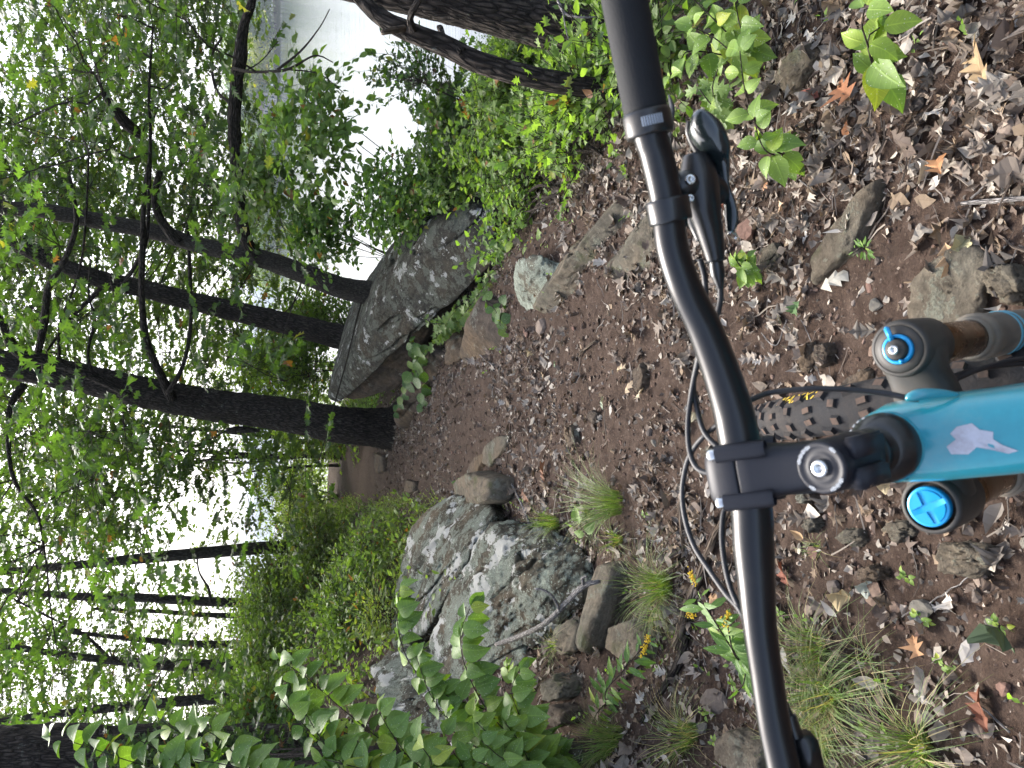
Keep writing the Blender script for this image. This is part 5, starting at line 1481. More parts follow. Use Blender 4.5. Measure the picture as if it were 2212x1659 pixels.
leafy('broad_leaved_shrub', 'shrub with stacked drooping broad leaves reaching over the white splashed boulder', (1215, 1640),
      [[(1120, 1560, 3.0), (960, 1500, 3.1), (890, 1440, 3.15), (860, 1360, 3.15), (862, 1275, 3.15)], [(1120, 1600, 2.95), (1050, 1530, 2.95), (1005, 1440, 2.95), (995, 1370, 2.9), (1015, 1315, 2.9)],
       [(1150, 1600, 2.85), (1120, 1540, 2.8), (1105, 1490, 2.8), (1120, 1450, 2.8)], [(1100, 1600, 3.0), (980, 1560, 3.05), (930, 1500, 3.1), (900, 1420, 3.1)], [(1130, 1640, 2.85), (1000, 1600, 2.9), (960, 1540, 2.95)], [(1160, 1660, 2.75), (1120, 1600, 2.75), (1090, 1560, 2.75)], [(1120, 1640, 2.8), (1060, 1590, 2.75), (1020, 1550, 2.75)], [(1150, 1650, 2.7), (1090, 1640, 2.65), (1040, 1600, 2.65)]],
      0.098, 'broad', 0.040, 301, 'shrub', droop=0.6, face=0.7, skip=0.18)
leafy('broad_leaved_shrub', 'shrub of broad pointed leaves in front of the slope thicket at the lower border', (1235, 1700),
      [[(1050, 1700, 2.75), (860, 1620, 2.9), (750, 1540, 3.0), (670, 1470, 3.05), (605, 1425, 3.05)], [(1000, 1700, 2.7), (900, 1650, 2.75), (850, 1590, 2.8), (820, 1540, 2.8)],
       [(960, 1700, 2.65), (930, 1640, 2.65), (900, 1600, 2.65)], [(900, 1700, 2.75), (720, 1620, 2.85), (650, 1560, 2.9), (600, 1500, 2.9)], [(900, 1690, 2.7), (780, 1660, 2.75), (700, 1640, 2.8)], [(1040, 1690, 2.7), (990, 1640, 2.7), (960, 1590, 2.75)], [(1100, 1700, 2.65), (1060, 1660, 2.65), (1020, 1640, 2.65)], [(820, 1700, 2.8), (740, 1650, 2.8), (690, 1590, 2.85), (660, 1540, 2.9)]],
      0.104, 'broad', 0.042, 302, 'shrub', droop=0.5, face=0.8, skip=0.3)
leafy('broad_leaved_shrub', 'tall pale stemmed shrub of large leaves before the very thick trunk', (1100, 1720),
      [[(900, 1740, 3.0), (700, 1720, 3.0), (500, 1640, 3.0), (400, 1590, 3.05), (340, 1550, 3.05)], [(800, 1740, 2.9), (500, 1700, 2.9), (300, 1650, 2.9), (180, 1610, 2.9), (110, 1590, 2.9)],
       [(700, 1740, 2.9), (560, 1680, 2.9), (480, 1600, 2.9), (430, 1570, 2.9)], [(760, 1740, 2.8), (620, 1700, 2.8), (520, 1660, 2.8), (420, 1640, 2.85)], [(600, 1740, 2.85), (450, 1700, 2.85), (340, 1620, 2.9), (280, 1590, 2.9)]],
      0.104, 'broad', 0.044, 303, 'shrub', droop=0.4, face=0.8, skip=0.45)
leafy('seedling', 'yellow green seedling with toothed leaves under the drooping shrub', (1140, 1480), [[(1105, 1462, 3.2), (1095, 1440, 3.2)]], 0.06, 'yellow', 0.03, 304, droop=.2)
leafy('broad_leaved_weed', 'upright weed with pairs of light green leaves beside the rusty litter on the lake side', (1700, 340),
      [[(1670, 320, 2.0), (1630, 260, 1.98), (1608, 190, 1.95), (1598, 110, 1.92)], [(1660, 330, 1.98), (1640, 300, 1.95), (1630, 260, 1.93)]], 0.066, 'yellow', 0.05, 305, droop=.15, face=.6, skip=.1)
leafy('broad_leaved_weed', 'cluster of light green leaves tight against the handlebar grip', (1620, 130),
      [[(1580, 110, 2.1), (1540, 80, 2.1), (1500, 60, 2.1)], [(1560, 60, 2.1), (1520, 20, 2.1), (1490, -10, 2.1)], [(1600, 60, 2.05), (1590, 10, 2.05)], [(1500, 110, 2.2), (1470, 130, 2.2), (1450, 160, 2.2)]], 0.07, 'yellow', 0.05, 306, droop=.15, face=.6, skip=.1)
leafy('lobed_seedling', 'yellowing maple like seedling between the grip and the light green weed', (1560, 260),
      [[(1540, 230, 2.15), (1510, 190, 2.15), (1500, 150, 2.15)], [(1540, 200, 2.1), (1550, 150, 2.1)]], 0.055, 'lobed', 0.045, 307, droop=.15, face=.5, skip=.1)
leafy('broad_leaved_weed', 'tall plant with large bright toothed leaves at the far side of the litter slope', (1900, 205),
      [[(1888, 150, 1.6), (1872, 90, 1.5), (1862, 55, 1.46), (1868, 20, 1.44)], [(1875, 95, 1.52), (1900, 60, 1.5)]], 0.085, 'yellow', 0.07, 308, droop=.1, face=.9, skip=.45)
leafy('seedling', 'small pale seedling beside the leaf with a hole under the brake lever', (1615, 590), [[(1600, 575, 2.1), (1590, 560, 2.08)], [(1605, 580, 2.1), (1612, 560, 2.1)]], 0.04, 'yellow', 0.022, 309, droop=.15)
leafy('seedling', 'little green seedling growing from the edge of the long flat stone', (1868, 545), [[(1862, 535, 1.78), (1850, 540, 1.78)]], 0.02, 'lance', 0.014, 310, droop=.1)
leafy('seedling', 'pale two leaved seedling at the edge of the grass beside the trail', (1275, 1160), [[(1262, 1150, 3.5), (1250, 1130, 3.5)]], 0.09, 'broad', 0.05, 311, droop=.1)
leafy('seedling', 'tiny plant rising at the trail edge before the white splashed boulder', (1012, 1050), [[(1000, 1050, 5.8), (990, 1045, 5.8)]], 0.07, 'broad', 0.05, 312, droop=.1)
leafy('creeper', 'round leaved creeper hanging over the blunt brown slab', (905, 800),
      [[(905, 770, 6.9), (890, 800, 7.1), (870, 850, 7.6), (852, 890, 7.9)], [(900, 800, 6.9), (908, 830, 7.0), (912, 860, 7.2), (918, 885, 7.4)], [(893, 760, 7.0), (885, 740, 7.1)]], 0.11, 'round', 0.10, 313, droop=.5, face=1.0, skip=.1)
leafy('creeper', 'three leafleted creeper spilling from the crack under the lichen boulder', (960, 720),
      [[(950, 720, 6.3), (930, 745, 6.5), (915, 765, 6.6)], [(960, 700, 6.2), (935, 700, 6.3), (920, 690, 6.4)], [(970, 690, 6.1), (985, 670, 6.0), (1000, 650, 5.9)], [(1000, 680, 5.9), (1030, 640, 5.6), (1060, 600, 5.3)]], 0.085, 'lobed', 0.06, 314, droop=.4, face=.9, skip=.1)
leafy('creeper', 'leafy vine sprawled across the lichen face of the boulder', (1080, 560),
      [[(1080, 540, 5.2), (1060, 545, 5.15), (1035, 555, 5.3), (1010, 570, 5.5)], [(1090, 520, 5.1), (1060, 520, 5.2), (1045, 500, 5.3)], [(1100, 540, 5.0), (1110, 580, 4.8), (1100, 610, 4.8)]], 0.07, 'broad', 0.06, 315, droop=.3, face=.9, skip=.1)
leafy('creeper', 'green runner with a yellow spotted leaf over the square brown block', (1080, 700), [[(1075, 690, 4.75), (1070, 670, 4.75), (1050, 650, 4.8)], [(1080, 700, 4.7), (1085, 660, 4.7)]], 0.085, 'round', 0.07, 316, droop=.3, face=1.0, skip=.1)
leafy('creeper', 'leaves crowding the gap between the lichen boulder and the ridge stone', (1150, 540),
      [[(1130, 530, 4.6), (1105, 520, 4.7), (1085, 500, 4.8)], [(1150, 520, 4.4), (1140, 480, 4.4), (1120, 450, 4.5)], [(1190, 540, 4.1), (1200, 520, 4.0), (1215, 500, 3.95)], [(1200, 500, 4.1), (1220, 460, 4.0), (1240, 430, 3.9)]], 0.07, 'broad', 0.05, 317, droop=.3, face=.7, skip=.1)

# goldenrod
gr = leafy('goldenrod', 'goldenrod with narrow leaves and yellow flower plumes behind the handlebar', (1618, 1440),
           [[(1600, 1425, 2.0), (1580, 1400, 1.97), (1555, 1360, 1.95), (1530, 1320, 1.93), (1510, 1290, 1.92), (1500, 1262, 1.92)], [(1590, 1420, 1.98), (1575, 1370, 1.92), (1572, 1335, 1.9)], [(1612, 1450, 2.0), (1605, 1480, 2.0), (1585, 1500, 2.02)]], 0.06, 'lance', 0.024, 320, droop=.2, face=.6, skip=.1, tipsz=.35)
gs = leafy('goldenrod', 'smaller goldenrod lying low by the long squared block with a yellow plume', (1300, 1520),
           [[(1310, 1490, 2.9), (1345, 1450, 2.8), (1370, 1420, 2.75), (1400, 1385, 2.7)], [(1290, 1540, 2.9), (1280, 1560, 2.9)]], 0.075, 'lance', 0.035, 321, droop=.2, face=.6, skip=.1, tipsz=.4)
M['flower'] = mat_plain('goldenrod_yellow', (0.62, 0.42, 0.015), 0.7)
def plume(root, path, n, sp, s, seed):
    r = np.random.default_rng(seed)
    W = spline(pixv(*np.array(path, float).T), n)
    mb = MB()
    U, Fc = ico(1)
    for k in range(n):
        for j in range(3):
            mb.add(W[k] + r.normal(0, sp, 3) + U * s * r.uniform(.6, 1.2), [Fc])
    mb.build('flower_plume', M['flower'], root)
plume(gr, [(1570, 1352, 1.9), (1568, 1335, 1.9), (1574, 1322, 1.9)], 26, .005, .0022, 1)
plume(gr, [(1504, 1262, 1.92), (1494, 1245, 1.92), (1492, 1234, 1.92)], 20, .0035, .002, 2)
plume(gr, [(1500, 1330, 1.93), (1488, 1328, 1.93)], 12, .003, .002, 3)
plume(gs, [(1385, 1415, 2.7), (1396, 1395, 2.7), (1402, 1375, 2.7)], 26, .005, .0032, 4)

# grass tufts, each one thing
def tuft(label, x, y, n, ln, spread, ca, cb, lean=(0, 0), seed=0, wid=0.0022, dry=0.2, base=0.02):
    r = np.random.default_rng(2000 + seed)
    b = gp(x, y)
    a = r.uniform(0, 6.3, n)
    L_ = ln * r.uniform(.45, 1.15, n)
    rad = base * np.sqrt(r.random(n))
    P0 = b + np.stack([np.cos(a) * rad, np.sin(a) * rad, 0 * a], -1)
    P0[:, 2] = h_full(P0[:, 0], P0[:, 1]) - .004
    a2 = a + r.normal(0, .7, n)
    out = np.stack([np.cos(a2) + lean[0], np.sin(a2) + lean[1], 0 * a], -1)
    sp = spread * r.uniform(.25, 1.3, n)
    seg = 6
    mbV = []
    t = np.linspace(0, 1, seg + 1)
    side = nrm(np.cross(out, [0, 0, 1.0]) + 1e-3)
    for tt in t:
        c = P0 + out * (L_ * sp * tt ** 1.5)[:, None] * 1.0
        c = c + np.array([0, 0, 1.0]) * (L_ * (tt - .75 * sp * tt ** 2.4))[:, None]
        w = wid * (1 - tt) ** .6 * (.6 + .4 * r.random(n)) + .0002
        mbV.append(c - side * w[:, None] * .5); mbV.append(c + side * w[:, None] * .5)
    V = np.stack(mbV, 1).reshape(-1, 3)
    h_ = h_full(V[:, 0], V[:, 1]); V[:, 2] = np.maximum(V[:, 2], h_ + .003)
    m2 = 2 * (seg + 1)
    f = np.array([[2 * i, 2 * i + 1, 2 * i + 3, 2 * i + 2] for i in range(seg)])
    F_ = (f[None] + (np.arange(n) * m2)[:, None, None]).reshape(-1, 4)
    c = cols(n, ca, cb, [(.34, .28, .15), (.26, .22, .10)], dry, .15, r)
    cc = np.repeat(c, m2, 0)
    o = obj('grass_tuft', V, [F_], M['grass'], at=b, attrs={'col': cc, 'luv': V * 0})
    return tag(o, label, 'grass')
GA, GB = (.10, .17, .03), (.19, .27, .05)
DA, DB = (.11, .18, .04), (.18, .26, .06)
tuft('long silky green grass combed over beside the trail litter', 1338, 1085, 230, .30, .8, GA, GB, (.0, .9), 1, dry=.05, base=.05)
tuft('bright green grass growing from the big brown oak leaves', 1205, 1130, 170, .24, .7, GA, GB, (-.3, -.2), 2, dry=.08, base=.04)
tuft('small grass tuft on the dark mossy lump', 1088, 1070, 70, .16, .7, GA, GB, (0, 0), 3, dry=.1)
tuft('thin grass tuft farther right of the big fountain shaped tuft', 1345, 1165, 90, .17, .8, GA, GB, (0, -.2), 4, dry=.25)
tuft('large fountain shaped green tuft between the squared block and the bar', 1445, 1265, 300, .26, .85, GA, GB, (-.1, 0), 5, dry=.12, base=.045)
tuft('fine yellow green grass under the grey dead branch', 1215, 1390, 90, .19, .85, DA, GB, (0, -.2), 6, dry=.2)
tuft('bushy yellow green grass tuft at the lower border beside the round stone', 1330, 1600, 260, .24, .8, DA, GB, (0, 0), 7, dry=.15, base=.05)
tuft('dry tuft with straw blades just left of the bar end', 1500, 1590, 190, .22, .9, DA, DB, (0, 0), 8, dry=.3, base=.04)
tuft('tiny star shaped grass sprig in bare soil beside the stem', 1768, 1182, 36, .075, 1.0, DA, GB, (0, 0), 9, dry=.3, wid=.0016)
tuft('matted straw and green grass behind the bar left of centre', 1775, 1400, 200, .16, 1.0, DA, DB, (.1, -.1), 10, dry=.25, base=.05)
tuft('long thin green grass sweeping towards the left bar end', 1800, 1500, 260, .23, .95, GA, DB, (.1, -.3), 11, dry=.3, base=.05)
tuft('grass clump against the left lever', 1790, 1600, 220, .20, .9, GA, DB, (0, .2), 12, dry=.3, base=.04)
tuft('wide spreading grass tuft with long arching blades at the lower left', 2010, 1610, 170, .25, 1.0, GA, DB, (.1, .1), 13, dry=.22, base=.03, wid=.0026)
tuft('low grass by the small seedlings behind the left lever', 1870, 1440, 90, .15, 1.0, DA, DB, (0, 0), 14, dry=.25, base=.05)
tuft('sparse grass blades between the squared block and the dark branch', 1420, 1330, 70, .15, .9, GA, DB, (0, 0), 15, dry=.3, base=.04)
tuft('fine tuft at the foot of the boulder by the seedling pair', 1275, 1110, 60, .12, .8, GA, GB, (0, 0), 16, dry=.15)
tuft('yellow weeds and grass on the bank left of the far trail', 760, 1150, 260, .45, .5, DA, DB, (0, 0), 17, dry=.2, base=.35, wid=.006)
tuft('grassy edge of the trail near the dark buried rock', 810, 1130, 220, .30, .6, GA, DB, (0, 0), 18, dry=.2, base=.25, wid=.005)
tuft('grass at the trail edge under the lake gap trunk', 850, 1210, 220, .25, .6, GA, DB, (0, 0), 19, dry=.2, base=.3, wid=.004)
sd_ = [(1690, 1330, 'yellow green seedling by the grass left of the bar'), (1998, 1340, 'two pale leaflets on dark soil left of the mossy stone'), (2045, 1440, 'yellow green three leaved seedling on dark soil'), (2165, 1355, 'small green sprout near the dull green broad leaf'),
       (1555, 1610, 'cluster of tiny round leaves on the earth coloured stone'), (1530, 1545, 'tiny yellow sprout beside the dry tuft'), (1965, 1250, 'low creeping sprig on the soil below the mossy stone'), (1405, 1120, 'tiny bright sprout in the litter beyond the stem'), (1880, 1580, 'green clover like sprout under the grass')]
for k, (x, y, lab) in enumerate(sd_):
    b = gp(x, y); d = depth_of(b)
    leafy('seedling', lab, (x, y), [[(x - 8, y - 4, d - .02), (x - 14, y - 8, d - .03)]], .020, 'yellow', .012, 400 + k, droop=.1, stemr=.0008)

# ------------------------------------------------------------------ far shore: single trees and a house
def far_tree(label, x, d, h, w, ca, cb, seed, shape=1.0, group='trees on the far shore'):
    """x: metres across, d: distance"""
    r = np.random.default_rng(3000 + seed)
    z0 = WZ + float(bank_h(x)) * 0.5
    root = empty('broadleaf_tree', (x, d, z0))
    tag(root, label, 'tree', group)
    P = np.array([[x, d, z0 - .5], [x + r.normal(0, .3), d, z0 + h * .5], [x, d, z0 + h * .9]])
    V, Fc, bk = tube(spline(P, 8), np.linspace(.35, .08, 8), 6)
    obj('trunk', V, Fc, M['bark_far'], root, attrs={'bk': bk}, smooth=True)
    nc = 26
    cc = np.stack([r.normal(0, w * .30, nc), r.normal(0, w * .3, nc), r.uniform(.12, .97, nc) * h], -1)
    cc[:, :2] *= (1.15 - (cc[:, 2:] / h - .35).clip(0, 1) * 1.1)
    n = 1500
    k = r.integers(0, nc, n)
    q = r.standard_normal((n, 3)); q /= np.linalg.norm(q, axis=1, keepdims=True)
    pos = np.array([x, d, z0]) + cc[k] + q * (w * .22) * r.uniform(.7, 1.1, (n, 1)) * [1, 1, .8 * shape]
    dd = nrm(q + r.normal(0, .7, (n, 3)))
    nn = q + r.normal(0, .6, (n, 3))
    c = cols(n, ca, cb, None, 0, .22, r)
    mb = inst(TP['diam'], r.integers(0, 2, n), rot_frames(dd, nn), pos, r.uniform(.7, 1.5, n), c)
    mb.build('crown', M['leaf'], root)
FG = ((.09, .16, .05), (.17, .25, .08)); FY = ((.30, .32, .05), (.42, .42, .08)); FP = ((.14, .20, .08), (.24, .28, .12))
names = {0: 'deep green broadleaf tree on the far shore', 1: 'yellow tinged tree leaning over the far water line', 2: 'pale grey green tree on the far shore'}
r_ = np.random.default_rng(9)
for k, px in enumerate(np.arange(-150, 620, 22)):
    for row in range(2):
        x = (829.5 - px + r_.uniform(-8, 8)) / F * (SD / math.cos(PITCH)) * .955 * 1.0
        x = (829.5 - px) / F * SD * 1.0 + r_.uniform(-2, 2)
        kind = 1 if (120 < px < 215 and row == 0) else (2 if r_.random() < .25 else 0)
        hgt = (17 if px < 130 else (18 if px < 300 else 10)) * r_.uniform(.8, 1.15) + row * 7
        far_tree(names[kind], x, SD + 6 + row * 16 + r_.uniform(-3, 3), hgt, r_.uniform(7, 10), *(FG, FY, FP)[kind], seed=k * 2 + row, group={0: 'deep green trees on the far shore', 1: 'yellow tinged trees on the far shore', 2: 'pale trees on the far shore'}[kind])
hx = (829.5 - 252) / F * SD
M['wallpaint'] = mat_plain('pale_siding', (0.42, 0.36, 0.30), 0.8)
M['roofing'] = mat_plain('brown_shingles', (0.16, 0.11, 0.09), 0.8)
M['pane'] = mat_plain('window_glass', (0.05, 0.06, 0.07), 0.1)
M['trim'] = mat_plain('white_trim', (0.7, 0.7, 0.68), 0.6)
house = empty('lake_house', (hx, SD + 1, WZ + 1.5)); tag(house, 'pale brown house half hidden by trees on the far shore', 'house')
V, Fc = box((hx, SD + 4, WZ + 4.6), (5.2, 3, 3.2)); obj('wall', V, Fc, M['wallpaint'], house)
V = [(hx - 5.8, SD + .5, WZ + 7.6), (hx + 5.8, SD + .5, WZ + 7.6), (hx + 5.8, SD + 7.5, WZ + 7.6), (hx - 5.8, SD + 7.5, WZ + 7.6), (hx - 5.8, SD + 4, WZ + 11), (hx + 5.8, SD + 4, WZ + 11)]
obj('roof', V, [np.array([[0, 1, 5, 4], [2, 3, 4, 5]]), np.array([[0, 4, 3], [1, 2, 5]])], M['roofing'], house)
for wx2 in (-3.4, -1.1, 1.2, 3.5):
    for wz2 in (3.2, 6.0):
        V, Fc = box((hx + wx2, SD + .98, WZ + wz2), (.62, .06, .85)); w_ = obj('window', V, Fc, M['trim'], house)
        V, Fc = box((hx + wx2, SD + .92, WZ + wz2), (.5, .03, .72)); obj('pane', V, Fc, M['pane'], w_)
V, Fc = box((hx, SD - .6, WZ + 4.6), (5.2, .8, .08)); obj('deck', V, Fc, M['wallpaint'], house)
for wx2 in (-5, -1.7, 1.7, 5):
    V, Fc = box((hx + wx2, SD - 1.3, WZ + 3.2), (.1, .1, 1.5)); obj('post', V, Fc, M['trim'], house)

# ------------------------------------------------------------------ mountain bike
M['carbon'] = mat_plain('dusty_black_alloy', (0.006, 0.0065, 0.0075), 0.33, 0.0, 0.15, dirt=(0.05, 0.045, 0.038), dirtamt=0.12, spec=0.4)
M['stemblack'] = mat_plain('anodised_black', (0.012, 0.013, 0.018), 0.52, 0.0, 0.0, spec=0.4)
M['rubber'] = mat_plain('grip_rubber', (0.012, 0.013, 0.014), 0.75, bump=0.3, bscale=900, spec=0.3)
M['plastic'] = mat_plain('black_plastic', (0.006, 0.007, 0.008), 0.32, 0.0, 0.2, dirt=(0.05, 0.042, 0.032), dirtamt=0.28)
M['leverblack'] = mat_plain('polished_lever', (0.016, 0.024, 0.026), 0.16, 0.3, 0.8)
M['hose'] = mat_plain('cable_housing', (0.012, 0.013, 0.015), 0.5)
M['silver'] = mat_plain('silver_bolt', (0.62, 0.62, 0.60), 0.25, 1.0)
M['teal'] = mat_plain('teal_paint', (0.016, 0.25, 0.315), 0.28, 0.0, 0.8, dirt=(0.20, 0.17, 0.12), dirtamt=0.16, dscale=14)
M['tyre'] = mat_plain('dusty_tyre', (0.022, 0.022, 0.023), 0.85, bump=0.4, bscale=400, dirt=(0.055, 0.048, 0.042), dirtamt=0.6, spec=0.2)
M['knobtop'] = mat_plain('worn_knob', (0.040, 0.034, 0.030), 0.9, dirt=(0.085, 0.060, 0.047), dirtamt=0.8, spec=0.2, dscale=60)
M['yellow'] = mat_plain('yellow_print', (0.75, 0.50, 0.04), 0.6)
M['crown'] = mat_plain('dusty_fork_black', (0.028, 0.026, 0.022), 0.55, dirt=(0.075, 0.062, 0.045), dirtamt=0.35, dscale=18)
M['bronze'] = mat_plain('bronze_stanchion', (0.11, 0.055, 0.022), 0.25, 0.55, 0.2, dirt=(0.17, 0.13, 0.085), dirtamt=0.45, dscale=22)
M['lowers'] = mat_plain('dusty_fork_lower', (0.10, 0.095, 0.08), 0.6, dirt=(0.20, 0.165, 0.12), dirtamt=0.7, dscale=14)
M['blue'] = mat_plain('blue_anodised', (0.01, 0.30, 0.62), 0.22, 0.35, 0.4)
M['decal'] = mat_plain('blue_decal', (0.10, 0.33, 0.42), 0.5)
M['greyprint'] = mat_plain('grey_print', (0.30, 0.33, 0.36), 0.5)
M['sticker'] = mat_plain('worn_sticker', (0.42, 0.44, 0.50), 0.35, dirt=(0.25, 0.22, 0.24), dirtamt=0.5, dscale=60)
M['darkprint'] = mat_plain('dark_print', (0.02, 0.05, 0.06), 0.5)

def rot3(a, b, c):
    cz, sz, cy, sy, cx, sx = math.cos(a), math.sin(a), math.cos(b), math.sin(b), math.cos(c), math.sin(c)
    return np.array([[cz, -sz, 0], [sz, cz, 0], [0, 0, 1]]) @ np.array([[cy, 0, sy], [0, 1, 0], [-sy, 0, cy]]) @ np.array([[1, 0, 0], [0, cx, -sx], [0, sx, cx]])
RB = rot3(0.0997, -0.1458, 0.3707)            # steering assembly: x right, y ahead, z up the steerer
TB = CAM + np.array([-0.0348, 0.5284, -0.5480])
RW = rot3(0.0997, -0.1458, 0.0)               # bike upright frame
def LB(p):
    return TB + np.asarray(p, float) @ RB.T
def lb_ray(x, y, yl):
    r = FWD + (1106 - x) / F * UP + (829.5 - y) / F * RT
    a, b = RB.T @ r, RB.T @ (CAM - TB)
    t = (yl - b[1]) / a[1]
    return CAM + r * t
AX = -0.006
front_axle = LB((0, 0.062, -0.535))
bike = empty('mountain_bike', (front_axle[0] + 0.03, front_axle[1] - 0.02, hz(front_axle[0], front_axle[1])))
tag(bike, 'teal mountain bike with black handlebar and blue fork caps standing across the trail', 'bicycle')
def part(name, V, Fc, mat, parent=None, smooth=True, **attrs):
    return obj(name, V, Fc, M[mat], parent or bike, attrs=attrs or None, smooth=smooth)
def ltube(name, pl, r, mat, parent=None, k=20, n=None, squash=None, local=True, cap=True):
    P = np.array([LB(p) for p in pl]) if local else np.array(pl, float)
    rr = np.full(len(P), r) if np.isscalar(r) else np.array(r)
    S = spline(np.column_stack([P, rr]), n or len(P) * 8)
    V, Fc, bk = tube(S[:, :3], S[:, 3], k, cap, squash)
    return part(name, V, Fc, mat, parent)
def ptube(name, pl, mat, parent=None, k=12, n=None, squash=None):
    pl = np.array(pl, float)
    W = pixv(pl[:, 0], pl[:, 1], pl[:, 2])
    return ltube(name, W, pl[:, 3] * pl[:, 2] / F / 2, mat, parent, k, n, squash, False)

# handlebar
bp = [(1349, 0, .0128), (1400, 267, .0128), (1418, 333, .0125), (1440, 433, .0122), (1452, 533, .0122), (1480, 620, .0125), (1518, 700, .0132), (1553, 790, .0142), (1582, 880, .0154), (1595, 940, .0159), (1612, 1022, .0159), (1624, 1100, .0159), (1628, 1180, .0155), (1634, 1260, .0140), (1641, 1350, .0126), (1655, 1450, .0120), (1672, 1560, .0120), (1693, 1659, .0122), (1716, 1800, .0122)]
BP = [lb_ray(x, y, .065 - .02 * max(0, abs(y - 1022) - 500) / 500) for x, y, r in bp]
dirR = nrm(BP[0] - BP[1]); dirL = nrm(BP[-1] - BP[-2])
BPf = [BP[0] + dirR * 0.06] + BP + [BP[-1] + dirL * 0.10]
rr = [.0125] + [q[2] for q in bp] + [.0122]
hb = ltube('handlebar', BPf, rr, 'carbon', None, 28, 150, None, False)
g0 = BP[1] + (BP[0] - BP[1]) * 0.12
ltube('grip', [BP[1] * 0.93 + BP[0] * 0.07, BP[0], BP[0] + dirR * 0.055], [.0162, .0165, .0165], 'rubber', hb, 28, 24, None, False)
V, Fc = lathe(BP[1], nrm(BP[0] - BP[1]), [(.0128, -.009), (.0172, -.009), (.0180, -.007), (.0180, .006), (.0170, .009), (.0164, .009)], 32)
part('lock_ring', V, Fc, 'plastic', hb)
mb = MB()
ax = nrm(BP[0] - BP[1])
cdir = nrm(nrm(CAM - BP[1]) - ax * np.dot(nrm(CAM - BP[1]), ax))
upb = nrm(np.cross(ax, cdir))
for k in range(9):                                   # tiny worn print round the lock ring
    a = -0.2 + 0.10 * k
    dd = cdir * math.cos(a) - upb * math.sin(a) * -1
    t_ = nrm(np.cross(ax, dd))
    V, Fc = box(BP[1] + dd * .0181 + ax * 0.0, (.0006, .0034, .0003), np.stack([t_, ax, dd], -1))
    mb.add(V, Fc)
mb.build('print', M['greyprint'], hb)
# brake lever clamp and body on the right side
c0 = lb_ray(1445, 455, .062)
V, Fc = lathe(c0, ax, [(.0125, -.009), (.0160, -.009), (.0165, -.007), (.0165, .007), (.0160, .009), (.0125, .009)], 28)
lv = part('brake_lever', V, Fc, 'plastic')
for (x, y, d, w, h_, dz) in ((1452, 420, .585, 26, 16, 0), (1466, 465, .585, 34, 20, 0)):
    V, Fc = box(pix(x, y, d), (w * d / F / 2, .011, .006), np.stack([nrm(-UP), nrm(RT), nrm(-FWD)], -1), .002)
    part('clamp', V, Fc, 'plastic', lv)
ptube('reservoir', [(1500, 335, .600, 52), (1508, 380, .600, 82), (1516, 430, .602, 80), (1528, 480, .606, 62), (1540, 530, .610, 50), (1546, 565, .612, 38)], 'plastic', lv, 18, 40)
ptube('hose_boot', [(1546, 562, .612, 30), (1550, 590, .613, 32), (1553, 605, .613, 24), (1556, 622, .614, 15)], 'plastic', lv, 14)
ptube('lever_blade', [(1500, 250, .590, 30), (1510, 262, .588, 66), (1528, 288, .590, 84), (1546, 318, .594, 70), (1556, 350, .600, 44), (1564, 400, .606, 28), (1576, 440, .608, 30), (1580, 470, .608, 34), (1578, 500, .610, 22)], 'leverblack', lv, 18, 60, (0.55, 1))
ptube('lever_blade', [(1490, 262, .60, 14), (1487, 285, .603, 13), (1498, 312, .605, 14), (1515, 335, .606, 18), (1540, 345, .604, 22)], 'plastic', lv, 12, 30)
for (x, y, d, r) in ((1491, 389, .583, .0040), (1531, 391, .590, .0026), (1490, 430, .585, .0032)):
    V, Fc = lathe(pix(x, y, d), -FWD, [(0.0001, .0020), (r * .45, .0020), (r * .5, .0030), (r * .9, .0030), (r, .0015), (r, -.006)], 20)
    part('bolt', V, Fc, 'silver', lv)
ptube('body', [(1458, 412, .590, 30), (1478, 402, .594, 62), (1510, 398, .602, 72), (1545, 410, .608, 60), (1566, 432, .61, 36)], 'plastic', lv, 16, 24)
ptube('adjuster', [(1575, 500, .61, 16), (1586, 508, .612, 14), (1592, 516, .612, 8)], 'silver', lv, 12)
# shifter paddle close behind the grip
ptube('shift_paddle', [(1445, 205, .600, 7), (1452, 240, .598, 20), (1447, 290, .594, 16), (1450, 340, .590, 14), (1462, 378, .588, 20), (1470, 400, .588, 12)], 'plastic', lv, 12, 30, (0.5, 1))
ptube('dropper_lever', [(1512, 520, .64, 16), (1500, 480, .64, 30), (1490, 440, .63, 30)], 'plastic', lv, 12)

# left hand side: clamp, hose and housing
ll = ptube('left_lever', [(1742, 1660, .575, 44), (1736, 1640, .575, 40), (1712, 1575, .578, 36), (1704, 1545, .580, 30)], 'plastic', None, 16, 24)
ptube('hose_boot', [(1704, 1548, .58, 22), (1690, 1510, .585, 17), (1676, 1475, .59, 14), (1668, 1450, .595, 12)], 'plastic', ll, 12)
V, Fc = box(pix(1742, 1625, .575), (.0085, .013, .010), np.stack([nrm(-UP + RT * .25), nrm(RT + UP * .25), nrm(-FWD)], -1), .002)
part('clamp', V, Fc, 'plastic', ll)

# stem
bc = lb_ray(1612, 1022, .065)
bx = RB[:, 0]; by = RB[:, 1]; bz = RB[:, 2]
barax = nrm(BP[9] - BP[11])
ctop = LB((AX, 0, .186)); cbot = LB((AX, 0, .143)); cm = (ctop + cbot) / 2
sdir = nrm(bc - cm)
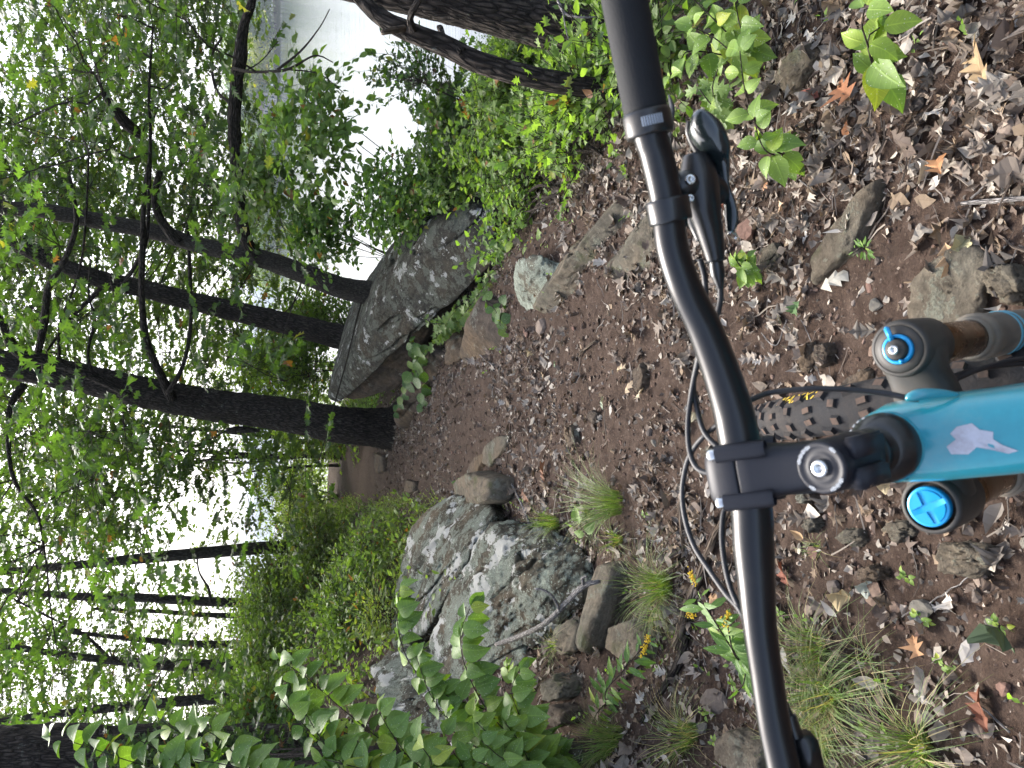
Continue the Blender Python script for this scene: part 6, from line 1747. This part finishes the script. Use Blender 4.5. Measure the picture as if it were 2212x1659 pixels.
# one body lofted from the steerer clamp to the faceplate seam
def loft(secs, name, mat, parent=None, closed_ends=True):
    """secs: list of (centre, axis u, axis v, half u, half v, exponent) superellipse sections"""
    k = 36
    a = np.linspace(0, 2 * math.pi, k, endpoint=False)
    Vs = []
    for c, u, v, hu, hv, e in secs:
        cx = np.sign(np.cos(a)) * np.abs(np.cos(a)) ** (2 / e)
        cy = np.sign(np.sin(a)) * np.abs(np.sin(a)) ** (2 / e)
        Vs.append(np.asarray(c) + hu * cx[:, None] * u + hv * cy[:, None] * v)
    V = np.concatenate(Vs)
    n = len(secs)
    q = []
    for i in range(n - 1):
        j = np.arange(k)
        q.append(np.stack([i * k + j, i * k + (j + 1) % k, (i + 1) * k + (j + 1) % k, (i + 1) * k + j], -1))
    Fc = [np.concatenate(q)]
    if closed_ends:
        V = np.vstack([V, np.mean(Vs[0], 0), np.mean(Vs[-1], 0)])
        j = np.arange(k)
        Fc.append(np.vstack([np.stack([(j + 1) % k, j, np.full(k, n * k)], -1), np.stack([(n - 1) * k + j, (n - 1) * k + (j + 1) % k, np.full(k, n * k + 1)], -1)]))
    return part(name, V, Fc, mat, parent)
def sect(t, hu, hv, e=3.2):
    return (cm * (1 - t) + bc * t, bx, nrm(np.cross(bx, sdir)), hu, hv, e)
stem = loft([sect(-.12, .0165, .021, 2.6), sect(.1, .0180, .0215, 2.8), sect(.45, .0185, .0190), sect(.7, .0205, .0190), sect(.88, .0245, .0200), sect(1.0, .0250, .0205), sect(1.02, .0246, .0200)], 'stem', 'stemblack')
loft([sect(1.035, .0246, .0202), sect(1.06, .0250, .0206), sect(1.24, .0246, .0200), sect(1.34, .0225, .0170), sect(1.40, .018, .012)], 'faceplate', 'stemblack', stem)
V, Fc = lathe(cbot - bz * .0, bz, [(.0185, -.002), (.0195, 0), (.0195, .043), (.0188, .0445)], 40)
part('steerer_clamp', V, Fc, 'stemblack', stem)
for s in (-1, 1):
    for tz in (1, -1):
        p0 = bc + bx * s * .0185 + nrm(np.cross(bx, sdir)) * .0165 * tz
        V, Fc = lathe(p0, sdir, [(.0062, -.022), (.0070, -.018), (.0070, .0155)], 18)
        part('bolt_boss', V, Fc, 'stemblack', stem)
        V, Fc = lathe(p0 + sdir * .0155, sdir, [(.0045, 0), (.0048, .001), (.0048, .0055), (.0040, .0065), (.0022, .0065), (.0020, .004), (.0001, .004)], 18)
        part('bolt', V, Fc, 'silver', stem)
# top cap with ring print and bolt
cp = LB((AX, 0, .187))
V, Fc = lathe(cp, bz, [(.0190, 0), (.0192, .003), (.0182, .0052), (.0165, .0058), (.0150, .0050), (.0120, .0040), (.0108, .0048), (.0085, .0046), (.0070, .0040), (.0001, .0040)], 56)
part('top_cap', V, Fc, 'stemblack', stem)
V, Fc = lathe(cp, bz, [(.0062, .004), (.0062, .0075), (.0055, .0084), (.0030, .0084), (.0028, .005), (.0001, .005)], 28)
part('cap_bolt', V, Fc, 'silver', stem)
mb = MB()
for a0, n_ in ((20, 13), (198, 10), (140, 4), (310, 4)):
    for k in range(n_):
        a = math.radians(a0 + k * 4.6)
        dd = bx * math.cos(a) + by * math.sin(a)
        tt = -bx * math.sin(a) + by * math.cos(a)
        V, Fc = box(cp + dd * .0166 + bz * .00565, (.0009 + .0003 * (k % 3), .00042, .00015), np.stack([dd, tt, bz], -1))
        mb.add(V, Fc)
mb.build('print', M['greyprint'], stem)
# rear clamp bolts, slot, spacers and headset
for zz, sx in ((.150, -.013), (.172, -.013)):
    V, Fc = lathe(LB((AX + sx, -.0205, zz)), -bx, [(.0038, -.004), (.0044, -.003), (.0044, .004), (.0022, .005), (.0001, .002)], 18)
    part('bolt', V, Fc, 'silver', stem)
for sx in (-.011, .011):
    V, Fc = box(LB((AX + sx, -.0195, .163)), (.0075, .006, .020), RB, .002)
    part('clamp_lug', V, Fc, 'stemblack', stem)
hs = None
V, Fc = lathe(LB((AX, 0, .098)), bz, [(.0275, -.006), (.0275, 0), (.0262, .004), (.0225, .009), (.0195, .013), (.0185, .0135), (.0185, .021), (.0178, .0215), (.0178, .0225), (.0186, .023), (.0186, .033), (.0178, .0335), (.0178, .0345), (.0186, .035), (.0186, .045)], 48)
hs = part('headset', V, Fc, 'plastic')
mb = MB()
for k in range(15):
    a = math.radians(20 + k * 11)
    dd = bx * math.cos(a) + by * math.sin(a); tt = -bx * math.sin(a) + by * math.cos(a)
    V, Fc = box(LB((AX, 0, .098)) + dd * .0268 + bz * .003, (.0005, .0014, .0008), np.stack([dd, tt, bz], -1)); mb.add(V, Fc)
mb.build('print', M['greyprint'], hs)
for a in (60, 100, 135):
    a = math.radians(a)
    V, Fc = box(LB((AX + .0186 * math.cos(a), .0186 * math.sin(a), .128)), (.0012, .0012, .003), RB, .0004)
    part('print', V, Fc, 'greyprint', hs)

# frame: head tube, top tube, down tube, seat tube, stays
headtop = LB((AX, 0, .092))
BB = headtop + RW @ np.array([0, -.47, -.60])
seatc = headtop + RW @ np.array([0, -.56, -.22])
rax = BB + RW @ np.array([0, -.435, .02]); rax[2] = max(rax[2], 0.36)
fx, fyv, fz = bx, by, bz
def ls(p, hu, hv, e=2.6, u=None, v=None):
    return (LB(p), bx if u is None else u, bz if v is None else v, hu, hv, e)
frame = loft([ls((AX, .033, .060), .012, .024), ls((AX, .026, .058), .024, .032), ls((AX, .005, .056), .0325, .037, 3), ls((AX, -.03, .050), .0335, .040, 3.2), ls((AX, -.07, .042), .0328, .040, 3.2), ls((AX, -.12, .030), .0318, .036, 3.0), ls((AX + .001, -.22, .010), .028, .027), (cut(LB((AX, -.22, .01)), seatc, .6), bx, bz, .022, .020, 2.4), (seatc, bx, bz, .018, .017, 2.2)], 'frame', 'teal')
V, Fc = lathe(LB((AX, 0, .0)), bz, [(.024, .004), (.029, .008), (.029, .02), (.0275, .04), (.0275, .085), (.0285, .092), (.024, .094)], 40)
part('head_tube', V, Fc, 'teal', frame)
ltube('down_tube', [LB((AX, -.015, .035)), LB((AX, -.06, -.01)), BB + RW @ np.array([0, .05, .05]), BB], [.030, .031, .029, .026], 'teal', frame, 24, 30, None, False)
ltube('seat_tube', [BB, seatc, seatc + RW @ np.array([0, -.02, .05])], [.020, .0175, .0175], 'teal', frame, 20, 20, None, False)
ltube('seat_post', [seatc, seatc + RW @ np.array([0, -.05, .13])], [.0155, .0155], 'plastic', frame, 16, 6, None, False)
for s in (-1, 1):
    o_ = RW @ np.array([s * .06, 0, 0])
    ltube('chain_stay', [BB + o_ * .4, BB * .5 + rax * .5 + o_ * 1.0, rax + o_ * 1.15], [.012, .011, .010], 'teal', frame, 12, 16, None, False)
    ltube('seat_stay', [seatc + o_ * .3, seatc * .4 + rax * .6 + o_ * 1.0, rax + o_ * 1.15], [.010, .009, .009], 'teal', frame, 12, 16, None, False)
# cable port boss on the right shoulder
ptube('cable_port', [(1958, 865, .592, 8), (1966, 858, .590, 20), (1990, 852, .588, 26), (2030, 850, .586, 20), (2070, 852, .585, 8)], 'teal', frame, 16, 30)
# worn sticker and tiny print lying on the top tube
def on_tube(u, yv):
    """point on the top surface of the top tube, u across (-1..1)"""
    P = [(.005, .056, .0325, .037), (-.03, .050, .0335, .040), (-.07, .042, .0328, .040), (-.12, .030, .0318, .036)]
    ys = [-q[0] for q in P]
    zc, hu, hv = (np.interp(-yv, ys, [q[k] for q in P]) for k in (1, 2, 3))
    x = u * hu
    z = zc + hv * (1 - abs(u) ** 3.1) ** (1 / 3.1)
    return LB((AX + x, yv, z + .0006))
poly = [(-.30, -.045), (-.12, -.043), (.02, -.050), (.16, -.047), (.30, -.052), (.34, -.062), (.18, -.066), (.10, -.074), (-.06, -.073), (-.22, -.078), (-.38, -.086), (-.42, -.080), (-.28, -.070), (-.20, -.062), (-.34, -.056)]
cpt = on_tube(-.05, -.062)
V = [on_tube(a, b) for a, b in poly] + [cpt]
n_ = len(poly)
part('sticker', V, [np.array([[k, (k + 1) % n_, n_] for k in range(n_)])], 'sticker', frame, smooth=False)
mb = MB()
for k in range(16):
    a = -.48 + k * .052
    if k in (6, 7, 8): continue
    p0, p1 = on_tube(a, -.094), on_tube(a + .034, -.0965)
    p2, p3 = on_tube(a + .034, -.094), on_tube(a, -.0965)
    mb.add([p0, p2, p1, p3], [np.array([[0, 1, 2, 3]])])
mb.build('print', M['darkprint'], frame)

# fork
FXR, FXL = .0690, -.0660
CY = .004
fork = loft([ls((AX, 0, -.004), .034, .036, 2.4, bx, by), ls((AX, 0, .008), .034, .036, 2.4, bx, by)], 'fork', 'crown')
for s, fxx in ((1, FXR), (-1, FXL)):
    loft([(LB((s * .012 + AX, 0.0, -.002)), by, bz, .030, .016, 2.6), (LB((s * .032, 0.002, -.002)), by, bz, .026, .017, 2.8), (LB((s * .048, CY, .002)), by, bz, .024, .021, 2.8), (LB((fxx - s * .006, CY, .004)), by, bz, .026, .025, 2.6), (LB((fxx + s * .012, CY, .004)), by, bz, .018, .024, 2.4)], 'crown_arm', 'crown', fork)
    V, Fc = lathe(LB((fxx, CY, 0)), bz, [(.022, -.030), (.0245, -.024), (.0250, -.005), (.0250, .022), (.0240, .0275), (.0215, .0290), (.0205, .0285)], 40)
    part('crown_socket', V, Fc, 'crown', fork)
    ltube('stanchion', [(fxx, CY, -.02), (fxx, CY, -.16)], .0180, 'bronze', fork, 36, 4)
    V, Fc = lathe(LB((fxx, CY, -.125)), -bz, [(.0182, -.004), (.0205, -.003), (.0215, .002), (.0205, .005), (.0225, .007), (.0240, .011), (.0240, .020), (.0228, .024), (.0232, .06), (.0228, .12), (.0225, .33), (.024, .40), (.020, .43), (.0001, .435)], 40)
    part('lower_leg', V, Fc, 'lowers', fork)
    for zz in (.072, .084):
        V, Fc = lathe(LB((fxx, CY, -.125)), -bz, [(.02325, zz - .003), (.02385, zz - .0025), (.02385, zz + .0025), (.02325, zz + .003)], 40)
        part('decal', V, Fc, 'decal', fork)
# right: rebound style dial, ring, lever and centre screw
rc = LB((FXR, CY, .028))
V, Fc = lathe(rc, bz, [(.0205, -.002), (.0200, .0015), (.0135, .0018)], 40)
part('socket_lip', V, Fc, 'crown', fork)
V, Fc = lathe(rc, bz, [(.0128, -.001), (.0130, .003), (.0122, .0045), (.0100, .0048), (.0095, .0040), (.0095, .0020)], 40)
dial = part('blue_ring', V, Fc, 'blue', fork)
V, Fc = lathe(rc, bz, [(.0088, .001), (.0088, .0075), (.0078, .0090), (.0050, .0092), (.0045, .0105), (.0028, .0105), (.0024, .008), (.0001, .008)], 32)
part('adjuster_dial', V, Fc, 'crown', fork)
V, Fc = lathe(rc, bz, [(.0040, .0105), (.0036, .0118), (.0022, .0118), (.0018, .0100), (.0001, .0100)], 20)
part('centre_screw', V, Fc, 'silver', fork)
a = math.radians(78)
dd = bx * math.cos(math.radians(12)) + by * math.sin(math.radians(12)); tt = np.cross(bz, dd)
V, Fc = box(rc + dd * .0140 + bz * .0065, (.0070, .0022, .0020), np.stack([dd, tt, bz], -1), .001)
part('blue_lever', V, Fc, 'blue', fork)
dd2 = nrm(-bx * .3 - by)
V, Fc = box(rc - dd * .0108 + bz * .0055, (.0022, .0014, .0016), np.stack([dd, tt, bz], -1), .0005)
part('blue_lever', V, Fc, 'blue', fork)
# left: air cap with a cross of ribs
lc = LB((FXL, CY, .028))
capm = MB()
V, Fc = lathe(lc, bz, [(.0172, -.002), (.0174, .002), (.0166, .0045), (.0145, .0038), (.0060, .0034), (.0001, .0034)], 48)
cap_ = part('air_cap', V, Fc, 'blue', fork)
for k in range(4):
    a0 = math.radians(20 + 90 * k)
    aa = a0 + np.linspace(.16, math.pi / 2 - .16, 8)
    ring = [(bx * math.cos(q) + by * math.sin(q)) for q in aa]
    inn_ = bx * math.cos(a0 + math.pi / 4) + by * math.sin(a0 + math.pi / 4)
    lo_ = [lc + q * .0148 + bz * .0036 for q in ring] + [lc + inn_ * .0042 + bz * .0040]
    hi_ = [lc + q * .0140 + bz * .0052 for q in ring] + [lc + inn_ * .0045 + bz * .0052]
    n_ = len(lo_)
    V = np.array(lo_ + hi_ + [np.mean(hi_, 0)])
    part('cap_pad', V, [np.array([[j, (j + 1) % n_, n_ + (j + 1) % n_, n_ + j] for j in range(n_)]), np.array([[n_ + j, n_ + (j + 1) % n_, 2 * n_] for j in range(n_)])], 'blue', fork, smooth=False)
for s_ in (-1, 1):
    ltube('dropout', [(s_ * .066, CY, -.525), (s_ * .062, .05, -.535), (s_ * .058, .088, -.530)], [.016, .016, .017], 'lowers', fork, 14, 12)
# brake bridge behind the tyre
ltube('fork_arch', [(FXR, .02, -.15), (.045, .045, -.118), (0, .052, -.105), (-.045, .045, -.118), (FXL, .02, -.15)], [.012, .011, .010, .011, .012], 'lowers', fork, 12, 30)

# wheels
def wheel(ax_c, wx_, fw, up_, name, label_part, full=True):
    """wx_ axle direction (right), fw forward, up_ up"""
    Rr_, rt_ = .3490, .0300
    nA = 108
    prof = []
    for b_ in np.linspace(-2.45, 2.45, 23):
        prof.append((math.sin(b_) * .0295, Rr_ + math.cos(b_) * .0290 - .004))
    th = np.linspace(0, 2 * math.pi, nA, endpoint=False)
    D = np.cos(th)[:, None] * up_ + np.sin(th)[:, None] * fw
    V = np.concatenate([ax_c + r * D + x * wx_ for x, r in prof])
    q = []
    for i in range(len(prof) - 1):
        j = np.arange(nA)
        q.append(np.stack([i * nA + j, i * nA + (j + 1) % nA, (i + 1) * nA + (j + 1) % nA, (i + 1) * nA + j], -1))
    w = part(name, V, [np.concatenate(q)], 'tyre')
    # tread knobs: base chamfered blocks following the carcass
    mb = MB(); mt = MB()
    npit = 54
    for k in range(npit):
        for row in range(4):
            a_ = 2 * math.pi * (k + (0.5 if row in (1, 2) and k % 2 else 0.0) * 0.0 + (0.5 if row in (0, 3) else 0)) / npit
            alt = k % 2
            if row in (1, 2):
                b_ = (-.30, .30)[row - 1] * (1.15 if alt else .8)
                hw, hl, hh = .0040 + .0012 * alt, .0070 - .0015 * alt, .0040
            else:
                b_ = -.80 if row == 0 else .80
                hw, hl, hh = .0052, .0068, .0048
            d_ = math.cos(a_) * up_ + math.sin(a_) * fw
            tg = -math.sin(a_) * up_ + math.cos(a_) * fw
            nr = math.cos(b_) * d_ + math.sin(b_) * wx_
            acr = -math.sin(b_) * d_ + math.cos(b_) * wx_
            c_ = ax_c + (Rr_ - .004) * d_ + math.cos(b_) * .029 * d_ + math.sin(b_) * .0295 * wx_
            sk = (0.25 if row in (0, 3) else 0.12) * (1 if alt else -1)
            t2 = nrm(tg + acr * sk)
            a2 = nrm(np.cross(nr, t2)) * np.sign(np.dot(np.cross(nr, t2), acr))
            vb = []
            for hgt, s_ in ((-.002, 1.18), (hh, .88)):
                for sx_, sy_ in ((-1, -1), (1, -1), (1, 1), (-1, 1)):
                    vb.append(c_ + nr * hgt + a2 * sx_ * hw * s_ + t2 * sy_ * hl * s_)
            mb.add(vb, [np.array([[0, 1, 5, 4], [1, 2, 6, 5], [2, 3, 7, 6], [3, 0, 4, 7]])])
            mt.add([p + nr * 0 for p in vb[4:]], [np.array([[0, 1, 2, 3]])])
    o_ = mb.build('tread', M['tyre'], w); o_['kind'] = 'stuff'
    o_ = mt.build('tread_top', M['knobtop'], w); o_['kind'] = 'stuff'
    # rim, hub, spokes, rotor
    V, Fc = lathe(ax_c, wx_, [(.316, -.014), (.318, -.017), (.305, -.016), (.296, -.008), (.296, .008), (.305, .016), (.318, .017), (.316, .014)], 72)
    part('rim', V, Fc, 'plastic', w)
    V, Fc = lathe(ax_c, wx_, [(.008, -.055), (.012, -.05), (.026, -.032), (.026, -.028), (.014, -.02), (.014, .02), (.026, .028), (.026, .032), (.012, .05), (.008, .055)], 24)
    part('hub', V, Fc, 'plastic', w)
    sm = MB()
    for k in range(32):
        a_ = 2 * math.pi * k / 32
        s_ = 1 if k % 2 else -1
        a2 = a_ + (0.55 if (k // 2) % 2 else -0.55)
        p0 = ax_c + .025 * (math.cos(a2) * up_ + math.sin(a2) * fw) + s_ * .030 * wx_
        p1 = ax_c + .298 * (math.cos(a_) * up_ + math.sin(a_) * fw)
        V, Fc, _ = tube(np.array([p0, p1]), .0011, 4, False)
        o_ = part('spoke', V, Fc, 'plastic', w)
    V, Fc = lathe(ax_c - wx_ * .036, wx_, [(.066, 0), (.090, 0), (.090, .002), (.066, .002), (.066, 0)], 48)
    part('brake_rotor', V, Fc, 'silver', w)
    return w
fax = LB((AX, .045, -.545)); fax = front_axle + (bx * AX)
wup = nrm(RW[:, 2]); wfw = nrm(RW[:, 1]); wrt = nrm(RW[:, 0])
st_ = Matrix.Rotation(math.radians(3.2), 3, Vector(bz)); st_ = np.array(st_)
fup, ffw, frt = wup @ st_.T, wfw @ st_.T, wrt @ st_.T
fax = LB((AX, 0, 0)) + (fax - LB((AX, 0, 0))) @ st_.T + ffw * .036 + frt * .027
w1 = wheel(fax, frt, ffw, fup, 'front_wheel', None)
w2 = wheel(rax, wrt, wfw, wup, 'rear_wheel', None)
# sidewall lettering: flat print curved round the tyre
def sidewall_text(body, size, a_c, b_c, side, parent, cx_):
    cu = bpy.data.curves.new('t', 'FONT'); cu.body = body; cu.size = 1; cu.space_character = 1.12
    to = bpy.data.objects.new('t', cu); COL.objects.link(to)
    bpy.context.view_layer.update()
    me = to.to_mesh()
    v = np.array([q.co[:] for q in me.vertices]); tri = []
    me.calc_loop_triangles()
    tri = np.array([list(t.vertices) for t in me.loop_triangles])
    to.to_mesh_clear(); bpy.data.objects.remove(to); bpy.data.curves.remove(cu)
    w_ = v[:, 0].max() - v[:, 0].min()
    x = (v[:, 0] - v[:, 0].min() - w_ / 2) * size
    y = (v[:, 1] - 0.35) * size
    R_ = .365
    a_ = a_c - x / R_ * side
    b_ = b_c - (-y) / .03
    out = []
    for aa, bb in zip(a_, b_):
        bb = bb
        d_ = math.cos(aa) * fup + math.sin(aa) * ffw
        out.append(cx_ + (.3450 + .0294 * math.cos(bb) + .0006) * d_ + side * (math.sin(bb) * .0295 + .0007) * frt)
    return part('lettering', np.array(out), [tri], 'yellow', parent, smooth=False)
best = min(np.linspace(-.1, .55, 200), key=lambda a: abs(1106 - F * np.dot(q_ := (fax + .350 * (math.cos(a) * fup + math.sin(a) * ffw) + .028 * frt - CAM), UP) / np.dot(q_, FWD) - 1738))
sidewall_text('MAXXIS', .026, best, 1.06, 1, w1, fax)

# cables and hoses
cab = []
def cable(pl, name='cable'):
    pl = np.array(pl, float)
    W = pixv(pl[:, 0], pl[:, 1], pl[:, 2])
    V, Fc, _ = tube(spline(W, len(pl) * 9), .0024, 10)
    return part(name, V, Fc, 'hose')
cable([(1556, 615, .614), (1556, 650, .615), (1545, 690, .62), (1520, 740, .64), (1503, 800, .66), (1492, 860, .67), (1486, 920, .67), (1490, 975, .665), (1505, 1010, .655), (1530, 1022, .645), (1560, 1024, .635), (1600, 1030, .63)], 'brake_hose')
cable([(1512, 560, .625), (1522, 600, .63), (1524, 660, .635), (1510, 760, .655), (1498, 830, .67), (1505, 880, .67), (1520, 930, .66), (1545, 960, .65), (1580, 985, .64)])
cable([(1585, 930, .645), (1560, 915, .65), (1535, 930, .66), (1505, 960, .675), (1484, 1000, .685), (1474, 1060, .69), (1480, 1120, .685), (1500, 1180, .67), (1535, 1235, .65), (1570, 1285, .63), (1600, 1320, .61), (1640, 1400, .60), (1668, 1455, .595)], 'brake_hose')
cable([(1590, 1070, .64), (1572, 1090, .645), (1562, 1115, .645), (1560, 1170, .64), (1568, 1230, .63), (1582, 1280, .62), (1605, 1330, .61), (1650, 1450, .60)])
cable([(1596, 905, .63), (1612, 872, .64), (1640, 856, .645), (1672, 847, .645), (1744, 840, .63), (1800, 840, .622), (1853, 843, .615), (1920, 851, .605), (1965, 861, .597), (1985, 862, .594)], 'brake_hose')
cable([(1650, 1060, .63), (1720, 1062, .62), (1800, 1055, .61), (1850, 1048, .60), (1900, 1040, .597), (1960, 1030, .61)])
cable([(1968, 842, .68), (2040, 820, .69), (2100, 800, .70), (2180, 788, .71), (2260, 785, .72)])
cable([(1968, 852, .68), (2040, 830, .69), (2110, 800, .70), (2180, 780, .71), (2260, 770, .72)])
# saddle and cranks, outside the picture but part of the bike
sp = seatc + RW @ np.array([0, -.05, .13])
ltube('saddle', [sp + RW @ np.array([0, .13, .02]), sp + RW @ np.array([0, .05, .025]), sp + RW @ np.array([0, -.05, .03]), sp + RW @ np.array([0, -.12, .035])], [.02, .028, .06, .065], 'rubber', None, 20, 20, (1, .35), False)
V, Fc = lathe(BB + wrt * .05, wrt, [(.02, -.003), (.068, -.002), (.068, .002), (.02, .003)], 40)
cr = part('crank', V, Fc, 'plastic')
for s in (-1, 1):
    e_ = BB + wrt * s * .07 + wfw * s * .17
    ltube('crank_arm', [BB + wrt * s * .055, e_], [.014, .011], 'plastic', cr, 12, 6, None, False)
    V, Fc = box(e_ + wrt * s * .05, (.048, .045, .009), np.stack([wrt, wfw, wup], -1), .003)
    part('pedal', V, Fc, 'plastic', cr)

# ------------------------------------------------------------------ air
hz_m = bpy.data.materials.new('air_haze'); hz_m.use_nodes = True
for n in list(hz_m.node_tree.nodes): hz_m.node_tree.nodes.remove(n)
ho = hz_m.node_tree.nodes.new('ShaderNodeOutputMaterial'); hv = hz_m.node_tree.nodes.new('ShaderNodeVolumePrincipled')
hv.inputs['Color'].default_value = (0.80, 0.90, 1.0, 1); hv.inputs['Density'].default_value = HAZE
hz_m.node_tree.links.new(hv.outputs[0], ho.inputs['Volume'])
V, Fc = box((0, 4500, 75), (7000, 4600, 95))
o = obj('haze', V, Fc, hz_m, at=(0, 4500, -20)); tag(o, 'thin pale air over the lake', kind='stuff')
